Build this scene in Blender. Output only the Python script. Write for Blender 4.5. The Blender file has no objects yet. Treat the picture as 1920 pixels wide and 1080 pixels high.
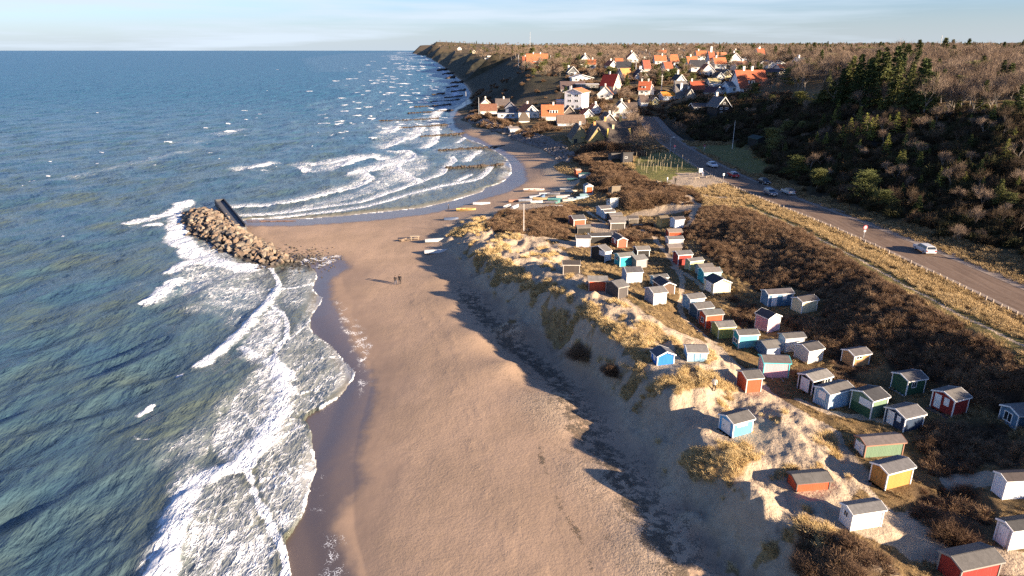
import bpy, bmesh, math, random
import numpy as np
from mathutils import Vector, Matrix
R = math.radians
random.seed(7)
rng = np.random.default_rng(7)
SC = bpy.context.scene
COL = SC.collection

# ---------------------------------------------------------------- camera
CAMH, FPX, PITCH = 40.0, 1280.0, R(19.25)
cam = bpy.data.cameras.new('camera')
cam.sensor_width = 36.0
cam.lens = 36.0 * FPX / 1920.0
cam.clip_start = 0.5
cam.clip_end = 60000
camo = bpy.data.objects.new('camera', cam)
COL.objects.link(camo)
camo.location = (0, 0, CAMH)
camo.rotation_euler = (R(90) - PITCH, 0, 0)
SC.camera = camo

# ---------------------------------------------------------------- light
SUN_EL = R(15.5)
SUN_AZ = R(123.0)          # clockwise from +Y
SUN_STRENGTH = 5.0
SKY_STRENGTH = 0.05
EXPOSURE = 1.98
SC.cycles.use_denoising = False      # the denoiser smears twigs and spray
SC.view_settings.view_transform = 'Standard'
SC.view_settings.look = 'None'
SC.view_settings.exposure = EXPOSURE
SC.view_settings.gamma = 1.0
w = bpy.data.worlds.new('World'); SC.world = w; w.use_nodes = True
nt = w.node_tree; nt.nodes.clear()
out = nt.nodes.new('ShaderNodeOutputWorld'); bg = nt.nodes.new('ShaderNodeBackground')
sky = nt.nodes.new('ShaderNodeTexSky'); sky.sky_type = 'NISHITA'; sky.sun_disc = False
sky.sun_elevation = SUN_EL; sky.sun_rotation = SUN_AZ
sky.altitude = 40; sky.air_density = 1.0; sky.dust_density = 0.8; sky.ozone_density = 4.0
bg.inputs['Strength'].default_value = SKY_STRENGTH
# thin streaks of high cloud in the sky itself
tc = nt.nodes.new('ShaderNodeTexCoord'); sep = nt.nodes.new('ShaderNodeSeparateXYZ')
nt.links.new(tc.outputs['Generated'], sep.inputs[0])
mp = nt.nodes.new('ShaderNodeMapping'); mp.inputs['Scale'].default_value = (1.3, 1.3, 20.0)
mp.inputs['Rotation'].default_value = (0, R(0.6), 0)
nt.links.new(tc.outputs['Generated'], mp.inputs['Vector'])
cn = nt.nodes.new('ShaderNodeTexNoise'); cn.inputs['Scale'].default_value = 1.9
cn.inputs['Detail'].default_value = 7; cn.inputs['Roughness'].default_value = 0.55
nt.links.new(mp.outputs[0], cn.inputs['Vector'])
cr = nt.nodes.new('ShaderNodeValToRGB')
cr.color_ramp.elements[0].position = 0.40; cr.color_ramp.elements[0].color = (.12, .12, .12, 1)
cr.color_ramp.elements[1].position = 0.62; cr.color_ramp.elements[1].color = (1, 1, 1, 1)
nt.links.new(cn.outputs[0], cr.inputs[0])
mrx = nt.nodes.new('ShaderNodeMapRange')     # more veil over the open sea than over the land
mrx.inputs['From Min'].default_value = 0.75; mrx.inputs['From Max'].default_value = -0.35
mrx.inputs['To Min'].default_value = 0.45; mrx.inputs['To Max'].default_value = 1.0
nt.links.new(sep.outputs['X'], mrx.inputs['Value'])
mm = nt.nodes.new('ShaderNodeMath'); mm.operation = 'MULTIPLY'
mrz = nt.nodes.new('ShaderNodeMapRange')     # the veil lies low; overhead the sky is clear
mrz.inputs['From Min'].default_value = 0.34; mrz.inputs['From Max'].default_value = 0.09
nt.links.new(sep.outputs['Z'], mrz.inputs['Value'])
mz = nt.nodes.new('ShaderNodeMath'); mz.operation = 'MULTIPLY'
nt.links.new(mrx.outputs[0], mz.inputs[0]); nt.links.new(mrz.outputs[0], mz.inputs[1])
nt.links.new(cr.outputs[0], mm.inputs[0]); nt.links.new(mz.outputs[0], mm.inputs[1])
mrh = nt.nodes.new('ShaderNodeMapRange')     # pale air right above the horizon
mrh.inputs['From Min'].default_value = 0.0; mrh.inputs['From Max'].default_value = 0.05
mrh.inputs['To Min'].default_value = 0.6; mrh.inputs['To Max'].default_value = 0.0
nt.links.new(sep.outputs['Z'], mrh.inputs['Value'])
mmx = nt.nodes.new('ShaderNodeMath'); mmx.operation = 'MAXIMUM'
nt.links.new(mm.outputs[0], mmx.inputs[0]); nt.links.new(mrh.outputs[0], mmx.inputs[1]); mm = mmx
mx = nt.nodes.new('ShaderNodeMix'); mx.data_type = 'RGBA'
tint = nt.nodes.new('ShaderNodeMix'); tint.data_type = 'RGBA'; tint.blend_type = 'MULTIPLY'; tint.inputs[0].default_value = 1
nt.links.new(sky.outputs[0], tint.inputs[6]); tint.inputs[7].default_value = (.90, .94, 1.18, 1)
nt.links.new(mm.outputs[0], mx.inputs[0]); nt.links.new(tint.outputs[2], mx.inputs[6])
mx.inputs[7].default_value = (3.9, 4.5, 5.15, 1)
nt.links.new(mx.outputs[2], bg.inputs['Color']); nt.links.new(bg.outputs[0], out.inputs[0])

sl = bpy.data.lights.new('sun', 'SUN'); sl.energy = SUN_STRENGTH; sl.angle = R(0.5)
sl.color = (1.0, 0.80, 0.58)
so = bpy.data.objects.new('sun', sl); COL.objects.link(so)
sd = Vector((math.sin(SUN_AZ) * math.cos(SUN_EL), math.cos(SUN_AZ) * math.cos(SUN_EL), math.sin(SUN_EL)))
so.rotation_euler = sd.to_track_quat('Z', 'Y').to_euler()
so.location = sd * 200

# ---------------------------------------------------------------- helpers
def tag(o, label=None, cat=None, group=None, kind=None):
    if label: o['label'] = label
    if cat: o['category'] = cat
    if group: o['group'] = group
    if kind: o['kind'] = kind
    return o

def empty(name, loc, rz=0.0, label=None, cat=None, group=None):
    o = bpy.data.objects.new(name, None); COL.objects.link(o)
    o.location = loc; o.rotation_euler = (0, 0, rz); o.empty_display_size = 0.3
    return tag(o, label, cat, group)

def link(name, me, parent=None, mat=None, coll=None):
    o = bpy.data.objects.new(name, me)
    (coll or COL).objects.link(o)
    if mat is not None and len(me.materials) == 0: me.materials.append(mat)
    if parent is not None: o.parent = parent
    return o

def copy_tree(o, parent=None):
    c = o.copy(); COL.objects.link(c)
    if parent is not None: c.parent = parent
    for ch in list(KIDS.get(o.name, [])):
        copy_tree(ch, c)
    return c
KIDS = {}
def reg(o, parent):
    KIDS.setdefault(parent.name, []).append(o)

class MB:
    """collects shapes into one mesh"""
    def __init__(s): s.v = []; s.f = []
    def add(s, v, f):
        n = len(s.v); s.v += [tuple(p) for p in v]; s.f += [tuple(i + n for i in q) for q in f]
    def box(s, x0, x1, y0, y1, z0, z1, M=None):
        v = [(x0,y0,z0),(x1,y0,z0),(x1,y1,z0),(x0,y1,z0),(x0,y0,z1),(x1,y0,z1),(x1,y1,z1),(x0,y1,z1)]
        if M is not None: v = [tuple(M @ Vector(p)) for p in v]
        s.add(v, [(0,3,2,1),(4,5,6,7),(0,1,5,4),(1,2,6,5),(2,3,7,6),(3,0,4,7)])
    def prism(s, poly, d, M=None):
        """poly: list of (a,b,c) points, extruded along vector d"""
        n = len(poly); v = [Vector(p) for p in poly] + [Vector(p) + Vector(d) for p in poly]
        if M is not None: v = [M @ p for p in v]
        s.add([tuple(p) for p in v], [tuple(range(n))[::-1], tuple(range(n, 2*n))] + [(i, (i+1) % n, n+(i+1) % n, n+i) for i in range(n)])
    def tube(s, p0, p1, r0, r1, n=6):
        p0 = Vector(p0); p1 = Vector(p1); d = p1 - p0
        if d.length < 1e-6: return
        q = d.normalized(); a = q.orthogonal().normalized(); b = q.cross(a)
        v = []
        for (p, r) in ((p0, r0), (p1, r1)):
            for k in range(n):
                t = 2*math.pi*k/n; v.append(tuple(p + a*math.cos(t)*r + b*math.sin(t)*r))
        s.add(v, [(k, (k+1) % n, n+(k+1) % n, n+k) for k in range(n)] + [tuple(range(n))[::-1], tuple(range(n, 2*n))])
    def build(s, name, mat, parent=None, coll=None, smooth=False):
        me = bpy.data.meshes.new(name); me.from_pydata(s.v, [], s.f); me.update()
        if smooth: me.polygons.foreach_set('use_smooth', [True]*len(me.polygons))
        o = link(name, me, parent, mat, coll)
        if parent is not None: reg(o, parent)
        return o

# ---------------------------------------------------------------- node helper
def mat_new(name):
    m = bpy.data.materials.new(name); m.use_nodes = True
    nt = m.node_tree; b = nt.nodes['Principled BSDF']
    b.inputs['Specular IOR Level'].default_value = 0.25
    return m, nt, b
def nd(nt, t, ins=None, **kw):
    n = nt.nodes.new(t)
    for k, v in kw.items(): setattr(n, k, v)
    for k, v in (ins or {}).items():
        if isinstance(v, bpy.types.NodeSocket): nt.links.new(v, n.inputs[k])
        else: n.inputs[k].default_value = v
    return n
def c4(c): return (c[0], c[1], c[2], 1.0)
def noise(nt, vec, scale, detail=4, rough=0.55, dist=0.0):
    ins = {'Scale': scale, 'Detail': detail, 'Roughness': rough, 'Distortion': dist}
    if vec is not None: ins['Vector'] = vec
    return nd(nt, 'ShaderNodeTexNoise', ins)
def mixc(nt, f, a, b):
    n = nd(nt, 'ShaderNodeMix', data_type='RGBA')
    for i, v in ((0, f), (6, a), (7, b)):
        if isinstance(v, bpy.types.NodeSocket): nt.links.new(v, n.inputs[i])
        else: n.inputs[i].default_value = c4(v) if i else v
    return n.outputs[2]
def math_(nt, op, a, b=None, c=None, clamp=False):
    n = nt.nodes.new('ShaderNodeMath'); n.operation = op; n.use_clamp = clamp
    for i, v in enumerate((a, b, c)):
        if v is None: continue
        if isinstance(v, bpy.types.NodeSocket): nt.links.new(v, n.inputs[i])
        else: n.inputs[i].default_value = v
    return n.outputs[0]
def ramp(nt, f, a, b, smooth=True):
    n = nt.nodes.new('ShaderNodeMapRange'); n.interpolation_type = 'SMOOTHSTEP' if smooth else 'LINEAR'
    nt.links.new(f, n.inputs['Value']); n.inputs['From Min'].default_value = a; n.inputs['From Max'].default_value = b
    return n.outputs[0]
def attr(nt, name): return nd(nt, 'ShaderNodeAttribute', attribute_name=name).outputs['Fac']
def objvec(nt): return nt.nodes.new('ShaderNodeTexCoord').outputs['Object']
def bump(nt, h, strength, dist, b):
    n = nd(nt, 'ShaderNodeBump', {'Height': h, 'Strength': strength, 'Distance': dist})
    nt.links.new(n.outputs[0], b.inputs['Normal']); return n

# ---------------------------------------------------------------- numpy noise
_gt = np.random.default_rng(99).random((512, 512)).astype(np.float32)*np.float32(2*np.pi)
_gc = np.cos(_gt).ravel(); _gs = np.sin(_gt).ravel()
def gn(x, y, seed=0):
    """gradient noise about -1..1"""
    x = np.asarray(x, np.float64); y = np.asarray(y, np.float64)
    xf = np.floor(x); yf = np.floor(y); fx = (x-xf).astype(np.float32); fy = (y-yf).astype(np.float32)
    xi = xf.astype(np.int32)+seed*37; yi = yf.astype(np.int32)+seed*101
    a0 = (xi & 511) << 9; a1 = ((xi+1) & 511) << 9; b0 = yi & 511; b1 = (yi+1) & 511
    ux = fx*fx*fx*(fx*(fx*6-15)+10); uy = fy*fy*fy*(fy*(fy*6-15)+10)
    i = a0+b0; n00 = _gc[i]*fx+_gs[i]*fy
    i = a0+b1; n01 = _gc[i]*fx+_gs[i]*(fy-1)
    i = a1+b0; n10 = _gc[i]*(fx-1)+_gs[i]*fy
    i = a1+b1; n11 = _gc[i]*(fx-1)+_gs[i]*(fy-1)
    n0 = n00+(n10-n00)*ux; n1 = n01+(n11-n01)*ux
    return (n0+(n1-n0)*uy)*1.5
def fbm(x, y, octv=4, seed=0, gain=0.5):
    r = 0; a = 1.0; f = 1.0; t = 0
    for o in range(octv):
        r = r + a*gn(x*f + o*17.3, y*f - o*9.1, seed+o); t += a; a *= gain; f *= 2.03
    return r/t
def sst(a, b, x):
    t = np.clip((x-a)/(b-a), 0, 1); return t*t*(3-2*t)

# ---------------------------------------------------------------- picture point -> ray
CP, SP = math.cos(PITCH), math.sin(PITCH)
def raydir(px, py):
    a = (np.asarray(px, float) - 960)/FPX; b = (540 - np.asarray(py, float))/FPX
    return np.stack([a, CP + b*SP, -SP + b*CP], -1)
def at_z(px, py, z):
    d = raydir(px, py); t = (CAMH - z)/np.maximum(-d[..., 2], 1e-5)
    return d[..., 0]*t, d[..., 1]*t
def dense(pts, step=12.0):
    o = []
    for a, b in zip(pts[:-1], pts[1:]):
        n = max(1, int(math.hypot(b[0]-a[0], b[1]-a[1])/step))
        for k in range(n): o.append(tuple(a[i] + (b[i]-a[i])*k/n for i in range(len(a))))
    o.append(tuple(pts[-1])); return o
# ---------------------------------------------------------------- terrain heights
GC = 20.0
TU0, TU1, TY0, TY1, TNU, TNV = -0.78, 1.30, 26.0, 9500.0, 1150, 1050
TS0, TS1 = math.log(TY0+GC), math.log(TY1+GC)
WATERLINE = [(640,1120),(625,1040),(600,960),(592,880),(632,790),(662,705),(628,640),(592,585),(602,520),(590,500),(545,492),(470,445),(452,418),
    (470,411),(560,411),(640,405),(720,397),(790,390),(850,376),(900,360),(945,343),(964,322),(955,300),(935,285),(905,270),(880,260),(852,250),
    (838,238),(833,225),(840,212),(858,200),(878,186),(882,175),(874,162),(862,150),(850,140),(835,128),(820,118),(806,110),(793,104.5)]
ctrl = []
for p in dense(WATERLINE, 16): ctrl.append((p[0], p[1], 0.0))
ctrl += [(-300,1080,-4),(0,1080,-3),(250,1080,-1.6),(450,1060,-.7),(0,700,-4),(300,700,-2.4),(480,740,-1),(0,400,-5),(250,430,-3.5),(350,560,-2.2),(500,540,-.8),(340,370,-3),
  (500,300,-4),(0,200,-6),(400,150,-6),(600,110,-6),(700,250,-3),(600,360,-1.8),(700,330,-1.4),(800,330,-.7),(650,180,-5),(750,130,-5),(-600,400,-6),(-600,900,-5),
  (790,270,-1.2),(760,210,-2.4),(560,400,-.6),(820,160,-2.2),(800,120,-4)]
ctrl += [(1250,1080,2.1),(1250,1000,2.15),(1180,960,2.0),(1150,880,2.05),(1080,790,2.0),(1060,740,2.1),(950,680,1.85),(900,620,1.8),(860,560,1.8),(820,520,1.6),(700,1000,.5),(700,900,.45),(700,560,.45),(800,650,1.1),(900,950,1.3),(720,520,.9),(800,560,1.3),(690,800,.4),(800,1080,.9),(1000,1080,1.5),(800,800,1.0),(950,800,1.6),(720,700,.5),(750,600,.8),(850,600,1.4),(640,490,.5),(760,440,1.3),(700,420,.8),(560,440,.7),
  (860,395,1.0),(940,365,1.0),(1000,340,1.4),(1000,300,1.5),(950,275,1.3),(900,255,1.2),(1130,1000,1.8),(1080,860,1.9),(1000,730,1.8)]
for l in ([(1460,1120,2.3),(1385,1025,2.3),(1335,960,2.3),(1242,838,2.3),(1186,772,2.3),(1150,722,2.3),(1094,672,2.2),(1036,626,2.2),(978,582,2.2),(924,533,2.2),(875,494,2.1),(840,462,2.0),(832,436,1.9),(852,414,1.9),(905,402,2),(960,388,2.1),(1035,362,2.1),(1070,340,2.2)],
          [(1065,303,2),(1015,277,2),(965,262,2),(925,247,2),(885,236,2),(866,224,2),(868,205,2),(890,192,2.2)],
          [(1092,292,5.5),(1052,264,5.5),(1002,247,5.5),(960,236,5.5),(905,225,5.6),(882,213,5.5)],
          [(1600,1120,4.5),(1525,1040,4.3),(1460,1000,4.2),(1415,945,4.6),(1375,865,4.7),(1300,797,4.7),(1235,736,5.3),(1200,688,5.1),(1145,652,5.3),(1080,607,5.4),(1030,560,5.5),(960,510,5.3),(900,468,5.0),(885,435,4.2),(930,415,4.0)],
          [(1325,392,6.4),(1420,418,7.6),(1520,458,8.2),(1620,515,8.6),(1720,582,8.6),(1830,652,8.6),(1920,705,8.5),(2100,830,8.3)],
          [(2300,740,7.5),(2100,640,7.4),(1960,580,7.3),(1860,535,7.2),(1740,482,7),(1620,428,7),(1540,395,7),(1460,368,7),(1400,345,7),(1340,312,7),(1290,290,7),(1262,272,7),(1240,255,7.2),(1222,240,7.5),(1210,222,8.5)],
          [(1450,322,7.6),(1520,364,7.6),(1620,398,7.6),(1720,424,7.7),(1830,462,7.7),(1920,495,7.8),(2080,560,7.8)]):
    for p in dense(l, 26): ctrl.append(p)
ctrl += [(1373,822,3.9),(1390,790,3.9),(1880,1040,4.0),(1700,1010,4.0),(1620,960,4.2),(1550,870,4.0),(1470,780,4.8),(1640,870,3.9),(1800,900,4.0),(1900,800,4.8),(1640,780,4.2),(1700,720,4.4),(1800,740,5.8),(1540,710,4.2),(1430,690,4.3),
  (1350,630,4.2),(1290,570,4.2),(1500,610,4.7),(1220,530,4.5),(1150,490,4.4),(1070,490,4.3),(1250,455,4.4),(1120,440,4.1),(1090,405,3.9),(1180,405,4.1),(1250,392,4.8),(1600,640,6.0),(1400,500,6.0),(1450,560,5.2),(2000,1000,4.4),
  (1240,500,4.5),(1330,540,4.8),(1010,430,4.0),(1000,395,3.0),(1080,375,2.9),(1130,355,4.3),(980,470,4.6),
  (1200,300,6.2),(1250,312,6.5),(1180,335,6.2),(1280,345,6.9),(1200,360,5.6),(1330,365,6.9),(1140,310,5.6),(1260,375,6.4),
  (1330,290,7.2),(1400,305,7.5),(1372,278,7.6),(1430,335,7.3),(1300,272,7.3),
  (1920,215,26),(1820,204,25),(1737,206,24.5),(1686,197,24),(1605,195,23.5),(1540,192,23),(1900,330,16),(1760,305,15.5),(1640,290,15.5),(1850,400,11),(1560,270,16),(1500,300,10.5),
  (1500,190,21.5),(1450,182,20),(1385,178,18.5),(1300,190,16),(1262,197,13),(1238,215,9),(1335,217,13.5),(1400,235,13),(1440,262,9.5),(1340,252,9),(1270,245,8.6),
  (1920,150,29.5),(1700,143,30),(1920,112,33.5),(1600,128,31.5),(1500,140,29),(1480,120,32),
  (900,216,6),(980,229,6.2),(1050,236,6.3),(1120,240,6.6),(1150,262,6.6),(1090,270,6),(1180,248,7.2),(1190,212,9.5),(1062,204,11),(1100,203,11),(1147,175,17),(1095,164,19.5),(1030,160,19),
  (1175,153,21.5),(1205,176,17.5),(1205,151,22.5),(1260,187,16),(1290,183,17),(1350,178,18.3),(1270,156,22.5),(1352,150,23.5),(1250,134,27),(1150,130,28),(1074,142,24),(1430,132,29),
  (920,204,4.5),(980,207,8),(1040,202,10.5),(950,175,11),(1000,141,24),(1040,146,22),(1005,129,27),(985,131,26.5),(950,151,18),(930,166,12),(902,186,5.5),(886,198,2.2),
  (940,120,26.4),(905,140,14),(900,108,28.5),(884,146,6),(868,128,12),(870,115,22),(852,116,14),(846,108,26),(830,108,18),(812,103.5,20)]
cx, cy, cz = [], [], []
for p in ctrl:
    x, y = at_z(p[0], p[1], p[2]); cx.append(float(x)); cy.append(float(y)); cz.append(p[2])
for Y, z, xs in ((620,31,(-5,60,200,400,700)),(900,34,(-30,100,400,1000)),(1300,36.5,(-70,200,900,1500)),(2000,41,(-165,0,600,2400)),(3500,54,(-400,-100,900,4000)),(5000,66,(-600,0,1800,6000)),(8500,92,(-1040,2500,10000))):
    for x in xs: cx.append(x); cy.append(Y); cz.append(z)
for Y in (3400, 4200, 5000, 6200, 7600, 9000):
    for q_, z in ((.158, -9), (.175, -12), (.26, -12)): cx.append(-q_*Y); cy.append(Y); cz.append(z)
for x, y, z in ((30,30,1.2),(12,30,.8),(-10,30,-.3),(60,32,4.8),(-40,28,-4),(108,118,13),(125,125,17),(138,150,23),(120,100,11),(95,70,8.2),(115,82,9.5),(140,60,10),(175,100,13),(110,45,9)):
    cx.append(x); cy.append(y); cz.append(z)
cx = np.array(cx); cy = np.array(cy); cz = np.array(cz)
def warp(x, y): return 4*x/(y+GC), 4*np.log(y+GC)
_a, _b = warp(cx, cy)
keep = []; seen = set()
for i in range(len(_a)):
    k = (round(_a[i]*70), round(_b[i]*70))
    if k not in seen: seen.add(k); keep.append(i)
_a = _a[keep]; _b = _b[keep]; cz = cz[keep]; cx = cx[keep]; cy = cy[keep]
_e2 = 0.035**2
_K = np.sqrt((_a[:, None]-_a)**2 + (_b[:, None]-_b)**2 + _e2) + np.eye(len(_a))*(-0.004)
_n = len(_a); _A = np.zeros((_n+3, _n+3)); _A[:_n, :_n] = _K
_A[:_n, _n] = 1; _A[:_n, _n+1] = _a; _A[:_n, _n+2] = _b; _A[_n:, :_n] = _A[:_n, _n:].T
_w = np.linalg.solve(_A, np.concatenate([cz, [0, 0, 0]]))
def rbf(x, y):
    u, v = warp(x, y); u = u.ravel(); v = v.ravel(); o = np.empty(u.size)
    for k in range(0, u.size, 20000):
        q = np.sqrt((u[k:k+20000, None]-_a)**2 + (v[k:k+20000, None]-_b)**2 + _e2)
        o[k:k+20000] = q @ _w[:_n] + _w[_n] + _w[_n+1]*u[k:k+20000] + _w[_n+2]*v[k:k+20000]
    return o.reshape(x.shape)
us = np.linspace(TU0, TU1, TNU); ss = np.linspace(TS0, TS1, TNV)
# evaluate on a coarser grid, then refine
cu = np.linspace(TU0, TU1, 330); cs = np.linspace(TS0, TS1, 330)
Sc, Uc = np.meshgrid(cs, cu, indexing='ij'); Yc = np.exp(Sc)-GC; Xc = Uc*(Yc+GC)
Zc = rbf(Xc, Yc)
def bil(Z, fi, fj):
    n, m = Z.shape
    fi = np.clip(fi, 0, n-1.001); fj = np.clip(fj, 0, m-1.001)
    i = fi.astype(int); j = fj.astype(int); a = fi-i; b = fj-j
    return (Z[i, j]*(1-a)+Z[i+1, j]*a)*(1-b) + (Z[i, j+1]*(1-a)+Z[i+1, j+1]*a)*b
S, U = np.meshgrid(ss, us, indexing='ij'); TY = np.exp(S)-GC; TX = U*(TY+GC)
TZ = bil(Zc, (S-TS0)/(TS1-TS0)*329, (U-TU0)/(TU1-TU0)*329)
for _ in range(2):
    TZ[1:-1, 1:-1] = (TZ[1:-1, 1:-1]*4 + TZ[:-2, 1:-1] + TZ[2:, 1:-1] + TZ[1:-1, :-2] + TZ[1:-1, 2:])/8
def hgt(x, y, Z=None):
    Z = TZ if Z is None else Z
    x = np.asarray(x, float); y = np.asarray(y, float)
    s = np.log(np.maximum(y, 1)+GC); u = x/(y+GC)
    return bil(Z, (s-TS0)/(TS1-TS0)*(TNV-1), (u-TU0)/(TU1-TU0)*(TNU-1))
def cast(px, py):
    """picture point -> point on the ground"""
    px = np.atleast_1d(np.asarray(px, float)); py = np.atleast_1d(np.asarray(py, float))
    d = raydir(px, py); d = d/np.linalg.norm(d, axis=1)[:, None]
    t0 = np.full(px.shape, 26.0); done = np.zeros(px.shape, bool); t = t0.copy(); lo = t0.copy(); hi = t0.copy()
    T = np.geomspace(30, 9000, 900)
    X = d[:, 0:1]*T; Y = d[:, 1:2]*T; Zr = CAMH + d[:, 2:3]*T
    below = Zr < hgt(X, Y)
    first = np.where(below.any(1), below.argmax(1), len(T)-1)
    lo = T[np.maximum(first-1, 0)]; hi = T[first]
    for _ in range(18):
        m = (lo+hi)/2; b = (CAMH+d[:, 2]*m) < hgt(d[:, 0]*m, d[:, 1]*m)
        hi = np.where(b, m, hi); lo = np.where(b, lo, m)
    x = d[:, 0]*hi; y = d[:, 1]*hi
    return x, y, hgt(x, y)
def wpoly(pts, z=None, step=25):
    p = np.array(dense(list(pts), step), float)
    if z is None: x, y, _ = cast(p[:, 0], p[:, 1])
    else: x, y = at_z(p[:, 0], p[:, 1], z)
    return np.stack([x, y], 1)
def dpoly(X, Y, P, maxd=50.0, closed=False):
    """distance to polyline and signed side (+ left), limited to a box around it"""
    out = np.full(X.shape, maxd*1.0); side = np.zeros(X.shape); 
    m = (X > P[:, 0].min()-maxd) & (X < P[:, 0].max()+maxd) & (Y > P[:, 1].min()-maxd) & (Y < P[:, 1].max()+maxd)
    if not m.any(): return out, side
    x = X[m]; y = Y[m]; best = np.full(x.shape, 1e18); sd = np.zeros(x.shape)
    Q = np.vstack([P, P[:1]]) if closed else P
    for a, b in zip(Q[:-1], Q[1:]):
        dx, dy = b-a; L2 = dx*dx+dy*dy+1e-12
        near = (x > min(a[0], b[0])-maxd) & (x < max(a[0], b[0])+maxd) & (y > min(a[1], b[1])-maxd) & (y < max(a[1], b[1])+maxd)
        xx = x[near]; yy = y[near]
        t = np.clip(((xx-a[0])*dx+(yy-a[1])*dy)/L2, 0, 1)
        ex = xx-a[0]-t*dx; ey = yy-a[1]-t*dy; d2 = ex*ex+ey*ey
        bb = best[near]; c = d2 < bb
        bb[c] = d2[c]; best[near] = bb
        s_ = sd[near]; s_[c] = (dx*ey-dy*ex)[c]; sd[near] = s_
    out[m] = np.minimum(np.sqrt(best), maxd); side[m] = np.sign(sd)
    return out, side
def inside(X, Y, P):
    m = (X > P[:, 0].min()) & (X < P[:, 0].max()) & (Y > P[:, 1].min()) & (Y < P[:, 1].max())
    r = np.zeros(X.shape, bool)
    if not m.any(): return r
    x = X[m]; y = Y[m]; c = np.zeros(x.shape, bool)
    Q = np.vstack([P, P[:1]])
    for (x0, y0), (x1, y1) in zip(Q[:-1], Q[1:]):
        if y0 == y1: continue
        c ^= ((y0 > y) != (y1 > y)) & (x < (x1-x0)*(y-y0)/(y1-y0)+x0)
    r[m] = c; return r
def pmask(X, Y, P, soft=1.0, wob=0.0):
    """1 inside, 0 outside, soft edge in metres"""
    md = soft+wob+0.5
    d, _ = dpoly(X, Y, P, md, True); i = inside(X, Y, P)
    s = np.where(i, d, -d)
    if wob:
        m = d < md-.01; s[m] += wob*fbm(X[m]/(wob*2.5), Y[m]/(wob*2.5), 3, 55)*1.6
    return sst(-soft, soft, s)

# ---- zones, drawn on the base ground
Z_DUNE = wpoly([(1330,1100),(1285,985),(1250,925),(1172,822),(1140,765),(1105,705),(1050,680),(1000,638),(950,595),(900,545),(862,498),(842,462),(836,436),(856,416),(905,403),(960,392),
   (1000,440),(1060,470),(1095,520),(1180,560),(1230,600),(1290,640),(1330,650),(1400,690),(1470,760),(1530,790),(1600,850),(1640,900),(1590,930),(1560,1000),(1640,1040),(1700,1100)])
SCRUB = [[(1285,402),(1330,387),(1400,394),(1500,432),(1600,492),(1700,552),(1800,612),(1935,688),(1935,790),(1850,768),(1822,742),(1745,712),(1668,690),(1640,655),(1560,640),(1540,600),(1548,560),(1480,536),(1420,545),(1380,520),(1340,490),(1300,450),(1278,430)],
  [(1372,560),(1420,575),(1412,618),(1376,604)], [(1462,596),(1530,598),(1600,640),(1640,672),(1600,702),(1560,690),(1548,650),(1500,632)],
  [(1700,815),(1760,795),(1860,800),(1935,830),(1935,885),(1850,872),(1790,905),(1728,880),(1735,840)],
  [(1715,925),(1800,902),(1850,950),(1850,1020),(1790,1010),(1740,1000),(1700,960)],
  [(1485,992),(1560,1008),(1640,1040),(1680,1100),(1520,1100),(1470,1020)],
  [(893,424),(940,402),(1010,397),(1060,387),(1105,388),(1072,402),(1062,430),(1072,448),(1020,448),(960,440)],
  [(1095,330),(1130,302),(1180,315),(1215,338),(1300,358),(1320,378),(1290,384),(1240,392),(1200,392),(1150,378),(1115,352)],
  [(1172,425),(1222,420),(1240,448),(1190,455),(1152,442)],
  [(1060,300),(1105,268),(1200,272),(1212,292),(1150,298),(1140,322),(1090,312)],
  [(1540,706),(1600,700),(1660,745),(1655,770),(1600,735)], [(1480,700),(1500,690),(1520,700),(1500,712)]]
SCRUB_W = [wpoly(p) for p in SCRUB]
HILL_W = wpoly([(1215,250),(1300,266),(1380,268),(1440,300),(1445,328),(1520,362),(1620,396),(1720,422),(1830,460),(1935,492),(2200,560),(2200,200),(1935,212),(1820,204),(1737,206),(1605,195),(1500,190),(1385,180),(1300,192),(1262,199),(1236,218)])
ROAD_W = wpoly([(2330,770),(2060,628),(1920,563),(1860,535),(1740,482),(1680,456),(1620,430),(1540,399),(1460,371),(1400,347),(1340,316),(1290,291),(1262,274),(1240,257),(1222,240),(1210,224)], z=7.2, step=30)
_dv = ROAD_W[0]-ROAD_W[3]; _dv = _dv/np.linalg.norm(_dv); ROAD_W = np.vstack([[ROAD_W[0]+_dv*q for q in (60., 40., 20.)], ROAD_W])
def smooth_line(P, n=3):
    for _ in range(n):
        Q = P.copy(); Q[1:-1] = (P[:-2]+2*P[1:-1]+P[2:])/4; P = Q
    return P
ROAD_W = smooth_line(ROAD_W, 4)
m_dune = pmask(TX, TY, Z_DUNE, 2.2)
m_scrub = np.zeros(TX.shape)
for P in SCRUB_W: m_scrub = np.maximum(m_scrub, pmask(TX, TY, P, 0.9, 0.9))
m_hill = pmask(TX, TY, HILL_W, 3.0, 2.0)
PATHS = [[(1935,1060),(1850,1045),(1780,1040),(1700,1010),(1640,1000),(1560,960)],[(1920,905),(1850,895),(1790,900)],[(1690,985),(1640,940),(1610,905),(1590,870),(1574,830),(1580,800),(1520,790),(1475,770),(1455,735),(1420,712),(1380,700),(1350,670),(1320,655),(1345,625),(1300,610),(1275,600),(1265,580),(1275,555),(1300,520),(1265,500),(1240,470),(1235,445),(1215,430),(1160,425),(1110,410),(1100,395)],
  [(1660,792),(1610,778),(1560,780),(1500,750)],[(1310,640),(1240,615),(1180,590),(1120,565),(1060,530),(1010,510),(975,490),(950,475),(955,455),(985,440),(1050,450),(1085,460)],[(1260,500),(1290,510),(1320,540)],
  [(1290,425),(1300,395),(1330,375),(1290,370)],[(1330,375),(1400,385),(1480,420),(1600,480),(1750,565),(1920,650)],[(1390,372),(1310,368),(1240,352)]]
m_path = np.zeros(TX.shape)
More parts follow.
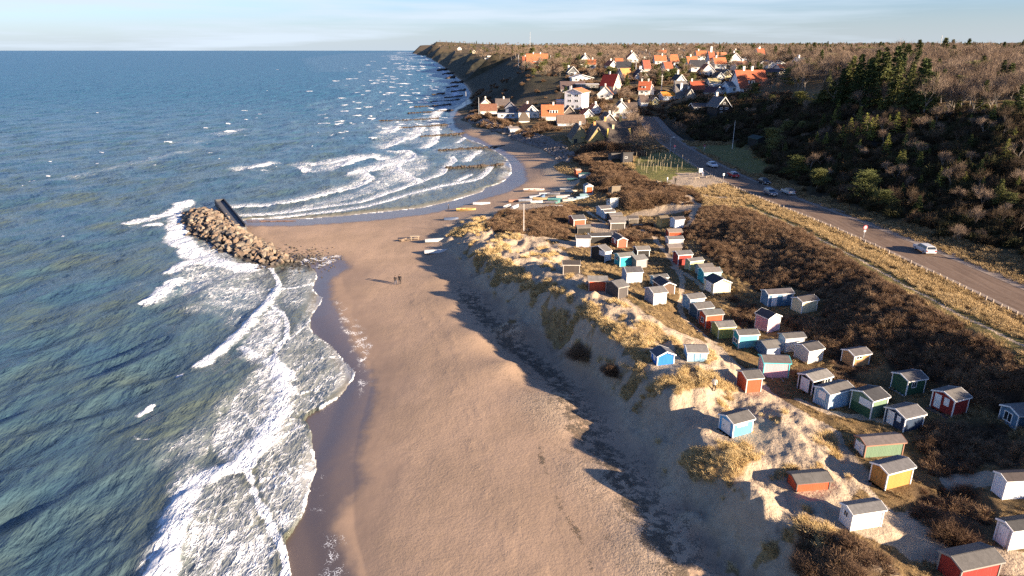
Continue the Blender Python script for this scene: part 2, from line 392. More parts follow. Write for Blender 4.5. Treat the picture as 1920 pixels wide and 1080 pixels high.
for k, p in enumerate(PATHS):
    P = wpoly(p); P = smooth_line(P, 2)
    d, _ = dpoly(TX, TY, P, 4.0)
    wd = (1.5, 1.2, .45, .55, .7, .5, .9, .28, .6)[k]
    d = d + 0.35*fbm(TX/1.3, TY/1.3, 3, 91)
    m_path = np.maximum(m_path, 1-sst(wd*0.6, wd*1.3, d))
d_road, side_road = dpoly(TX, TY, ROAD_W, 30.0)
# ---- relief on top
near = np.exp(-np.maximum(TY-60, 0)/900)
dn = fbm(TX/9.0, TY/9.0, 4, 11)
dn2 = 1-np.abs(fbm(TX/6.5+3, TY/6.5, 4, 21))*2.2
dn3 = fbm(TX/1.7, TY/1.7, 4, 31)
crestless = m_dune
bigm = fbm(TX/15+4, TY/15, 3, 47)
TZ = TZ + m_scrub*(TY < 230)*(1.5*bigm)*sst(8, 16, d_road)
BEACH = wpoly([(640,1120),(632,1040),(606,960),(600,880),(640,795),(668,705),(636,640),(600,585),(610,520),(640,486),(560,476),(480,440),(470,414),(640,409),(790,394),(900,364),(960,345),(1000,330),(1030,340),(1000,360),(900,400),(840,430),(860,500),(960,600),(1060,690),(1160,780),(1220,860),(1300,960),(1360,1120)], z=1.0)
mk = pmask(TX, TY, BEACH, 2.0); TZ = TZ*(1-mk)+np.maximum(TZ, .30)*mk
TZ = TZ + crestless*(1.05*dn + 0.85*(dn2-0.62) + 0.38*dn3)
heathland = sst(3.0, 4.6, TZ)*(1-m_dune)*(TY < 260)
TZ = TZ + heathland*(0.32*fbm(TX/6, TY/6, 3, 41) + 0.07*fbm(TX/1.2, TY/1.2, 3, 43))*(1-sst(9, 6.5, d_road))
d_far = sst(330, 700, TY)
gul = 1-np.abs(fbm(TX/45, TY/90, 4, 77))*2
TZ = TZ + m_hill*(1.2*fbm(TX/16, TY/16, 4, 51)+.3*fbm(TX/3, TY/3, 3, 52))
slopey = sst(2.0, 10, TZ)*(1-sst(24, 30, TZ))*sst(380, 480, TY)
TZ = TZ + slopey*(gul-.4)*np.clip(TY/260, 1, 10)*0.9
_wl = np.array([p for p in dense(WATERLINE, 6) if p[1] < 222]); _wx, _wy = at_z(_wl[:, 0], _wl[:, 1], 0.0); _o = np.argsort(_wy)
_wx = np.append(_wx[_o], [-.138*7000, -.138*12000]); _wy = np.append(_wy[_o], [7000, 12000])
xs_ = np.interp(TY, _wy, _wx); lim = (TX-xs_)*np.where(TY > 900, .9, .5)
lim = np.where(lim < 0, lim*3-1, lim)
TZ = np.where(TY > 440, np.minimum(TZ, lim), TZ)
# hand-placed dune noses and hollows (picture place, height, radius)
for px, py, hh, rr in ((1235,762,.6,3.0),(1190,700,.9,2.6),(960,628,2.0,2.3),(985,612,.7,2.0),(1098,655,1.3,1.8),(1165,690,1.3,1.8),(1330,858,1.5,3.2),(1395,850,1.2,2.6),(1300,905,1.1,2.2),(1390,955,2.3,2.1),(1298,975,.8,1.0),(1425,972,1.3,1.5),(1310,770,-1.3,2.0),(1445,885,-.9,2.6),(1490,905,-.5,2.2),(1420,1010,-.9,3.0),
                       (1500,1035,.3,3.0),(1570,1040,.3,3.0),(1480,810,.7,3.2),(1530,895,1.0,3.2),(1270,800,-.6,2.2),(1010,575,.8,2.2),(1060,600,-.8,2.4),(1130,622,.7,2.2),(930,520,.7,2.4),(905,505,-.5,2.0),(1150,740,-.3,2.0),(890,462,.6,2.5),(870,430,.8,2.5)):
    x, y, z = cast(px, py); d2 = (TX-x[0])**2+(TY-y[0])**2
    TZ = TZ + hh*np.exp(-d2/(rr*rr))
a_, b_ = at_z(1395, 822, 4.8); k = np.exp(-(((TX-a_)**2+(TY-b_)**2)/30.0)**1.5); TZ = TZ*(1-k)+(4.8+.25*dn3)*k
# beach cusps and soft undulation
beach = sst(-0.2, 0.4, TZ)*(1-sst(1.9, 2.6, TZ))*(TY < 420)
TZ = TZ + beach*(0.05*fbm(TX/7, TY/12, 3, 61) + 0.02*fbm(TX/1.6, TY/1.6, 3, 62))
# roadbed
rz = 7.15
k = 1-sst(6.5, 11, d_road)
rp = np.array([7.5, 7.3, 7.2, 7.1, 7.05, 7.05, 7.1, 7.3, 8.6]); ry = np.array([20, 50, 70, 90, 120, 200, 260, 300, 345])
road_z = np.interp(TY, ry, rp)
TZ = TZ*(1-k) + k*(road_z-0.06)
# steps under the huts are levelled later; final ground function reads TZ

# ---- surface masks for the ground material
def line_mask(pts, w0, w1, wob=0.5, z=None, seed=5, step=20):
    P = smooth_line(wpoly(pts, z, step), 1); d, _ = dpoly(TX, TY, P, w1+wob+1)
    m = d < w1+wob+.99; d[m] += wob*fbm(TX[m]/(wob*2+.3), TY[m]/(wob*2+.3), 4, seed)
    return 1-sst(w0, w1, d)
WET = wpoly([(430,1130),(700,1130),(668,1080),(645,1020),(625,985),(650,945),(690,905),(672,860),(690,800),(708,745),(700,700),(668,655),(650,610),(625,560),(622,525),(660,500),(640,480),(560,480),(470,470),(420,600),(400,900)])
WET2 = wpoly([(440,425),(470,425),(560,424),(650,418),(730,411),(800,402),(860,389),(905,374),(950,362),(990,340),(985,312),(965,292),(935,276),(905,262),(875,250),(855,236),(850,222),(860,205),(885,192),(780,180),(600,300),(450,400)])
m_wet = np.maximum(pmask(TX, TY, WET, 1.0, 0.5), pmask(TX, TY, WET2, 1.2, 0.8))
WETB = wpoly([(430,1130),(740,1130),(720,1000),(745,900),(735,800),(760,720),(740,650),(700,590),(670,540),(700,510),(660,480),(560,480),(470,470),(420,600),(400,900)])
m_damp = pmask(TX, TY, WETB, 3.0, 1.6)
m_wrack = line_mask([(870,555),(920,605),(975,660),(1015,692),(1045,715),(1075,780),(1120,845),(1165,900),(1195,950),(1230,1010),(1262,1085)], 0.4, 2.9, 1.2)
m_wrack = np.maximum(m_wrack, 0.85*line_mask([(1005,835),(1030,905),(1060,960),(1090,1010),(1108,1050),(1118,1095)], .05, .7, .5, seed=8))
m_wrack = np.maximum(m_wrack, 0.45*line_mask([(800,480),(860,530),(900,600),(960,690),(1000,760),(1060,830),(1120,930),(1170,1020),(1200,1090)], .8, 4.5, 1.6, seed=9))
m_wrack = np.maximum(m_wrack, 0.6*line_mask([(460,413),(520,414),(590,413)], .1, .9, .6, seed=10))
m_wrack = np.maximum(m_wrack, 0.35*line_mask([(640,470),(740,470),(830,475)], .6, 3.5, 1.5, seed=12))
m_wrack = np.maximum(m_wrack, 0.32*line_mask([(790,1090),(775,1000),(800,930)], .4, 2.5, 1.2, seed=13))
m_trail = np.zeros(TX.shape)
for k_, p in enumerate(([(770,545),(800,600),(835,690),(860,760),(885,850),(930,960),(975,1095)],[(775,560),(815,640),(850,700),(890,790),(930,880),(970,960),(1010,1095)],[(800,560),(850,640),(880,720),(900,800)])):
    m_trail = np.maximum(m_trail, line_mask(p, .05, .9, .9, seed=61+k_)*np.clip(.2+1.2*fbm(TX/3, TY/3, 3, 66+k_), 0, 1))
m_stony = line_mask([(870,545),(930,600),(985,660),(1045,710),(1095,770),(1150,840),(1200,900),(1250,960),(1290,1030),(1320,1100)], .5, 4.2, 1.5, seed=15)
m_wrack = m_wrack*np.clip(.80+.9*fbm(TX/1.5, TY/2.6, 4, 88)+.35*fbm(TX/.5, TY/.5, 3, 89), 0, 1)
m_bfoam = np.zeros(TX.shape)
for p in ([(622,555),(650,575),(672,600),(700,630),(702,665),(680,690),(655,675),(640,625)],[(600,975),(625,1000),(650,1025),(662,1060),(655,1110),(600,1110)],[(660,690),(690,690),(690,720),(672,760)],[(585,880),(612,900),(605,960),(580,960)],[(682,1040),(700,1050),(694,1100),(682,1100)]):
    m_bfoam = np.maximum(m_bfoam, .62*pmask(TX, TY, wpoly(p), 1.0, .9)*np.clip(.5+1.1*fbm(TX/1.6, TY/1.6, 3, 93), 0, 1))
for p, w_ in (([(560,490),(600,486),(630,480)],.9),([(600,500),(620,490)],.6)):
    m_bfoam = np.maximum(m_bfoam, .8*line_mask(p, w_*.1, w_*2.6, w_*2.2, seed=14, step=8))
FIELD = wpoly([(1188,300),(1200,288),(1285,285),(1330,305),(1345,325),(1300,340),(1240,345),(1190,330)])
LAWN = wpoly([(1290,275),(1380,270),(1440,305),(1440,330),(1400,325),(1330,292)])
m_lawn = np.maximum(pmask(TX, TY, FIELD, 1.5, 1.5), pmask(TX, TY, LAWN, 2, 1.5)*.8)
dv, _ = dpoly(TX, TY, wpoly([(1400,385),(1480,418),(1600,482),(1750,567),(1920,652),(2100,760)]), 12)
m_lawn = np.maximum(m_lawn, .55*(1-sst(.5, 3.5, dv+fbm(TX/2, TY/2, 3, 70))))
BARE = wpoly([(1270,325),(1330,320),(1370,345),(1330,352),(1270,350),(1240,350)])
m_bare = np.maximum(m_path, .75*pmask(TX, TY, BARE, 1.5, 2.2))
for p in ([(1240,372),(1310,375),(1320,392),(1250,402),(1180,408),(1180,402)],[(1790,985),(1700,960),(1640,960),(1620,940),(1700,1040),(1800,1050)],[(1110,415),(1160,425),(1200,420),(1240,415),(1200,435),(1140,445),(1100,430)],[(1420,885),(1560,870),(1600,905),(1560,960),(1500,960)],[(1230,905),(1310,970)] ,[(1060,452),(1084,448),(1090,465),(1040,462)],[(1300,645),(1345,640),(1360,660),(1330,665)],[(1780,910),(1860,895),(1900,920),(1830,925)]):
    if len(p) > 2: m_bare = np.maximum(m_bare, pmask(TX, TY, wpoly(p), 1.0, 1.0))
# grass cover: all land above the beach that is neither dune sand nor path
m_veg = np.where(TY < 430, sst(2.3, 3.4, TZ), sst(.5, 1.6, TZ))*(1-m_dune)
m_cliff = sst(1, 4, TZ)*(1-sst(25, 31, TZ))*sst(400, 460, TY)*(TX < .11*TY)  # far slopes whose shade is painted into the ground colour
dune_grass = sst(0.02, 0.28, fbm(TX/4.2+9, TY/4.2, 4, 81)+0.35*fbm(TX/14, TY/14, 2, 82)+.02)
inner, _ = dpoly(TX, TY, Z_DUNE, 14, True)
m_dgrass = m_dune*np.clip(dune_grass, 0, 1)*sst(0.6, 2.5, inner)
for p in ([(1285,860),(1300,840),(1400,830),(1425,850),(1440,870),(1400,880),(1370,910),(1300,915)],[(1080,640),(1120,640),(1130,665),(1090,680)],[(1140,675),(1190,670),(1200,700),(1150,705)],[(1200,720),(1240,705),(1300,690),(1340,700),(1400,740),(1300,720),(1230,780),(1200,790)],[(850,430),(900,415),(930,420),(900,440),(840,445)],[(1050,545),(1120,580),(1190,620),(1230,650),(1180,650),(1090,600)],[(1190,610),(1240,640),(1260,640),(1230,600)],[(900,470),(960,490),(1020,540),(1060,560),(1000,550),(930,510)],[(1490,950),(1560,1000),(1545,1010),(1500,985)],[(1500,800),(1560,810),(1600,840),(1560,860),(1510,830)]):
    m_dgrass = np.maximum(m_dgrass, pmask(TX, TY, wpoly(p), 1.0, 1.2))
m_dgrass = np.maximum(m_dgrass, .62*m_dune*sst(.20, .42, fbm(TX/1.9+7, TY/1.9, 3, 84)))
m_dgrass = m_dgrass*(1-m_path)
for p in ([(1420,800),(1520,790),(1560,850),(1500,870),(1440,830)],[(1240,800),(1330,770),(1350,820),(1260,850)],[(1290,920),(1420,930),(1500,900),(1480,960),(1330,1010)],[(1200,745),(1260,730),(1290,770),(1230,800)]):
    m_dgrass = m_dgrass*(1-.85*pmask(TX, TY, wpoly(p), 1.5, 1.5))
m_veg = np.clip(m_veg, 0, 1)*(1-m_bare)

def grid_mesh(name, X, Y, Z, mask=None):
    n, m = X.shape
    idx = np.arange(n*m).reshape(n, m)
    q = np.stack([idx[:-1, :-1], idx[:-1, 1:], idx[1:, 1:], idx[1:, :-1]], -1).reshape(-1, 4)
    co = np.stack([X, Y, Z], -1).reshape(-1, 3)
    used = None
    if mask is not None:
        k = mask.ravel()[q].any(1); q = q[k]
        used = np.unique(q); rm = np.full(n*m, -1); rm[used] = np.arange(len(used)); q = rm[q]; co = co[used]
    me = bpy.data.meshes.new(name)
    me.vertices.add(len(co)); me.vertices.foreach_set('co', co.astype(np.float32).ravel())
    me.loops.add(q.size); me.loops.foreach_set('vertex_index', q.astype(np.int32).ravel())
    me.polygons.add(len(q)); me.polygons.foreach_set('loop_start', np.arange(0, q.size, 4, dtype=np.int32))
    me.polygons.foreach_set('loop_total', np.full(len(q), 4, np.int32))
    me.polygons.foreach_set('use_smooth', np.ones(len(q), bool))
    me.update(calc_edges=True)
    return me, used
def set_attr(me, name, A, used=None):
    a = me.attributes.new(name, 'FLOAT', 'POINT'); v = A.ravel().astype(np.float32)
    if used is not None: v = v[used]
    a.data.foreach_set('value', v)
# ---------------------------------------------------------------- ground sheet
def level_pad(px_, py_, rz, L, W_, z, soft=1.2):
    """flatten the ground under a building"""
    global TZ
    R_ = math.hypot(L, W_)/2+soft+.5
    m = (np.abs(TX-px_) < R_) & (np.abs(TY-py_) < R_)
    if not m.any(): return
    c, s = math.cos(-rz), math.sin(-rz); x = TX[m]-px_; y = TY[m]-py_
    lx = np.abs(x*c-y*s)-L/2; ly = np.abs(x*s+y*c)-W_/2
    d = np.hypot(np.maximum(lx, 0), np.maximum(ly, 0)); k = 1-sst(.1, soft, d)
    TZ[m] = TZ[m]*(1-k)+z*k

def build_ground():
    me, used = grid_mesh('ground', TX, TY, TZ, TZ > -1.2)
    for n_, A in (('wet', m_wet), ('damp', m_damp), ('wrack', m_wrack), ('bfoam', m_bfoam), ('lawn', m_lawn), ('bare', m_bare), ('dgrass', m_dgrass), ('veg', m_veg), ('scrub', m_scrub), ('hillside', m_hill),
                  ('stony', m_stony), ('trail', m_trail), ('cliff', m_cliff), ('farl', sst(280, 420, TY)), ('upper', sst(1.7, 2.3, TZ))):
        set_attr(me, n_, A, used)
    m, nt, b = mat_new('ground')
    gp = nd(nt, 'ShaderNodeNewGeometry').outputs['Position']
    A = lambda k: attr(nt, k)
    nf = noise(nt, gp, 9.0, 6, .7).outputs[0]; nm = noise(nt, gp, 1.1, 5, .6).outputs[0]; nl = noise(nt, gp, .12, 4, .6).outputs[0]; nff = noise(nt, gp, 38, 3, .6).outputs[0]
    sand = mixc(nt, ramp(nt, nl, .35, .65), (.375, .262, .180), (.315, .222, .152))
    sand = mixc(nt, math_(nt, 'MULTIPLY', ramp(nt, nm, .45, .75), .35), sand, (.25, .18, .12))
    sand = mixc(nt, A('upper'), sand, mixc(nt, ramp(nt, nm, .3, .7), (.40, .315, .225), (.33, .255, .18)))
    sand = mixc(nt, math_(nt, 'MULTIPLY', A('damp'), .55), sand, (.235, .165, .125))
    sand = mixc(nt, math_(nt, 'MULTIPLY', A('wet'), .9), sand, (.115, .088, .072))
    # wrack: scattered dark weed and stones
    vo = nd(nt, 'ShaderNodeTexVoronoi', {'Vector': gp, 'Scale': 5.5, 'Randomness': 1.0}).outputs['Distance']
    wr = math_(nt, 'ADD', math_(nt, 'MULTIPLY', A('wrack'), .62), math_(nt, 'MULTIPLY', math_(nt, 'SUBTRACT', nf, .82), 1.5))
    wr = ramp(nt, math_(nt, 'ADD', wr, math_(nt, 'MULTIPLY', math_(nt, 'SUBTRACT', nm, .5), .7)), -.03, .16)
    wcol = mixc(nt, ramp(nt, nff, .4, .7), (.080, .058, .036), (.23, .17, .11))
    sand = mixc(nt, math_(nt, 'MULTIPLY', wr, .78), sand, wcol)
    vs = nd(nt, 'ShaderNodeTexVoronoi', {'Vector': gp, 'Scale': 5.0}).outputs['Distance']
    stn = math_(nt, 'LESS_THAN', vs, math_(nt, 'MULTIPLY', math_(nt, 'ADD', math_(nt, 'MULTIPLY', A('wrack'), .8), math_(nt, 'MULTIPLY', A('stony'), .55)), ramp(nt, nm, .35, .62)))
    sand = mixc(nt, math_(nt, 'MULTIPLY', stn, .85), sand, mixc(nt, ramp(nt, nff, .35, .7), (.075, .058, .042), (.22, .18, .14)))
    # tiny shells and footprints on the dry beach
    sp = math_(nt, 'MULTIPLY', math_(nt, 'LESS_THAN', nd(nt, 'ShaderNodeTexVoronoi', {'Vector': gp, 'Scale': 1.6}).outputs['Distance'], .07), math_(nt, 'GREATER_THAN', noise(nt, gp, .5, 2).outputs[0], .52))
    sand = mixc(nt, math_(nt, 'MULTIPLY', sp, .6), sand, (.10, .07, .05))
    # vegetation tones
    g1 = mixc(nt, ramp(nt, nm, .3, .7), (.135, .088, .042), (.235, .155, .072))
    g1 = mixc(nt, math_(nt, 'MULTIPLY', ramp(nt, nf, .45, .7), .8), g1, (.055, .044, .024))
    g1 = mixc(nt, math_(nt, 'MULTIPLY', ramp(nt, nl, .5, .7), .4), g1, (.075, .075, .030))
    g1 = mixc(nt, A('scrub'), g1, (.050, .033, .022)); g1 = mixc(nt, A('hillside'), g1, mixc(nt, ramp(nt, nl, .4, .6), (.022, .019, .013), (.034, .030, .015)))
    g1 = mixc(nt, A('farl'), g1, mixc(nt, ramp(nt, nl, .35, .65), (.085, .070, .036), (.120, .085, .055)))
    g1 = mixc(nt, math_(nt, 'MULTIPLY', A('cliff'), .9), g1, mixc(nt, ramp(nt, nl, .35, .65), (.038, .036, .024), (.062, .056, .034)))  # cliff faces painted near black green, their shade included
    gl = mixc(nt, ramp(nt, nm, .3, .7), (.115, .130, .032), (.20, .165, .062))
    g1 = mixc(nt, A('lawn'), g1, gl)
    dg = mixc(nt, ramp(nt, nm, .35, .65), (.30, .205, .095), (.20, .13, .065))
    dg = mixc(nt, math_(nt, 'MULTIPLY', ramp(nt, nf, .5, .7), .6), dg, (.08, .055, .03))
    col = mixc(nt, ramp(nt, math_(nt, 'ADD', A('dgrass'), math_(nt, 'MULTIPLY', math_(nt, 'SUBTRACT', nf, .5), .9)), .35, .75), sand, dg)
    col = mixc(nt, ramp(nt, math_(nt, 'ADD', A('veg'), math_(nt, 'MULTIPLY', math_(nt, 'SUBTRACT', nf, .5), .7)), .4, .6), col, g1)
    vf = nd(nt, 'ShaderNodeTexVoronoi', {'Vector': nd(nt, 'ShaderNodeVectorMath', {0: gp, 1: nd(nt, 'ShaderNodeVectorMath', {0: noise(nt, gp, 1.6, 3).outputs['Color'], 'Scale': .9}, operation='SCALE').outputs[0]}, operation='ADD').outputs[0], 'Scale': 2.6}, feature='DISTANCE_TO_EDGE').outputs['Distance']
    foam = ramp(nt, math_(nt, 'ADD', math_(nt, 'ADD', math_(nt, 'MULTIPLY', A('bfoam'), .85), math_(nt, 'MULTIPLY', math_(nt, 'SUBTRACT', 1.0, ramp(nt, vf, 0, .22)), .5)), math_(nt, 'SUBTRACT', nf, 1.22)), .0, .18)
    col = mixc(nt, foam, col, (.85, .84, .80))
    nt.links.new(col, b.inputs['Base Color'])
    rr = nd(nt, 'ShaderNodeMix', {0: math_(nt, 'MULTIPLY', A('wet'), math_(nt, 'SUBTRACT', 1.0, foam)), 2: .92, 3: .28}).outputs[0]
    nt.links.new(rr, b.inputs['Roughness'])
    spc = nd(nt, 'ShaderNodeMix', {0: A('wet'), 2: .15, 3: .6}).outputs[0]; nt.links.new(spc, b.inputs['Specular IOR Level'])
    rough = math_(nt, 'SUBTRACT', 1.0, math_(nt, 'MULTIPLY', A('damp'), .85))
    h = math_(nt, 'ADD', math_(nt, 'MULTIPLY', noise(nt, gp, 3.2, 4, .6).outputs[0], .15), math_(nt, 'MULTIPLY', nf, .05))
    h = math_(nt, 'MULTIPLY', h, math_(nt, 'ADD', .25, math_(nt, 'MULTIPLY', A('upper'), .9)))
    vb = nd(nt, 'ShaderNodeTexVoronoi', {'Vector': gp, 'Scale': 2.3}).outputs['Distance']
    h = math_(nt, 'ADD', h, math_(nt, 'MULTIPLY', ramp(nt, vb, .05, .25), math_(nt, 'ADD', math_(nt, 'MULTIPLY', ramp(nt, nl, .45, .75), .012), math_(nt, 'ADD', math_(nt, 'MULTIPLY', A('trail'), .045), math_(nt, 'MULTIPLY', A('upper'), .03)))))
    h = math_(nt, 'MULTIPLY', h, rough)
    h = math_(nt, 'ADD', h, math_(nt, 'MULTIPLY', wr, .05)); h = math_(nt, 'ADD', h, math_(nt, 'MULTIPLY', math_(nt, 'MULTIPLY', A('veg'), nf), .12))
    bump(nt, h, 1.0, 1.0, b)
    g = link('ground', me, None, m); tag(g, kind='structure'); return g

def ribbon(name, P, a, bb, dz, mat, zf, kind='structure', n=3, thick=0.0):
    """strip along polyline P between offsets a and bb (metres, + right of travel)"""
    P = np.array(P); T = np.gradient(P, axis=0); T /= np.linalg.norm(T, axis=1)[:, None]; N_ = np.stack([T[:, 1], -T[:, 0]], 1)
    v = []; f = []
    offs = np.linspace(a, bb, n)
    for i in range(len(P)):
        for o in offs:
            q = P[i]+N_[i]*o; v.append((q[0], q[1], zf(q[0], q[1])+dz))
    for i in range(len(P)-1):
        for j in range(n-1):
            k = i*n+j; f.append((k, k+1, k+n+1, k+n))
    mb = MB(); mb.v = v; mb.f = f
    o = mb.build(name, mat); 
    if o.data.polygons[0].normal.z < 0:
        o.data.flip_normals()
    tag(o, kind=kind); return o
RP = []
_d = np.linalg.norm(np.diff(ROAD_W, axis=0), axis=1); _c = np.concatenate([[0], np.cumsum(_d)])
_t = np.arange(0, _c[-1], 2.0); RP = np.stack([np.interp(_t, _c, ROAD_W[:, 0]), np.interp(_t, _c, ROAD_W[:, 1])], 1); RP = smooth_line(RP, 12)
def zroad(x, y): return float(np.interp(y, ry, rp))
m_as, nt, b = mat_new('asphalt')
gp = nd(nt, 'ShaderNodeNewGeometry').outputs['Position']
mps = nd(nt, 'ShaderNodeMapping', {'Vector': gp, 'Scale': (1.6, .12, 1)}).outputs[0]
c = mixc(nt, ramp(nt, noise(nt, mps, 1.0, 5, .6).outputs[0], .3, .7), (.115, .076, .052), (.175, .120, .084))
c = mixc(nt, math_(nt, 'MULTIPLY', ramp(nt, noise(nt, gp, 2.2, 5).outputs[0], .5, .7), .4), c, (.20, .155, .12))
nt.links.new(c, b.inputs['Base Color']); b.inputs['Roughness'].default_value = .85
bump(nt, noise(nt, gp, 20, 3).outputs[0], .3, .02, b)
m_gr, nt, b = mat_new('gravel_shoulder')
gp = nd(nt, 'ShaderNodeNewGeometry').outputs['Position']
c = mixc(nt, ramp(nt, noise(nt, gp, 1.2, 6, .7).outputs[0], .3, .7), (.27, .215, .175), (.165, .13, .105))
nt.links.new(c, b.inputs['Base Color']); b.inputs['Roughness'].default_value = .95
bump(nt, noise(nt, gp, 9, 5).outputs[0], .6, .05, b)
m_line, nt, b = mat_new('worn_road_paint')
gp = nd(nt, 'ShaderNodeNewGeometry').outputs['Position']
c = mixc(nt, ramp(nt, noise(nt, gp, 5, 5).outputs[0], .35, .6), (.45, .42, .38), (.14, .11, .10))
nt.links.new(c, b.inputs['Base Color'])
# ---------------------------------------------------------------- paints
_pc = {}
def paint(kind, col, rough=.75):
    key = (kind, tuple(round(v, 3) for v in col))
    if key in _pc: return _pc[key]
    m, nt, b = mat_new(kind)
    ov = objvec(nt); gp = nd(nt, 'ShaderNodeNewGeometry').outputs['Position']
    if kind in ('boards', 'painted_wood'):
        sx = nd(nt, 'ShaderNodeSeparateXYZ', {0: ov})
        s = math_(nt, 'ADD', sx.outputs[0], sx.outputs[1])
        fr = math_(nt, 'FRACT', math_(nt, 'MULTIPLY', s, 6.0)); groove = math_(nt, 'LESS_THAN', fr, .13)
        idn = math_(nt, 'FLOOR', math_(nt, 'MULTIPLY', s, 6.0))
        wn = nd(nt, 'ShaderNodeTexWhiteNoise', {'W': idn}, noise_dimensions='1D').outputs['Value']
        c = mixc(nt, math_(nt, 'MULTIPLY', wn, .35), col, tuple(v*.72 for v in col))
        st = nd(nt, 'ShaderNodeMapping', {'Vector': gp, 'Scale': (4, 4, .7)}).outputs[0]
        c = mixc(nt, math_(nt, 'MULTIPLY', ramp(nt, noise(nt, st, 1.6, 5, .65).outputs[0], .52, .75), .45), c, tuple(v*.6+.06 for v in col))
        c = mixc(nt, math_(nt, 'MULTIPLY', groove, .6), c, tuple(v*.35 for v in col))
        bump(nt, math_(nt, 'SUBTRACT', 1.0, groove), .5, .02, b)
    elif kind == 'felt_roof':
        c = mixc(nt, ramp(nt, noise(nt, gp, 3.2, 5, .6).outputs[0], .3, .7), col, tuple(v*.75 for v in col))
        c = mixc(nt, math_(nt, 'MULTIPLY', ramp(nt, noise(nt, gp, .8, 4).outputs[0], .55, .7), .4), c, tuple(v*1.4+.01 for v in col))
        sx = nd(nt, 'ShaderNodeSeparateXYZ', {0: ov}); seam = math_(nt, 'LESS_THAN', math_(nt, 'FRACT', math_(nt, 'MULTIPLY', sx.outputs[0], 1.05)), .045)
        c = mixc(nt, math_(nt, 'MULTIPLY', seam, .5), c, tuple(v*.5 for v in col))
        bump(nt, noise(nt, gp, 12, 3).outputs[0], .3, .02, b)
    elif kind == 'tile_roof':
        sx = nd(nt, 'ShaderNodeSeparateXYZ', {0: ov})
        s = math_(nt, 'FRACT', math_(nt, 'MULTIPLY', sx.outputs[2], 3.2))
        c = mixc(nt, ramp(nt, noise(nt, gp, 1.3, 6, .7).outputs[0], .3, .7), col, (col[0]*.68, col[1]*.6, col[2]*.6))
        c = mixc(nt, math_(nt, 'MULTIPLY', math_(nt, 'LESS_THAN', s, .25), .4), c, tuple(v*.5 for v in col))
        bump(nt, s, .6, .05, b)
    elif kind == 'thatch':
        st = nd(nt, 'ShaderNodeMapping', {'Vector': gp, 'Scale': (2, 2, .5)}).outputs[0]
        c = mixc(nt, ramp(nt, noise(nt, st, 2.5, 6, .7).outputs[0], .3, .7), col, tuple(v*.5 for v in col))
        bump(nt, noise(nt, st, 6, 4).outputs[0], .8, .15, b)
    else:
        c = mixc(nt, ramp(nt, noise(nt, gp, 1.4, 5, .65).outputs[0], .3, .75), col, tuple(v*.80 for v in col))
    nt.links.new(c, b.inputs['Base Color']); b.inputs['Roughness'].default_value = rough
    _pc[key] = m; return m
def glassm():
    if 'glass' not in _pc:
        m, nt, b = mat_new('window_glass'); b.inputs['Base Color'].default_value = (.02, .025, .03, 1); b.inputs['Roughness'].default_value = .06
        b.inputs['Specular IOR Level'].default_value = .6; _pc['glass'] = m
    return _pc['glass']
WHITE = (.78, .77, .74); FELT = (.115, .108, .10); DARKFELT = (.05, .05, .052)
def proj(x, y, z):
    dep = y*CP+(CAMH-z)*SP; up = (z-CAMH)*CP+y*SP
    return 960+FPX*x/dep, 540-FPX*up/dep
def solve_len(Nx, Ny, z, ang, pxt):
    k = (pxt-960)/FPX; c, s = math.cos(ang), math.sin(ang)
    return (k*(Ny*CP+(CAMH-z)*SP)-Nx)/(c-k*s*CP)
def solve_h(x, y, z, hpx):
    _, p0 = proj(x, y, z); h = 0.5
    for _ in range(30):
        _, p1 = proj(x, y, z+h); h *= hpx/max(p0-p1, 1e-3)
    return h
PLACED = []
def near_placed_any(x, y, pad): return any((x-a)**2+(y-b)**2 < (r+pad)**2 for a, b, r, z in PLACED)
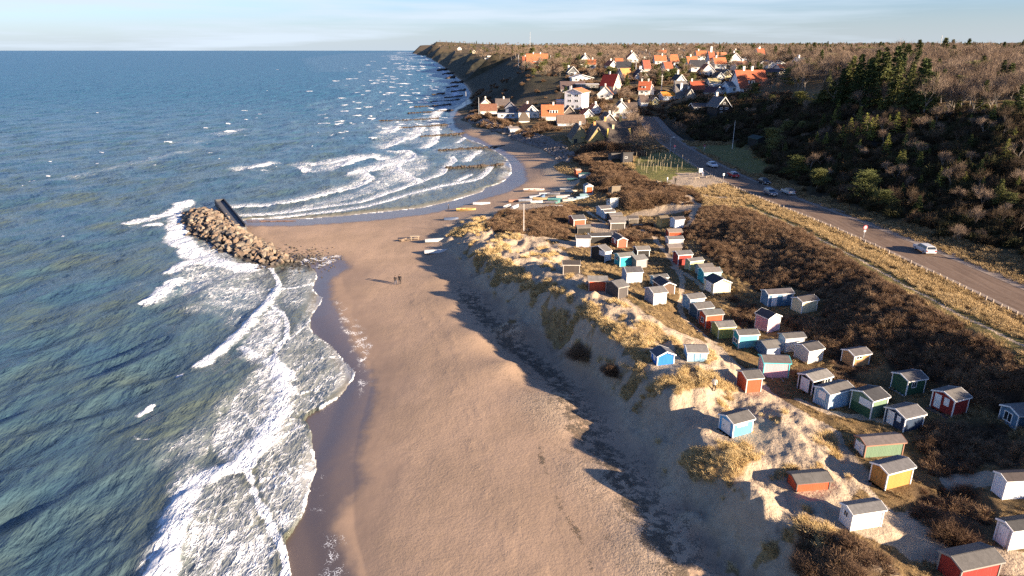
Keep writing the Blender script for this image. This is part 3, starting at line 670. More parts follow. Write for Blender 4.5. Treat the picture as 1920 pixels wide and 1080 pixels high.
def building(name, cat, group, label, N, wR, wL, hp, rot=22, typ='X', wall=WHITE, roof=FELT, trim=WHITE, feats=(), pitch=21, over=.18, wallk='boards', roofk='felt_roof',
             L=None, W=None, h=None, lift=.0, chim=(), zf=None, rthick=.07, trimw=.10, corner=True, hip=0.0, wallL=None, lmax=None):
    a = R(rot)
    x, y, z = [float(v[0]) for v in cast(N[0], N[1])]
    if zf is not None: x, y = [float(v) for v in at_z(N[0], N[1], zf)]; z = zf
    if L is None: L = abs(solve_len(x, y, z, a, N[0]+wR))
    if W is None: W = abs(solve_len(x, y, z, a+math.pi/2, N[0]-wL))
    if lmax: L = min(L, lmax); W = min(W, lmax)
    if h is None: h = solve_h(x, y, z, hp)
    c, s = math.cos(a), math.sin(a)
    cx_ = x+c*L/2-s*W/2; cy_ = y+s*L/2+c*W/2
    level_pad(cx_, cy_, a, L+.6, W+.6, z-.04, 1.5 if L < 6 else 4)
    root = empty(name, (cx_, cy_, z+lift), a, label, cat, group)
    PLACED.append((cx_, cy_, max(L, W)/2, z))
    x0, x1, y0, y1 = -L/2, L/2, -W/2, W/2
    zb = -.35-lift
    tp = math.tan(R(pitch))
    wm = paint(wallk, wall); tm = paint('trim_paint', trim)
    rm = paint(roofk, roof)
    mb = MB()
    if typ == 'X':
        rh = tp*W/2; prof = [(0, y0, zb), (0, y1, zb), (0, y1, h), (0, 0, h+rh), (0, y0, h)]
        mb.prism([(x0, p[1], p[2]) for p in prof], (L, 0, 0))
    elif typ == 'Y':
        rh = tp*L/2; prof = [(x0, 0, zb), (x1, 0, zb), (x1, 0, h), (0, 0, h+rh), (x0, 0, h)]
        mb.prism([(p[0], y1, p[2]) for p in prof], (0, -W, 0))
    elif typ == 'M':     # single slope falling towards the back left
        rh = tp*W; mb.prism([(x0, y0, zb), (x0, y1, zb), (x0, y1, h), (x0, y0, h+rh)], (L, 0, 0))
    else:                # flat
        rh = 0; mb.box(x0, x1, y0, y1, zb, h)
    mb.build('wall', wm, root)
    rb = MB(); tb = MB(); o = over; t = rthick
    def slab(mbx, e0, e1, r0, r1, th):   # e: eave edge ends, r: ridge edge ends
        q = [Vector(e0), Vector(e1), Vector(r1), Vector(r0)]
        nrm = (q[1]-q[0]).cross(q[3]-q[0]).normalized()
        if nrm.z < 0: nrm = -nrm
        mbx.prism([tuple(p+nrm*.012) for p in q], nrm*th)
    if typ == 'X':
        for sg in (-1, 1):
            ye = sg*(W/2+o); ze = h-tp*o; hx = hip*W/2
            slab(rb, (x0-o, ye, ze), (x1+o, ye, ze), (x0-o+hx, 0, h+rh), (x1+o-hx, 0, h+rh), t)
        if hip:
            for sg in (-1, 1):
                xe = sg*(L/2+o); rb.prism([(xe, -W/2-o, h-tp*o), (xe, W/2+o, h-tp*o), (xe-sg*hip*W/2, 0, h+rh+.02)], (0, 0, t))
        else:
            for xs in (x0-o-.03, x1+o):
                for sg in (-1, 1):
                    tb.prism([(xs, sg*(W/2+o), h-tp*o-.05), (xs, sg*(W/2+o), h-tp*o-.05+trimw+.05), (xs, 0, h+rh+trimw), (xs, 0, h+rh-.05)], (.035, 0, 0))
            for sg in (-1, 1): tb.box(x0-o, x1+o, sg*(W/2+o+.015)-.015, sg*(W/2+o+.015)+.015, h-tp*o-.06, h-tp*o+.06)
    elif typ == 'Y':
        for sg in (-1, 1):
            xe = sg*(L/2+o); ze = h-tp*o
            slab(rb, (xe, y0-o, ze), (xe, y1+o, ze), (0, y0-o, h+rh), (0, y1+o, h+rh), t)
            for ys in (y0-o-.035, y1+o):
                tb.prism([(xe, ys, ze-.05), (xe, ys, ze+trimw), (0, ys, h+rh+trimw), (0, ys, h+rh-.05)], (0, .035, 0))
            tb.box(xe-.015+sg*.02, xe+.015+sg*.02, y0-o, y1+o, ze-.06, ze+.06)
    elif typ == 'M':
        slab(rb, (x0-o, y1+o, h-tp*o), (x1+o, y1+o, h-tp*o), (x0-o, y0-o, h+rh+tp*o), (x1+o, y0-o, h+rh+tp*o), t)
        tb.box(x0-o, x1+o, y0-o-.04, y0-o, h+rh+tp*o-.06, h+rh+tp*o+.09)
        for xs in (x0-o-.04, x1+o+.005): tb.prism([(xs, y1+o, h-tp*o-.05), (xs, y1+o, h-tp*o+.08), (xs, y0-o, h+rh+tp*o+.08), (xs, y0-o, h+rh+tp*o-.05)], (.035, 0, 0))
    else:
        rb.box(x0-o, x1+o, y0-o, y1+o, h+.003, h+.12); tb.box(x0-o-.03, x1+o+.03, y0-o-.03, y0-o-.003, h-.02, h+.15); tb.box(x0-o-.03, x0-o-.003, y0-o, y1+o, h-.02, h+.15)
    if corner:
        for (xc, yc) in ((x0, y0), (x1, y0), (x0, y1)):
            cw = .05; tb.box(xc-cw, xc+cw, yc-cw, yc+cw, zb+.3, h-.02)
    ro = rb.build('roof', rm, root)
    if tb.v: tb.build('trim', tm, root)
    for (u, dy, cs, chh, ccol) in chim:
        mc = MB(); mc.box(-cs/2, cs/2, -cs/2, cs/2, -1.2, chh); mc.box(-cs/2-.06, cs/2+.06, -cs/2-.06, cs/2+.06, chh, chh+.12)
        co = mc.build('chimney', paint('masonry', ccol), ro)
        if typ == 'X': co.location = (u*L/2, dy, h+rh-abs(dy)*tp)
        else: co.location = (dy, u*W/2, h+rh-abs(dy)*tp)
    for ft in feats:
        face, kind, u0, u1, v0, v1 = ft[:6]; colr = ft[6] if len(ft) > 6 else WHITE
        if kind == 'deck':
            m2 = MB(); m2.box(x0-u0, x0-.01, y0-.1, y1, -.16, -.04)
            for k in range(3): m2.box(x0-u0+.05, x0-u0+.15, y0+k*W/2.2, y0+k*W/2.2+.08, -.4, -.16)
            m2.build('deck', paint('painted_wood', colr), root); continue
        if kind == 'steps':
            m2 = MB()
            for k in range(3):
                m2.box(u0*L/2-.5, u0*L/2+.5, y0-.25-.22*k-.22, y0-.25-.22*k-.04, -.05-.16*k-.05, -.05-.16*k)
            m2.box(u0*L/2-.55, u0*L/2-.5, y0-.85, y0, -.55, 0); m2.box(u0*L/2+.5, u0*L/2+.55, y0-.85, y0, -.55, 0)
            m2.build('steps', paint('painted_wood', colr), root); continue
        if kind == 'posts':
            m2 = MB()
            for k in range(int(u0)):
                m2.box(x0+L*k/(u0-1)-.05, x0+L*k/(u0-1)+.05, y0-u1, y0-u1+.1, -.3, h)
            m2.build('porch_post', tm, root); continue
        if kind == 'battens':
            m2 = MB(); n_ = int(u0)
            for k in range(n_):
                if face == 'F': m2.box(x0+L*(k+.3)/n_, x0+L*(k+.62)/n_, y0-.02, y0-.001, -.1, h-.03)
                else: m2.box(x0-.02, x0-.001, y0+W*(k+.3)/n_, y0+W*(k+.62)/n_, -.1, h-.03)
            m2.build('battens', paint('trim_paint', colr), root); continue
        def pbox(mbx, a0, a1, b0, b1, d0, d1):
            if face == 'F': mbx.box(x0+a0*L, x0+a1*L, y0-d1, y0-d0, b0, b1)
            else: mbx.box(x0-d1, x0-d0, y0+a0*W, y0+a1*W, b0, b1)
        span = L if face == 'F' else W
        b0, b1 = v0*h, v1*h
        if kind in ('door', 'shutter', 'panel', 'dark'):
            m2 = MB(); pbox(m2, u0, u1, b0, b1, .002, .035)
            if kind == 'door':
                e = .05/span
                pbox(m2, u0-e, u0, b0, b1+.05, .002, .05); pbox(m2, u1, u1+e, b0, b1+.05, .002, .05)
            d = m2.build({'door': 'door', 'shutter': 'shutter', 'panel': 'wall_panel', 'dark': 'shade_panel'}[kind], paint('painted_wood', colr), root)  # the dark kind is a flat panel with shade put into its colour
            if kind == 'door' and span*(u1-u0) > 0:
                m3 = MB(); pbox(m3, (u0*.25+u1*.75), (u0*.25+u1*.75)+.04/span, (b0+b1)/2-.05, (b0+b1)/2+.05, .036, .07); m3.build('handle', paint('metal_grey', (.1, .1, .1)), d)
        elif kind == 'win':
            m2 = MB(); fw = max(.05, .08*(u1-u0)*span); e = fw/span
            pbox(m2, u0, u0+e, b0, b1, .002, .05); pbox(m2, u1-e, u1, b0, b1, .002, .05)
            pbox(m2, u0+e, u1-e, b0, b0+fw, .002, .05); pbox(m2, u0+e, u1-e, b1-fw, b1, .002, .05); um = (u0+u1)/2
            pbox(m2, um-e*.35, um+e*.35, b0+fw, b1-fw, .012, .045)
            wo = m2.build('window', paint('trim_paint', colr), root)
            m3 = MB(); pbox(m3, u0+e, u1-e, b0+fw, b1-fw, .003, .011); m3.build('pane', glassm(), wo)
        elif kind == 'dormer':
            # a dormer standing on the front slope
            m2 = MB(); dx = (u1-u0)*L; xc = x0+(u0+u1)/2*L; zt = h+v1; yb = y0+v0
            m2.box(xc-dx/2, xc+dx/2, yb, yb+2.2, h-.1, zt); dd = m2.build('dormer', paint('plaster', WHITE), root)
            m3 = MB(); m3.box(xc-dx/2-.15, xc+dx/2+.15, yb-.2, yb+2.6, zt+.003, zt+.15); m3.build('dormer_roof', rm, dd)
            m4 = MB(); nn = max(1, int(dx/1.1))
            for k in range(nn): m4.box(xc-dx/2+dx*(k+.2)/nn, xc-dx/2+dx*(k+.8)/nn, yb-.03, yb-.002, h+.35, zt-.2)
            m4.build('pane', glassm(), dd)
    return root
# ---------------------------------------------------------------- beach huts
SKY_B = (.10, .40, .72); RED = (.52, .085, .035); DRED = (.25, .028, .022); NAVY = (.025, .045, .085); GRN = (.035, .095, .05); LGRN = (.13, .20, .13); TEAL = (.03, .33, .37); TURQ = (.14, .45, .50)
OCHRE = (.42, .205, .055); CREAM = (.66, .58, .36); BLK = (.028, .026, .024); GREY = (.30, .285, .27); LBLU = (.27, .43, .55); PINK = (.66, .38, .41); YGRN = (.36, .36, .11); LILAC = (.50, .50, .62); BLU = (.02, .16, .55); STEEL = (.10, .19, .28); BROWN = (.13, .085, .06)
Ldd = ('L', 'door', .22, .8, .02, .9); Ld = ('L', 'door', .12, .45, .02, .88); Lw = ('L', 'win', .55, .85, .45, .85)
HG = 'wooden beach huts among the dunes'
huts = [
 ('sky blue hut with white double doors alone on open pale sand', (1373,820), 36, 25, 26, 24, 'X', SKY_B, FELT, WHITE, [Ldd, ('L','deck',.7,0,0,0), ('F','shutter',.2,.72,.62,.92)]),
 ('low orange red hut half sunk in the sand below the yellow hut', (1493,922), 61, 17, 17, 8, 'X', RED, FELT, (.12,.10,.09), []),
 ('plain white hut with grey roof standing in dry grass near the bottom edge', (1594,995), 57, 20, 32, 12, 'X', (.70,.74,.75), (.15,.145,.14), WHITE, [('L','win',.35,.75,.5,.85)]),
 ('ochre wooden hut with narrow deck just below the long green hut', (1659,919), 47, 29, 32, 20, 'X', OCHRE, (.13,.125,.125), WHITE, [('L','deck',.6,0,0,0,(.2,.17,.14)), ('L','door',.35,.65,.02,.85,(.40,.21,.06))]),
 ('long green hut with white doors and brownish roof', (1620,858), 71, 19, 24, 8, 'X', LGRN, (.15,.125,.115), (.30,.16,.11), [('L','door',.15,.5,.02,.85), ('L','door',.56,.9,.1,.8)]),
 ('dark red hut with large grey roof cut by the bottom edge', (1796,1100), 73, 39, 33, 14, 'X', DRED, FELT, (.25,.24,.22), []),
 ('white hut with dark roof cut by the right edge', (1879,936), 60, 20, 35, 4, 'X', (.66,.70,.74), (.075,.06,.055), WHITE, []),
 ('pale grey hut with white door cut by the lower right corner', (1889,1032), 68, 26, 38, 10, 'X', (.48,.50,.49), (.06,.058,.056), WHITE, [Ldd]),
 ('black hut with white double doors and a white deck left of the striped blue hut', (1521,741), 34, 26, 27, 25, 'X', BLK, (.19,.18,.165), WHITE, [('L','door',.25,.8,.02,.92), ('L','deck',.6,0,0,0), ('F','win',.62,.95,.5,.95)]),
 ('blue and white striped hut with white shutters', (1552,768), 42, 27, 29, 24, 'X', (.10,.28,.46), (.13,.12,.11), (.62,.70,.74), [('L','shutter',.25,.75,.45,.92), ('F','battens',14,0,0,0,(.52,.62,.68)), ('L','battens',9,0,0,0,(.52,.62,.68))]),
 ('green hut with a wide pair of white shutters and small ladder', (1631,785), 28, 38, 34, 24, 'X', LGRN, DARKFELT, WHITE, [('L','shutter',.05,.62,.5,.88), ('L','dark',0,.98,.0,.48,GRN)]),  # dark green lower panel paints the shaded side of the same green
 ('navy hut with white door and white shutter behind scrub', (1693,810), 35, 36, 26, 20, 'X', NAVY, (.125,.12,.12), WHITE, [('L','door',.55,.85,.02,.95), ('L','shutter',.2,.4,.5,.9)]),
 ('dark green hut with one small square white window', (1698,741), 33, 28, 27, 16, 'X', GRN, (.095,.09,.09), WHITE, [('F','win',.22,.5,.45,.85), ('L','deck',.35,0,0,0,(.35,.35,.36))]),
 ('dark red hut with white door and porch steps at the scrub edge', (1784,781), 27, 40, 30, 22, 'X', DRED, (.14,.13,.12), WHITE, [('L','door',.6,.85,.1,.92), ('L','shutter',.22,.45,.45,.92), ('L','deck',.8,0,0,0,(.10,.07,.06))]),
 ('navy hut with outlined square window cut by the right edge', (1904,806), 44, 32, 27, 8, 'X', STEEL, (.20,.185,.17), WHITE, [('L','win',.3,.78,.2,.85)]),
 ('natural wood hut with wide white fascia deep in the scrub', (1599,688), 29, 22, 21, 18, 'X', (.42,.24,.11), (.12,.11,.11), WHITE, [('F','win',.1,.5,.62,.95)]),
 ('weathered white hut with dark roof right of the plain white hut', (1514,682), 26, 25, 24, 22, 'X', (.55,.52,.46), (.075,.07,.068), WHITE, []),
 ('plain white hut with grey roof behind the navy hut with a twin window', (1470,660), 35, 12, 26, 10, 'X', (.72,.72,.70), FELT, (.35,.36,.38), []),
 ('navy hut with pale front and twin dark window above the pink hut', (1436,672), 26, 20, 19, 14, 'X', (.08,.15,.27), (.15,.14,.125), (.10,.14,.22), [('F','panel',.0,.98,.0,1.0,(.55,.58,.64)), ('F','win',.3,.58,.55,.9), ('F','win',.58,.86,.55,.9)]),
 ('pink hut with turquoise roof edges and pale blue steps', (1430,707), 47, 2, 28, -4, 'X', PINK, (.14,.12,.11), (.10,.55,.58), [('F','steps',.1,0,0,0,(.45,.58,.68))]),
 ('plain brick red hut left of the pink hut with turquoise edges', (1398,736), 28, 17, 26, 10, 'X', RED, FELT, (.55,.52,.50), []),
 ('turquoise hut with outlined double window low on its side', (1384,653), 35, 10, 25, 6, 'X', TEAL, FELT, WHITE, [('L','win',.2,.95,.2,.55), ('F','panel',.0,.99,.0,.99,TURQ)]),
 ('yellow green hut between the red hut and the turquoise hut', (1346,635), 30, 13, 21, 10, 'X', YGRN, (.16,.15,.14), (.70,.68,.50), []),
 ('bright red hut right of the path with small white framed window', (1322,616), 31, 12, 25, 14, 'X', RED, (.13,.13,.12), (.42,.38,.36), [('L','win',.3,.7,.3,.7)]),
 ('dark blue hut wedged between the light blue and the bright red huts', (1307,599), 28, 15, 20, 16, 'X', (.05,.10,.15), (.14,.13,.12), (.5,.52,.55), []),
 ('light blue hut topmost of the row beside the winding path', (1293,582), 26, 14, 21, 18, 'X', LBLU, (.15,.14,.13), WHITE, [('F','panel',.45,.95,.1,.9,(.60,.68,.66))]),
 ('cream yellow gabled hut with white double doors and white window', (1337,552), 31, 17, 20, 14, 'Y', CREAM, (.045,.047,.055), WHITE, [('L','door',.25,.8,.02,.9), ('F','shutter',.35,.7,.3,.95)]),
 ('white slatted hut standing alone left of the path', (1225,572), 23, 16, 22, 18, 'X', (.42,.45,.50), (.17,.16,.15), WHITE, [('F','battens',9,0,0,0,WHITE)]),
 ('brown boarded hut with white gable boards and dark roof', (1240,553), 24, 16, 17, 14, 'Y', BROWN, (.055,.052,.058), WHITE, []),
 ('blue hut half hidden behind the brown gabled hut', (1228,538), 23, 9, 16, 18, 'X', (.13,.27,.42), FELT, WHITE, []),
 ('pale blue boarded hut with shadow painted into its white front', (1175,531), 28, 9, 20, 8, 'X', (.34,.42,.52), (.10,.095,.095), WHITE, [('F','panel',.02,.98,.0,.98,(.42,.52,.62))]),  # front panel is blue grey: shadow on white boards put into the colour
 ('charcoal hut with a pale corner board on the grassy slope', (1159,560), 17, 23, 21, 30, 'X', (.07,.062,.06), (.13,.125,.12), (.30,.28,.26), []),
 ('bright red hut on the slope left of the charcoal hut', (1104,545), 33, 1, 19, -2, 'X', RED, (.19,.18,.165), (.35,.3,.27), []),
 ('black brown hut with double pitched roof nearest the beach', (1056,514), 30, 2, 18, -2, 'X', (.07,.055,.048), (.065,.055,.05), (.50,.45,.40), []),
 ('open fronted black hut on white posts', (1134,492), 11, 26, 20, 34, 'X', BLK, (.15,.14,.135), WHITE, [('L','panel',.0,.42,.55,.98,(.7,.7,.72)), ('F','panel',.1,.9,.1,.98,(.7,.68,.7))]),
 ('teal hut with small white framed window', (1162,500), 26, 10, 18, 18, 'X', TEAL, (.17,.16,.14), (.50,.72,.72), [('L','win',.35,.75,.5,.9)]),
 ('grey weathered hut right of the teal hut', (1193,503), 19, 15, 15, 22, 'X', GREY, (.17,.165,.155), (.36,.34,.33), []),
 ('black hut with white corner posts behind the teal hut', (1195,482), 22, 7, 13, 8, 'X', BLK, (.18,.165,.145), WHITE, []),
 ('lilac white hut at the end of the sandy clearing', (1081,463), 25, 1, 16, -2, 'X', LILAC, (.095,.085,.085), WHITE, []),
 ('broad black hut behind the lilac white hut', (1106,456), 41, 5, 13, 6, 'X', BLK, (.06,.056,.055), WHITE, []),
 ('small red hut with white corners right of the broad black hut', (1158,464), 17, 12, 14, 12, 'Y', (.46,.11,.065), (.14,.11,.10), WHITE, [('L','shutter',.3,.6,.3,.85)]),
 ('red hut with white roof edges in the brown scrub', (1076,424), 21, 9, 12, 14, 'X', (.46,.10,.05), (.10,.095,.095), WHITE, []),
 ('black hut just below the red hut in the scrub', (1083,438), 24, 6, 11, 6, 'X', BLK, (.17,.155,.135), (.2,.18,.16), []),
 ('pale blue hut furthest left of the close cluster', (1127,406), 18, 9, 14, 18, 'X', (.40,.50,.58), (.13,.12,.115), WHITE, []),
 ('pale blue gabled hut second in the close cluster', (1134,411), 18, 6, 13, 16, 'X', (.36,.52,.60), (.12,.11,.105), WHITE, []),
 ('dark hut with grey felt roof in the middle of the close cluster', (1144,415), 22, 6, 11, 12, 'X', (.06,.055,.05), (.16,.145,.135), (.2,.18,.17), []),
 ('dark hut with wide grey roof at the right of the close cluster', (1148,421), 27, 4, 9, 6, 'X', (.06,.055,.05), (.20,.175,.155), (.2,.18,.17), []),
 ('dark hut with white fascia and white door post facing the clearing', (1145,430), 26, 4, 12, 6, 'X', (.08,.07,.06), (.19,.17,.15), (.72,.70,.66), []),
 ('low dark hut right of the close cluster', (1179,419), 17, 5, 9, 6, 'X', (.10,.085,.07), (.09,.08,.075), (.4,.36,.32), []),
 ('narrow white hut with sloping roof at the top of the close cluster', (1144,390), 15, 7, 13, 22, 'M', (.62,.66,.66), (.34,.30,.24), (.5,.48,.42), [('L','win',.2,.7,.6,.95)]),
 ('ochre yellow hut beside the white hut at the scrub corner', (1239,427), 14, 8, 17, 16, 'X', (.56,.36,.13), (.17,.135,.09), (.5,.36,.18), []),
 ('white hut with pale blue side right of the ochre yellow hut', (1265,429), 17, 9, 17, 18, 'X', (.66,.74,.80), (.10,.085,.08), (.4,.42,.45), []),
 ('red hut below the white hut at the scrub corner', (1254,446), 24, 5, 11, 6, 'X', RED, (.24,.19,.155), (.30,.24,.2), []),
 ('whitish hut with white roof edges below the red corner hut', (1254,460), 26, 3, 11, 6, 'X', (.44,.44,.44), (.15,.14,.135), WHITE, []),
 ('brown grey hut with weathered roof above the dark red hut', (1254,475), 23, 6, 11, 8, 'X', (.12,.10,.085), (.22,.185,.16), (.22,.18,.16), []),
 ('dark red hut with white corner board topmost of the slanting row', (1271,497), 25, 10, 19, 12, 'X', (.33,.045,.035), (.14,.135,.13), WHITE, []),
 ('pale olive hut with cream front right of the dark red row hut', (1293,508), 24, 9, 18, 20, 'X', (.42,.44,.24), (.15,.145,.14), (.72,.70,.55), []),
 ('small brown roofed hut behind the tall turquoise hut', (1312,517), 24, 5, 15, 8, 'X', (.25,.35,.36), (.16,.14,.125), (.3,.27,.24), []),
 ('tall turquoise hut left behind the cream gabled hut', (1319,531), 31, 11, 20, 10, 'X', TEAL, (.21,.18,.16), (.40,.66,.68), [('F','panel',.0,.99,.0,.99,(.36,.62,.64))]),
 ('wide steel blue hut with white door, white shutter and white screen', (1439,575), 45, 13, 23, 10, 'X', (.09,.19,.30), (.115,.10,.10), WHITE, [('F','door',.15,.34,.02,.92), ('F','shutter',.58,.76,.5,.9)]),
 ('cream hut with white edges right of the wide steel blue hut', (1502,588), 28, 19, 22, 22, 'X', (.60,.52,.33), (.085,.075,.07), WHITE, []),
 ('pale pink gabled hut with dark roof above the white huts', (1438,624), 22, 23, 27, 26, 'Y', (.72,.46,.48), (.03,.032,.045), WHITE, [('L','shutter',.08,.34,.2,.92,(.60,.30,.34)), ('L','shutter',.38,.64,.2,.92,(.60,.30,.34)), ('L','shutter',.68,.94,.2,.92,(.60,.30,.34))]),
 ('vivid blue gabled hut on the dune crest', (1232,685), 31, 11, 17, 14, 'Y', BLU, (.10,.10,.115), WHITE, [('L','shutter',.35,.65,.3,.85)]),
 ('light blue boarded hut right of the vivid blue hut', (1289,677), 35, 3, 17, -2, 'X', (.26,.46,.60), (.19,.175,.16), WHITE, [('F','panel',.05,.33,.02,.95,(.30,.52,.66)), ('F','panel',.36,.64,.02,.95,(.30,.52,.66)), ('F','panel',.67,.96,.02,.95,(.30,.52,.66))]),
 ('white gabled hut with red front among the beached boats', (1098,364), 13, 5, 15, 10, 'Y', (.74,.73,.72), (.33,.29,.25), WHITE, [('F','panel',.1,.95,.0,.88,(.56,.10,.035))]),
 ('lone grey brown hut in the brown scrub above the boats', (1147,364), 16, 3, 9, 18, 'M', (.17,.135,.095), (.10,.10,.10), (.2,.17,.14), []),
 ('small orange red shed at the foot of the shaded bank', (1081,330), 8, 3, 10, 16, 'X', (.52,.10,.045), (.35,.30,.26), (.5,.2,.1), []),
 ('low pale boat shed right of the small orange red shed', (1086,334), 20, 2, 7, 2, 'X', (.50,.50,.52), (.04,.10,.10), (.4,.4,.4), []),
]
for (lab, N, wR, wL, hp, rot, typ, wc_, rc_, tc_, ft) in huts:
    building('beach_hut', 'beach hut', HG, lab, N, wR, wL, hp, rot, typ, wc_, rc_, tc_, ft, lmax=6.5,
             W=2.0 if wL <= 6 else None, pitch=24 if typ == 'Y' else 19, over=.16)
# ---------------------------------------------------------------- village houses
ORA = (.46, .160, .068); ORR = (.38, .110, .052); MRED = (.30, .04, .028); BRN = (.16, .105, .078); SLATE = (.045, .048, .055); THA = (.105, .085, .07); PLA = (.70, .67, .61); CRM = (.70, .60, .40); YEL = (.62, .42, .10); CH = (.7, .66, .6)
def wins(face, n, v0, v1, m=.1, col=WHITE):
    return [(face, 'win', m+(1-2*m)*(k+.22)/n, m+(1-2*m)*(k+.78)/n, v0, v1, col) for k in range(n)]
VG = 'houses of the village above the bay'
def hs(lab, N, wR, wL, hp, rot, typ, wall, roof, feats=(), roofk='tile_roof', pitch=42, trim=WHITE, chim=(), **k):
    k.setdefault('over', .45); k.setdefault('wallk', 'plaster')
    return building('house', 'house', VG, lab, N, wR, wL, hp, rot, typ, wall, roof, trim, feats, pitch, roofk=roofk, chim=chim, rthick=.22, trimw=.28, corner=False, **k)
def c1(u=0., dy=0., s=.8, h=1.3, c=CH): return (u, dy, s, h, c)
hs('low white house with brown roof by the pole at the shore end', (901,215), 30, 3, 8, 2, 'X', PLA, (.22,.11,.07), [('F','door',.1,.3,.02,.9)], W=7)
hs('cream gabled house with a piece of orange roof behind the shore pole', (903,203), 17, 4, 9, 6, 'Y', CRM, ORA, wins('F',2,.4,.8), chim=[c1(.3)], W=9)
hs('brown roofed house at the foot of the shaded bluff', (930,203), 24, 3, 5, 0, 'X', (.35,.30,.25), (.13,.11,.10), chim=[c1(.2)], W=8)
hs('dark gabled house behind the low white annex', (948,211), 20, 3, 9, 2, 'Y', (.10,.12,.17), (.10,.08,.085), [], trim=(.3,.28,.3), W=8)
hs('long low white annex with flat roof', (933,222), 38, 3, 9, 0, 'F', (.42,.50,.60), (.20,.21,.24), wins('F',3,.3,.8), W=6)
hs('white gabled house with orange roof next to the thatched hut', (984,221), 27, 12, 10, 12, 'Y', PLA, (.5,.13,.04), [('F','win',.42,.58,1.1,1.5)]+wins('F',2,.3,.7), chim=[c1(.4)])
hs('orange roofed house with white dormer between white gables', (1017,226), 38, 4, 10, 0, 'X', PLA, ORA, [('F','dormer',.35,.75,.6,2.4,0)], chim=[c1(0.1)], pitch=47, W=8.5, over=.6)
hs('small brown thatched hut with white wall below the white gable', (973,230), 20, 5, 6, 4, 'X', (.62,.58,.5), (.14,.11,.085), [], roofk='thatch', hip=.9, pitch=50, W=5)
hs('dark house with pale gable boards right of the orange roof', (1058,216), 20, 6, 5, 4, 'Y', (.12,.10,.09), (.07,.065,.065), [], trim=(.6,.55,.48), pitch=48, W=7)
hs('long brown roofed house above the garden wall', (1046,236), 50, 3, 6, 2, 'X', (.60,.60,.62), (.19,.135,.10), wins('F',5,.35,.8), W=7)
hs('tiny white shed on the rocky bank above the beach', (957,250), 17, 4, 8, 6, 'F', PLA, (.35,.3,.25), [('F','door',.4,.6,.02,.8)])
villa = hs('tall white villa with three storeys and balconies', (1058,204), 32, 3, 31, -24, 'Y', (.80,.79,.77), (.50,.20,.09), wins('F',3,.06,.24)+wins('F',2,.42,.58)+wins('F',2,.74,.9), pitch=21, chim=[c1(-.5,-2.5,1.0,2.2)], over=.7, W=12)
hs('low terrace wing left of the tall white villa', (1043,203), 15, 3, 15, -10, 'F', (.42,.38,.35), (.5,.5,.5), [('F','panel',0,1,.75,1.0,(.75,.75,.75))], W=7)
hs('dark red roofed house with cream gable end', (1150,176), 13, 25, 16, 52, 'Y', (.72,.64,.46), MRED, [('F','win',.15,.85,.3,.6), ('F','win',.3,.75,1.0,1.3)], pitch=56, chim=[c1(.2)])
hs('grey gabled cottage on the edge of the bluff', (1065,143), 19, 3, 8, 4, 'Y', (.13,.135,.14), SLATE, [('F','door',.6,.8,0,.9), ('F','win',.2,.5,.3,.9)], pitch=44, chim=[c1(.7,-2,1.1,2.6)], W=8)
hs('wide low white gabled bungalow above the terrace house', (1073,153), 38, 3, 7, 4, 'Y', (.72,.70,.68), (.55,.54,.52), wins('F',4,.2,.8), pitch=15, W=10, over=.8)
hs('flat roofed grey terrace house above the tall villa', (1080,166), 42, 3, 8, -4, 'F', (.17,.155,.14), (.62,.6,.58), wins('F',4,.25,.8), W=9)
hs('brown roofed house half hidden behind the tall villa', (1052,172), 44, 3, 5, 0, 'X', (.5,.42,.32), (.115,.085,.08), W=9)
hs('white house with bright orange roof and gable balcony', (1170,152), 16, 15, 9, 32, 'X', (.72,.70,.66), (.56,.24,.08), [('L','dark',.15,.85,.0,.7,(.2,.2,.21))], pitch=50, over=.7)
hs('white gabled cottage with slate roof and bulky chimney', (1192,151), 21, 3, 9, 6, 'Y', PLA, SLATE, wins('F',2,.3,.75)+[('F','win',.42,.6,1.1,1.5)], pitch=46, chim=[c1(-.2,0,1.3,1.8,(.75,.75,.75))], W=9)
hs('large orange roofed villa on top of the bluff', (989,129), 38, 8, 10, 4, 'X', PLA, ORA, [('F','dormer',.3,.75,.6,1.9,0)]+wins('F',3,.2,.7), pitch=46, chim=[c1(-.35), c1(.35)], W=14, over=.8)
hs('orange roofed side wing of the villa on the bluff', (981,127), 10, 3, 7, 4, 'X', PLA, ORR, pitch=46, W=12, chim=[c1(0)])
hs('orange roofed house with white gable in the trees', (1144,128), 12, 4, 6, 10, 'Y', PLA, ORR, pitch=50, chim=[c1(0)], W=12)
hs('low orange roofed house beside the dark shed in the trees', (1155,126), 13, 2, 5, 0, 'X', PLA, ORA, pitch=40, W=9)
hs('dark slate roofed house behind the bright orange roof', (1158,132), 26, 2, 5, 0, 'X', (.1,.11,.13), SLATE, pitch=36, W=10)
hs('orange roofed house with white end gable above the road', (1197,177), 21, 6, 9, -14, 'X', PLA, ORR, [('F','dormer',.25,.6,.5,1.8,0)]+wins('F',2,.2,.7), pitch=46, chim=[c1(-.6), c1(.6)], W=8)
hs('steep white gable end joined to the orange roof above the road', (1217,177), 9, 5, 9, 10, 'Y', PLA, ORR, [], pitch=62, W=8)
hs('white cottage with brown roof at the bend of the road', (1202,199), 13, 3, 8, 6, 'X', PLA, (.12,.09,.075), [('F','door',.1,.4,.02,.9)], W=7, chim=[c1(.6)])
hs('small yellow gabled house beside the dark hillside', (1223,196), 11, 3, 8, 4, 'Y', (.66,.54,.26), (.12,.10,.08), wins('F',1,.3,.8,.2), W=9)
hs('long brown thatched house left of the road bend', (1164,211), 30, 3, 4, 0, 'X', (.45,.38,.3), (.12,.09,.075), roofk='thatch', chim=[c1(.1,0,.9,1.2,(.5,.28,.16))], W=8)
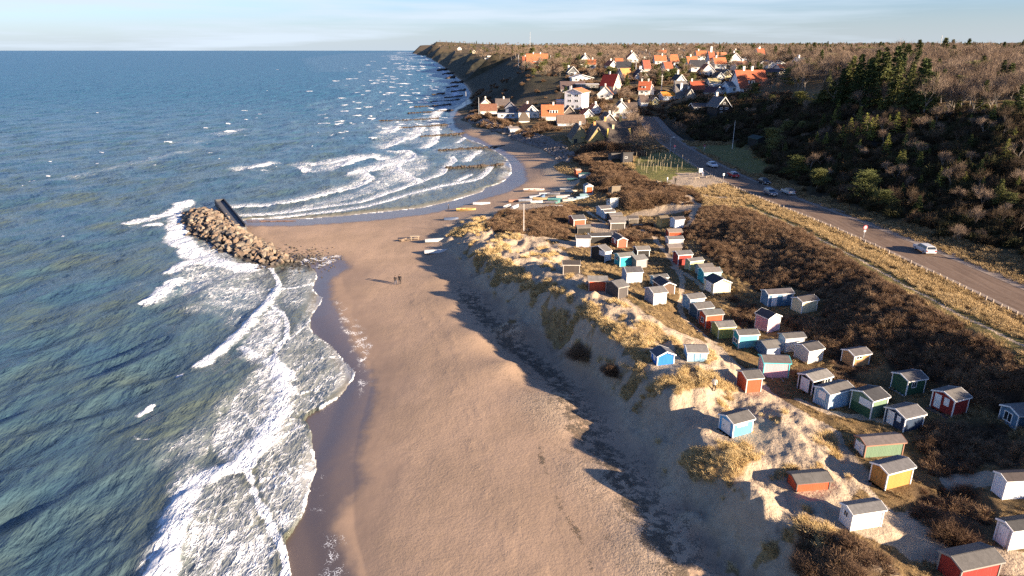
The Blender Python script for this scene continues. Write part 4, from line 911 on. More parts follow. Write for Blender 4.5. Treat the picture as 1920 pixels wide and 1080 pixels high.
hs('white gabled house with red roof among the shore houses', (1108,213), 18, 6, 7, 20, 'Y', PLA, (.36,.10,.05), wins('F',2,.3,.7), chim=[c1(-.6)], pitch=44)
hs('white gable with dark red roof in front of the red roofed white house', (1095,221), 17, 4, 7, 8, 'Y', PLA, (.28,.08,.05), wins('F',2,.3,.7), pitch=44, W=9)
hs('grey barn with broad white gable boards', (1126,236), 33, 4, 5, 4, 'Y', (.27,.24,.21), (.06,.055,.055), [('F','win',.42,.58,.9,1.5,(.3,.3,.3))], pitch=46, chim=[c1(-.8,0,.8,1.2)], W=11, trim=(.8,.8,.78))
hs('thatched yellow farmhouse gable nearest the bay', (1073,269), 30, 4, 10, 4, 'Y', (.34,.28,.15), THA, [('F','door',.1,.3,.02,.85,(.03,.04,.05)), ('F','panel',.55,.95,.95,1.2,YEL)], roofk='thatch', pitch=56, chim=[c1(-.6)], W=11, trim=(.35,.28,.2))
hs('thatched yellow farmhouse with the darkest middle gable', (1105,271), 30, 4, 9, 4, 'Y', (.36,.28,.12), THA, [('F','door',.4,.55,.02,.9,(.03,.03,.03))], roofk='thatch', pitch=56, chim=[c1(.2,0,.9,1.3,(.6,.3,.12))], W=12, trim=(.35,.28,.2))
hs('long thatched farmhouse wing with two chimneys', (1122,263), 72, 4, 8, 2, 'X', YEL, (.14,.11,.09), roofk='thatch', pitch=50, chim=[c1(-.6,0,.8,1.5,(.6,.34,.14)), c1(.2,0,.9,2.2,(.62,.45,.16))], W=9)
hs('thatched farmhouse gable with bright yellow wall by the hedge', (1140,275), 44, 4, 9, 2, 'X', YEL, THA, wins('F',4,.35,.8,.1,(.5,.3,.1)), roofk='thatch', pitch=52, hip=.4, chim=[c1(-.5,0,.8,1.3,(.6,.5,.3))], W=7)
man = hs('large white mansion with huge orange roof at the wood edge', (1387,177), 52, 10, 14, 10, 'X', (.80,.80,.80), ORR, [('F','dormer',.32,.52,.8,3.0,0)]+wins('F',6,.3,.8), pitch=50, chim=[c1(-.45,0,1.0,1.8), c1(.15,0,1.0,1.8)], W=13, over=.7)
hs('pale blue white annex with grey roof left of the mansion', (1366,177), 19, 4, 15, 8, 'X', (.56,.66,.74), (.16,.17,.19), wins('F',1,.4,.8,.25), pitch=24, W=9)
hs('black timber house with white windows on the shaded slope', (1344,217), 24, 16, 18, 12, 'Y', (.022,.02,.02), (.13,.13,.135), wins('F',2,.2,.42)+wins('F',2,.62,.86)+[('F','win',.42,.6,1.12,1.4)], wallk='boards', pitch=50, chim=[c1(.6,0,.8,1.6)], W=9)
hs('low black wing with a row of white windows left of the black timber house', (1300,212), 28, 3, 11, 2, 'X', (.022,.02,.02), (.06,.06,.065), wins('F',6,.35,.8,.03), wallk='boards', pitch=22, W=7)
hs('steep grey roofed house with tall white chimney stripe', (1268,184), 21, 4, 6, 4, 'X', (.3,.3,.3), (.15,.145,.14), [], pitch=60, W=8, chim=[(-.1,-2.6,1.1,3.4,(.8,.8,.8))])
hs('dark steep gable right of the white chimney stripe', (1289,183), 12, 4, 6, 4, 'Y', (.35,.31,.26), (.09,.085,.085), pitch=56, W=8, chim=[c1(.2)])
hs('low blue grey house with bright orange roof by the road', (1243,188), 23, 4, 8, 6, 'X', (.33,.38,.46), (.70,.30,.05), wins('F',3,.3,.8), pitch=24, W=8)
hs('white gabled house with red white barge boards in the trees', (1269,156), 16, 5, 6, 8, 'Y', PLA, SLATE, wins('F',1,.5,1.0,.3), pitch=48, chim=[c1(.3,0,.9,2.4)], W=9)
hs('yellow gabled house above the road', (1354,147), 17, 3, 7, 4, 'Y', (.68,.58,.30), (.18,.13,.09), wins('F',2,.5,.9), pitch=46, chim=[c1(.2)], W=9)
hs('white gabled house just left of the yellow gable', (1343,149), 15, 3, 5, 4, 'Y', PLA, SLATE, wins('F',1,.5,1,.3), pitch=44, W=9)
hs('low house with pale yellow roof', (1331,158), 20, 3, 4, 2, 'X', PLA, (.55,.46,.22), pitch=26, W=7)
hs('white walled low house under the pale yellow roof', (1334,164), 26, 2, 5, 0, 'F', PLA, (.6,.6,.58), W=6)
hs('maroon roofed house with two white gables', (1340,178), 14, 4, 5, 20, 'Y', PLA, (.09,.045,.05), pitch=48, W=9, chim=[c1(0)])
hs('maroon roofed white gable left of the mansion annex', (1353,177), 12, 8, 5, 18, 'Y', PLA, (.09,.05,.055), pitch=46, W=10)
hs('red roofed house half in shadow above the dark steep gable', (1297,174), 24, 3, 6, 0, 'X', (.05,.055,.07), (.36,.09,.045), pitch=42, W=9, chim=[c1(-.8)])
hs('small white house with orange red roof in the upper village', (1248,134), 13, 3, 6, 10, 'X', PLA, ORR, pitch=42, W=8)
hs('white gable right of the small orange red roof', (1262,132), 10, 2, 4, 4, 'Y', PLA, SLATE, pitch=44, W=8, chim=[c1(0)])
hs('orange roof in the bare trees of the upper village', (1258,119), 14, 3, 4, 8, 'X', (.5,.45,.4), ORA, pitch=44, W=9)
hs('orange roofed white house right of the dark pine clump', (1291,126), 18, 3, 5, 6, 'X', PLA, ORA, pitch=44, W=10, chim=[c1(-.2)])
hs('large white hall roof at the top of the village', (1440,128), 34, 6, 7, 8, 'Y', (.80,.80,.78), (.16,.16,.17), pitch=22, W=14)
hs('orange roofed houses tallest at the back of the village', (1423,117), 12, 3, 8, 8, 'X', PLA, ORR, pitch=50, W=10, chim=[c1(-.2)])
hs('orange gabled house with slanting white verge', (1437,116), 11, 3, 7, 8, 'Y', PLA, ORA, pitch=52, W=10)
hs('narrow white house below the orange roofs', (1424,130), 9, 3, 10, 6, 'Y', PLA, SLATE, pitch=40, W=9)
hs('yellow walled flat house right of the white hall', (1473,124), 13, 2, 5, 0, 'F', (.62,.44,.10), (.3,.3,.3), W=9)
hs('white low house with orange roof edge below the hall', (1462,132), 16, 3, 4, 6, 'X', PLA, (.55,.2,.08), pitch=26, W=8)
hs('small white gable left of the orange roofs', (1393,115), 9, 2, 4, 4, 'Y', PLA, SLATE, pitch=44, W=9)
hs('small white gable with dark roof below its twin', (1402,123), 11, 3, 4, 8, 'Y', PLA, SLATE, pitch=40, W=9)
hs('white house with pointed chimney and red roof', (1331,117), 9, 2, 5, 4, 'X', PLA, (.4,.12,.06), pitch=50, W=9, chim=[c1(0,0,1.2,3.2,(.75,.75,.75))])
hs('dark house under an orange roof in the upper wood', (1347,115), 16, 3, 5, 2, 'X', (.06,.06,.07), (.5,.2,.1), pitch=40, W=10)
hs('pale pointed gable in the bare trees', (1319,128), 9, 3, 3, 4, 'Y', (.5,.42,.35), (.3,.2,.16), pitch=50, W=9)
hs('reddish house behind the slate roofed cottage', (1208,134), 11, 3, 6, 4, 'X', (.5,.42,.36), (.36,.11,.07), pitch=46, W=9)
hs('dark maroon house right of the hall in the brown wood', (1459,140), 12, 5, 4, 16, 'Y', (.6,.52,.4), (.08,.065,.08), pitch=40, W=10)
hs('white house far along the cliff', (858,94), 6, 2, 3, 0, 'Y', PLA, PLA, pitch=40, W=25)
hs('cream gable further along the cliff top', (886,100), 5, 2, 3, 0, 'Y', CRM, CRM, pitch=44, W=16)
hs('long white flat house at the cliff edge', (914,107), 13, 2, 2.5, 6, 'F', PLA, PLA, W=10)
hs('low white house at the cliff edge below the long white one', (909,111), 7, 2, 2, 6, 'F', PLA, PLA, W=8)
# small houses half hidden in the trees, too alike to tell apart
hr = random.Random(31); HK = (('small white house with orange roof half hidden in the upper village trees', PLA, ORA, 44), ('small white gabled house with dark roof half hidden in the village trees', PLA, SLATE, 46), ('small pale house with brown roof half hidden in the village trees', (.6,.54,.45), (.2,.11,.075), 40))
hn = 0
for (px, py) in ((1096,130),(1088,122),(1176,118),(1228,122),(1316,142),(1340,130),(1366,122),(1380,132),(1372,108),(1306,112),(1270,108),(1230,108),(1200,112),(1412,108),(1450,112),(1486,126),(1500,134),(1296,134),(1216,186),(1120,186),(1076,222),(1148,222)):
    k = HK[hr.choice((0, 0, 1, 1, 1, 2))]; q = cast(px, py)
    if near_placed_any(float(q[0][0]), float(q[1][0]), 5): continue
    y_ = float(q[1][0]); building('house', 'house', 'small houses half hidden in the village trees', k[0], (px, py), 10, 5, 4, hr.choice((2, 8, 18, -8, 30)), hr.choice('XXY'), k[1], k[2], WHITE, wins('F', 2, .35, .8), k[3], roofk='tile_roof', wallk='plaster', rthick=.2, trimw=.25, corner=False, over=.4, chim=[c1(hr.choice((-.5, .4)))], L=hr.uniform(7, 9.5), W=hr.uniform(6, 7.5), h=hr.uniform(2.6, 3.4))
# open timber shed beside the post field
building('boat_shed', 'shed', None, 'black timber shed with open bay beside the field of posts', (1168,307), 18, 3, 14, 4, 'M', (.065,.06,.06), (.08,.08,.085), (.1,.1,.1), [('F','win',.15,.45,.7,.95)], 12, W=5)
building('boat_shed', 'shed', None, 'low open carport joined left of the black timber shed', (1146,303), 22, 3, 10, 4, 'M', (.11,.10,.095), (.085,.085,.09), (.12,.12,.12), [('F','dark',.05,.95,.05,.55,(.05,.045,.03))], 10, W=5)  # closed wall; the dark panel paints the shade inside the bay
building('dark_shed', 'shed', None, 'black shed with green roof edge on the shaded lawn', (1419,275), 18, 5, 14, 10, 'Y', (.015,.015,.014), (.02,.035,.03), (.05,.09,.07), [], 24, W=6)
build_ground()
ribbon('road', RP, -3.6, 3.4, 0.0, m_as, zroad, n=5)
ribbon('gravel_shoulder', RP, 3.4, 6.3, .02, m_gr, zroad)
ribbon('road_edge', RP, -4.4, -3.6, .02, m_gr, zroad)
# ---------------------------------------------------------------- sea
WU0, WU1, WY0, WY1, WNU, WNV = -1.15, 0.22, 26.0, 30000.0, 950, 1350
WS0, WS1 = math.log(WY0+GC), math.log(WY1+GC)
Sw, Uw = np.meshgrid(np.linspace(WS0, WS1, WNV), np.linspace(WU0, WU1, WNU), indexing='ij')
WY = np.exp(Sw)-GC; WX = Uw*(WY+GC)
G = hgt(WX, WY)                       # ground under the water
G = np.where(WY > TY1, -6, G)
def rotc(x, y, deg):                  # a: across the crests, b: along them
    t = R(deg); return x*math.cos(t)-y*math.sin(t), x*math.sin(t)+y*math.cos(t)
def lod(lam): return 1-sst(lam*45, lam*130, WY)
deep = sst(0.0, -2.5, G)
H = np.zeros(WX.shape)
a, b = rotc(WX+3*fbm(WX/40, WY/40, 2, 3), WY, 14); H += .75*deep*(1-np.abs(gn(a/15, b/46, 101))*1.7)
a, b = rotc(WX+1.0*fbm(WX/12, WY/12, 2, 4), WY, 30); H += .42*(.25+.75*deep)*1.25*(1-np.abs(gn(a/6.2, b/19, 102))*1.7)*lod(12)
a, b = rotc(WX, WY, -8); H += .22*(.3+.7*deep)*gn(a/3.6, b/9.5, 103)*lod(6)
a, b = rotc(WX+.4*fbm(WX/4, WY/4, 2, 6), WY, 38); H += .16*(.3+.7*deep)*(1-np.abs(gn(a/2.0, b/5.4, 104))*1.8)*lod(3.5)
a, b = rotc(WX, WY, 5); H += .035*gn(a/.95, b/2.3, 105)*lod(2)
H -= .6*deep
D = np.zeros(WX.shape)                # foam density
def W(pts, step=14): return smooth_line(np.stack(at_z(np.array(dense(pts, step))[:, 0], np.array(dense(pts, step))[:, 1], 0.0), 1), 1)
def fline(pts, w, s=1.0, wob=.5, seed=0, bumpz=0.0, tail=0.0, tails=.6, side=1):
    """a line of foam; tail: foam trailing on one side, in metres"""
    global D, H
    P = pts if isinstance(pts, np.ndarray) else W(pts); w = max(w, .0032*float(P[:, 1].mean())*(P[:, 1].mean() > 110)); md = w*3+wob*2+tail+2
    d, sg = dpoly(WX, WY, P, md)
    m = d < md-.01
    dd = d[m] + wob*fbm(WX[m]/(wob*2.4), WY[m]/(wob*2.4), 4, 200+seed)
    v = s*(1-sst(w*.35, w*1.35, dd))*(.72+.55*np.clip(fbm(WX[m]/(w*4+2), WY[m]/(w*4+2), 3, 250+seed)+.5, 0, .8))
    if tail:
        t = tails*(1-sst(0, tail, dd))*(sg[m]*side > 0); v = np.maximum(v, t)
    D[m] = np.maximum(D[m], v)
    if bumpz: H[m] += 1.6*bumpz*np.exp(-(d[m]/(w*1.1))**2)*(.75+.5*fbm(WX[m]/2.5, WY[m]/2.5, 3, 300+seed))
def fpoly(pts, dens, soft=2.0, wob=2.0, seed=0):
    global D
    P = W(pts, 30); md = soft+wob*2+1
    d, _ = dpoly(WX, WY, P, md, True); i = inside(WX, WY, P)
    s = np.where(i, d, -d); m = s > -md+.01
    s[m] += wob*fbm(WX[m]/(wob*2.5), WY[m]/(wob*2.5), 4, 400+seed)
    m = s > -soft
    D[m] = np.maximum(D[m], dens*sst(-soft, soft, s[m])*(.82+.35*fbm(WX[m]/5, WY[m]/5, 3, 450+seed)))
# swash outline of the near beach: how far the water has run up
SW = [(250,1140),(537,1120),(537,1080),(542,1051),(530,1017),(552,990),(573,960),(580,921),(597,878),(588,840),(585,806),(580,792),(566,781),(600,765),(640,743),(658,720),(672,700),(650,682),(631,656),(612,638),(585,625),(582,612),(580,598),(611,560),(590,548),(583,535),(600,520),(590,502),(560,492),(540,490),(500,480),(440,470),(400,430),(330,500),(200,800)]
SWB = [(440,425),(460,411),(520,411),(580,411),(640,406),(720,398),(790,391),(850,377),(880,368),(912,358),(905,352),(930,347),(950,338),(962,325),(958,305),(945,292),(925,280),(905,270),(880,262),(858,251),(843,240),(836,226),(842,213),(850,203),(700,200),(550,300),(470,380)]
P_SW = W(SW, 10); P_SWB = W(SWB, 8)
dS, _ = dpoly(WX, WY, P_SW, 14, True); iS = inside(WX, WY, P_SW)
dB, _ = dpoly(WX, WY, P_SWB, 14, True); iB = inside(WX, WY, P_SWB)
run = np.where(iS, dS, -dS); run = np.maximum(run, np.where(iB, dB, -dB))
run = run + .25*fbm(WX/1.1, WY/1.1, 4, 77)
near_zone = (WY < 400) & (WX > -95)
# heavy surf: lines
fline([(290,1110),(308,1075),(322,1025),(337,984),(345,950),(351,931),(378,905),(409,892),(440,880),(462,873),(480,850),(491,830),(505,808),(520,786),(532,750),(537,714),(525,692),(506,680)], 1.5, 1.05, 1.1, 1, .42, 3.5, .9, 1)
fline([(371,688),(390,676),(409,666),(430,648),(448,632),(466,612),(481,594),(497,576),(510,560),(520,545)], 1.0, 1.05, .8, 2, .45, 2.2, .85, -1)
fline([(455,655),(466,664),(474,668)], .8, 1, .6, 3, .2)
fline([(506,680),(520,655),(535,640),(542,620),(540,600),(528,586),(510,576)], .5, .95, .6, 4)
fline([(520,545),(526,533),(520,520),(508,508),(502,495)], .5, .95, .5, 5, .1)
fline([(262,782),(272,778),(286,766)], .5, 1, .4, 6, .15)
fline([(332,705),(340,702)], .4, .9, .3, 7); fline([(250,828),(262,834),(280,832)], .25, .7, .3, 8)
fline([(280,570),(300,556),(318,540),(335,530)], 1.6, 1, 1.2, 9, .35, 5, .6, -1)
fline([(318,515),(340,505),(352,490),(362,500)], 2.0, 1, 1.5, 10, .5)
fline([(240,420),(290,410),(330,395),(352,382)], 2.4, .85, 2.2, 11, .2); fline([(345,400),(330,430),(335,455),(370,480),(420,500),(470,505)], 3.2, .95, 2.4, 12, .15)
fline([(275,428),(300,424)], 1.2, .9, .9, 13)
fpoly([(400,440),(350,470),(300,520),(330,560),(370,580),(430,590),(480,590),(520,545),(525,500),(470,490)], .58, 3, 3, 14)
fpoly([(345,560),(400,570),(470,590),(520,560),(500,590),(450,625),(380,600),(330,590)], .44, 3, 3, 24)
fpoly([(520,560),(540,600),(535,640),(506,680),(470,690),(430,680),(450,640),(490,600)], .70, 1.0, .8, 15)
fpoly([(506,680),(537,714),(530,760),(500,820),(465,870),(420,885),(395,860),(400,800),(430,740),(470,700)], .68, 1.2, 1.2, 16)
fpoly([(430,720),(400,770),(350,800),(300,830),(265,870),(290,890),(345,885),(400,880),(430,850),(450,780)], .52, 2.5, 2.6, 17)
fpoly([(320,900),(350,870),(380,865),(400,880),(360,920),(330,935)], .55, 1, 1.2, 18)
fpoly([(400,895),(465,885),(478,930),(508,984),(520,1017),(537,1055),(545,1110),(320,1120),(330,1040),(350,960)], .62, 1.2, .8, 19)
fline([(460,873),(467,887),(477,926),(490,955),(510,984),(517,1000),(520,1017),(535,1040),(540,1060),(530,1110)], .5, .9, .7, 20)
# thin swash sheets
fpoly([(506,680),(540,640),(560,600),(580,560),(600,540),(590,600),(630,656),(672,700),(600,765),(566,781),(540,790),(520,786),(537,720)], .52, .6, .6, 21)
fpoly([(535,770),(566,781),(585,806),(600,880),(575,960),(530,1017),(500,960),(470,890),(500,830)], .60, .5, .5, 22)
fpoly([(540,500),(600,505),(590,560),(540,600),(520,560)], .50, .8, .8, 23)
for k, l in enumerate(([(540,640),(560,625),(578,604),(600,580),(612,560)],[(510,730),(560,690),(600,672),(640,668)],[(530,750),(580,735),(640,700)],[(500,845),(540,812),(570,795),(584,800)],[(486,905),(530,890),(570,870),(595,868)],[(476,925),(540,905),(590,890)],[(505,545),(560,540),(600,528)])):
    fline(l, .13, .85, .16, 30+k)
# edge of the run-up itself
m = near_zone & (np.abs(run) < 1.2) & (G > -.25)
far_ = sst(100, 200, WY[m]); D[m] = np.maximum(D[m], .95*(1-sst(.06, .34+.45*far_, np.abs(run[m]-.2-.2*far_)+(.2-.12*far_)*fbm(WX[m]/.7, WY[m]/.7, 3, 500)))*(.35+.65*sst(-.2, .35, fbm(WX[m]/4, WY[m]/4, 3, 501))))
# north bay
L = [([(430,393),(440,392),(503,387),(566,379),(610,365),(645,357),(679,348),(695,338)],1.0,.5,.35,2.2),([(700,335),(686,329),(692,322),(670,319),(655,326)],.9,.7,.2,2),([(456,406),(506,403),(566,395),(629,387),(673,381),(714,368),(755,354),(786,343),(811,333),(840,326),(833,315),(862,303),(849,294)],.38,.3,.06,.8),
 ([(786,338),(771,329),(745,321),(739,313),(761,303),(780,300),(783,286),(767,283),(748,284)],.75,.6,.2,3),([(520,409),(566,404),(629,397),(680,390),(723,379),(767,365),(818,352),(865,343),(903,337),(909,329),(920,319),(925,312)],.22,.2,0,.4),
 ([(878,303),(887,291),(903,283)],.5,.4,0,1), ([(774,261),(789,250),(794,240)],1.0,.9,.2,3),([(733,275),(758,266),(760,260)],1.6,1.2,.3,4),([(733,251),(748,244),(747,238)],1.8,1.4,.3,4),([(802,278),(806,272),(818,269),(824,259),(818,245),(822,232)],.7,.7,.1,2),([(858,268),(872,259)],.5,.4,0,0),([(640,315),(660,305),(690,295),(720,300)],1.6,1.6,.25,5),([(560,316),(580,322),(575,318)],1.5,1.4,.25,3),([(470,316),(490,312),(503,310)],1.8,1.6,.25,3),([(575,310),(600,312),(640,304),(660,298)],1.0,1.4,.1,4),
 ([(860,340),(880,330),(884,328)],.3,.3,0,0),([(700,320),(730,310),(760,300)],1.5,1.5,.1,4)]
for k, (p, w_, wob, bz, tl) in enumerate(L): fline(p, w_*.95, 1.0, wob*1.6, 50+k, bz, tl*3+4, .66, 1)
fpoly([(440,405),(500,398),(600,380),(700,345),(740,320),(790,300),(800,320),(740,350),(650,380),(540,402)], .56, 2, 2, 80)
fpoly([(700,340),(700,300),(740,280),(800,290),(830,310),(800,330),(750,340)], .58, 3, 3, 81)
fpoly([(560,402),(650,392),(730,372),(800,350),(880,335),(860,350),(760,372),(640,398)], .50, 2, 2, 82)
fpoly([(940,345),(958,335),(962,318),(945,300),(935,312),(930,335)], .45, 1, 1, 83)
fpoly([(850,268),(900,272),(930,290),(900,300),(840,295),(800,285)], .44, 2, 2, 84)
fpoly([(700,230),(830,215),(850,240),(830,262),(760,275),(700,270)], .46, 4, 5, 85)
# white caps further out
caps = [(386,241,9),(433,247,22),(428,232,9),(462,226,8),(480,221,8),(458,208,12),(487,215,8),(190,287,9),(248,276,7),(93,305,7),(182,307,7),(60,340,12),(92,331,8),(290,312,6),(315,268,14),(390,270,5),(395,287,10),(118,446,5),(65,172,3),(257,163,3),
  (605,216,16),(575,233,4),(550,230,6),(636,229,18),(600,232,8),(668,205,18),(690,200,14),(672,194,12),(585,276,5),(495,320,14),(660,148,20),(648,128,6),(690,122,10),(706,133,14),(720,128,10),(760,157,22),(700,157,10),(681,161,8),(722,177,10),(718,190,6),(685,195,8),(760,180,20),(780,175,14),(640,185,16),(612,175,8),(580,172,14),(700,115,10),(740,112,12),(720,105,14),(745,100,10),(730,97,16),(760,96,14),(715,150,20),(740,148,14),(690,170,10),(820,135,10),(800,120,10),(812,150,6),(840,165,4),(650,160,8),(630,152,14),(675,135,8),(612,222,10),(596,249,5),(563,340,8)]
rc = random.Random(4)
for i in range(230):
    y = 97 + 165*rc.random()**1.5; x0 = 735-(y-97)*1.0; x1 = 790+(y-97)*.45
    if y > 150: x1 = min(x1, 835)
    caps.append((x0+(x1-x0)*rc.random()**.8, y, 3+16*rc.random()**1.8))
for i in range(16): caps.append((rc.random()*600, 130+rc.random()*230, 2.2+rc.random()*2.5))
for k, (px, py, wd) in enumerate(caps):
    x, y = at_z(px, py, 0.0); x = float(x); y = float(y)
    dpt = y*CP+CAMH*SP; Lm = wd*dpt/FPX            # length along the crest in metres
    th = max(.5, min(1.5, Lm*.25))*max(1, y/420)
    ang = .35+.5*rc.random()
    if y > 240: ang = .55*rc.random()-.15
    ddx, ddy = math.cos(ang), math.sin(ang)
    m = (np.abs(WX-x) < Lm*2+8) & (np.abs(WY-y) < Lm*2+8+th*6)
    if not m.any(): continue
    ax = (WX[m]-x)*ddx+(WY[m]-y)*ddy; ay = -(WX[m]-x)*ddy+(WY[m]-y)*ddx
    q = np.sqrt((ax/(Lm*.62))**2+(ay/(th*1.6))**2) + .45*fbm(WX[m]/(th*1.5), WY[m]/(th*3), 3, 600+k)
    D[m] = np.maximum(D[m], 1.1*(1-sst(.55, 1.15, q))); H[m] += .5*min(1, th)*np.exp(-((ax/(Lm*.8))**2+(ay/(th*1.4))**2))
# long broken breakers following the far shore
SH = W([(852,250),(838,238),(833,225),(840,212),(858,200),(878,186),(882,175),(874,162),(862,150),(850,140),(835,128),(820,118),(806,110),(793,104.5)], 10)
for k, (of, w_) in enumerate(((8, 1.5),)):
    Q = SH.copy(); Q[:, 0] -= of*(1+.0002*Q[:, 1]); Q = Q[Q[:, 1] > (380 if of > 20 else 420)]
    n0 = D.copy(); fline(smooth_line(Q, 3), w_*1.3, 1.0, w_*2.2, 520+k, .3)
    D = np.maximum(n0, D*np.clip(1.5*fbm(WX/26, WY/(34+WY/14), 3, 540+k)+.50, 0, 1)*1.0)
# pale streaks of spent foam between the bars
for k, (p, dn_, so_) in enumerate((([(60,345),(170,318),(300,290),(420,272),(300,300),(150,335)],.42,4),([(200,318),(330,290),(260,318)],.36,5),([(380,252),(470,236),(480,244),(410,258)],.45,3),([(300,268),(400,262),(380,275)],.38,3),([(560,195),(700,175),(790,150),(780,190),(680,220),(600,215)],.30,8),([(640,235),(760,215),(800,230),(720,262)],.32,6),
   ([(520,225),(640,228),(700,240),(600,262),(540,250)],.25,6),([(600,160),(760,110),(800,125),(790,170),(680,180)],.30,12),([(720,110),(740,96),(790,100),(800,120)],.38,20),([(800,130),(860,150),(880,170),(840,200),(790,190)],.33,8),([(0,470),(120,440),(240,400),(200,380),(60,420)],.14,6),([(180,560),(300,500),(420,470),(330,560)],.22,5),([(560,110),(640,100),(780,96),(800,112),(700,135),(580,135)],.30,30),([(600,205),(830,140),(850,165),(840,200),(700,235),(600,225)],.26,12))):
    fpoly(p, dn_, so_, so_*1.2, 700+k)
D = np.maximum(D, .13*sst(.25, .8, fbm(WX/14+WY/30, WY/22, 4, 901)))
# run-up sheets follow the sand; elsewhere the water lies at its own level
shore = near_zone & (run > -.6)
lvl = H*sst(.5, -1.2, G)*.9 + .03
sheet = G + .045
ZW = np.where(near_zone & (run > .05), np.maximum(lvl, sheet), lvl)
ZW = np.where(near_zone & (run <= .05) & (G > -.35), G-.25, ZW)
ZW = np.where((~near_zone) & (G > .5), np.minimum(ZW, G-.3), ZW)
shallow = sst(-1.5, .05, G)*near_zone + .3*sst(-3, -.5, G)
thin = sst(-.25, .12, G)*near_zone
me, used = grid_mesh('sea', WX, WY, ZW, (ZW > G-.6) & ~(near_zone & (run < -4) & (G > -.9)))
set_attr(me, 'foam', np.clip(D, 0, 1.1), used); set_attr(me, 'shallow', np.clip(shallow, 0, 1), used); set_attr(me, 'thin', thin, used)
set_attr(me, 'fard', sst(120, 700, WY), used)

m, nt, b = mat_new('sea_water')
gp = nd(nt, 'ShaderNodeNewGeometry').outputs['Position']
fo = attr(nt, 'foam'); sh = attr(nt, 'shallow'); th = attr(nt, 'thin'); fd = attr(nt, 'fard')
mpn = nd(nt, 'ShaderNodeMapping', {'Vector': gp, 'Rotation': (0, 0, R(12)), 'Scale': (1.0, .42, 1.0)}).outputs[0]
w1 = noise(nt, mpn, .9, 3, .6).outputs['Color']
wv = nd(nt, 'ShaderNodeVectorMath', {0: w1, 1: (.5, .5, .5)}, operation='SUBTRACT').outputs[0]
wv = nd(nt, 'ShaderNodeVectorMath', {0: wv, 'Scale': 1.3}, operation='SCALE').outputs[0]
wv = nd(nt, 'ShaderNodeVectorMath', {0: mpn, 1: wv}, operation='ADD').outputs[0]
vo = nd(nt, 'ShaderNodeTexVoronoi', {'Vector': wv, 'Scale': 1.25}, feature='DISTANCE_TO_EDGE').outputs['Distance']
vo2 = nd(nt, 'ShaderNodeTexVoronoi', {'Vector': wv, 'Scale': 3.4}, feature='DISTANCE_TO_EDGE').outputs['Distance']
lace = math_(nt, 'SUBTRACT', 1.0, ramp(nt, vo, 0, .32)); lace2 = math_(nt, 'SUBTRACT', 1.0, ramp(nt, vo2, 0, .3))
n1 = ramp(nt, noise(nt, wv, 1.5, 5, .6).outputs[0], .22, .78, False)
n = math_(nt, 'ADD', math_(nt, 'MULTIPLY', n1, .52), math_(nt, 'ADD', math_(nt, 'MULTIPLY', lace, .30), math_(nt, 'MULTIPLY', lace2, .18)))
fm = ramp(nt, math_(nt, 'ADD', math_(nt, 'SUBTRACT', n, 1.0), math_(nt, 'MULTIPLY', fo, 1.14)), .0, .46)
haze_n = ramp(nt, noise(nt, wv, .35, 5, .6).outputs[0], .35, .75)
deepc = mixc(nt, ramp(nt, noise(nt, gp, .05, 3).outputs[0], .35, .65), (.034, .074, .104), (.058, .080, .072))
wc = mixc(nt, fd, deepc, (.034, .106, .162))  # water coloured bluer with distance, standing in for reflected sky
wc = mixc(nt, math_(nt, 'MULTIPLY', sh, .75), wc, (.105, .105, .075))
wc = mixc(nt, math_(nt, 'MULTIPLY', th, .8), wc, (.125, .100, .088))
milk = math_(nt, 'ADD', math_(nt, 'MULTIPLY', math_(nt, 'ADD', ramp(nt, fo, .08, .85), math_(nt, 'MULTIPLY', th, .45)), math_(nt, 'ADD', .20, math_(nt, 'MULTIPLY', haze_n, .38))), math_(nt, 'MULTIPLY', ramp(nt, fo, .35, .85), .28), clamp=True)
wc = mixc(nt, milk, wc, (.50, .53, .58))
fc = mixc(nt, n1, (.50, .55, .61), (.80, .80, .79))
nt.links.new(mixc(nt, fm, wc, fc), b.inputs['Base Color'])
rg = nd(nt, 'ShaderNodeMix', {0: fm, 2: .16, 3: .8}).outputs[0]
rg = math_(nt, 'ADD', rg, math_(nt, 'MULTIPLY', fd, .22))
nt.links.new(rg, b.inputs['Roughness']); b.inputs['IOR'].default_value = 1.33
sp = nd(nt, 'ShaderNodeMix', {0: fm, 2: .5, 3: .1}).outputs[0]
nt.links.new(sp, b.inputs['Specular IOR Level'])
mpr = nd(nt, 'ShaderNodeMapping', {'Vector': gp, 'Rotation': (0, 0, R(24)), 'Scale': (1.0, .38, 1.0)}).outputs[0]
mpq = nd(nt, 'ShaderNodeMapping', {'Vector': gp, 'Rotation': (0, 0, R(-12)), 'Scale': (1.0, .45, 1.0)}).outputs[0]
r1 = noise(nt, mpr, .85, 5, .62, .3).outputs[0]; r2 = noise(nt, mpq, .23, 4, .6, .2).outputs[0]; r3 = noise(nt, mpr, .07, 3, .6).outputs[0]
hh = math_(nt, 'ADD', math_(nt, 'MULTIPLY', r1, .55), math_(nt, 'ADD', math_(nt, 'MULTIPLY', r2, 1.5), math_(nt, 'MULTIPLY', r3, 3.0)))
calm = math_(nt, 'SUBTRACT', 1.0, math_(nt, 'MULTIPLY', th, .92))
hh = math_(nt, 'ADD', math_(nt, 'MULTIPLY', hh, calm), math_(nt, 'MULTIPLY', math_(nt, 'MULTIPLY', fm, n), .26))
bump(nt, hh, 1.0, 1.0, b)
sea = link('sea', me, None, m); tag(sea, kind='structure')
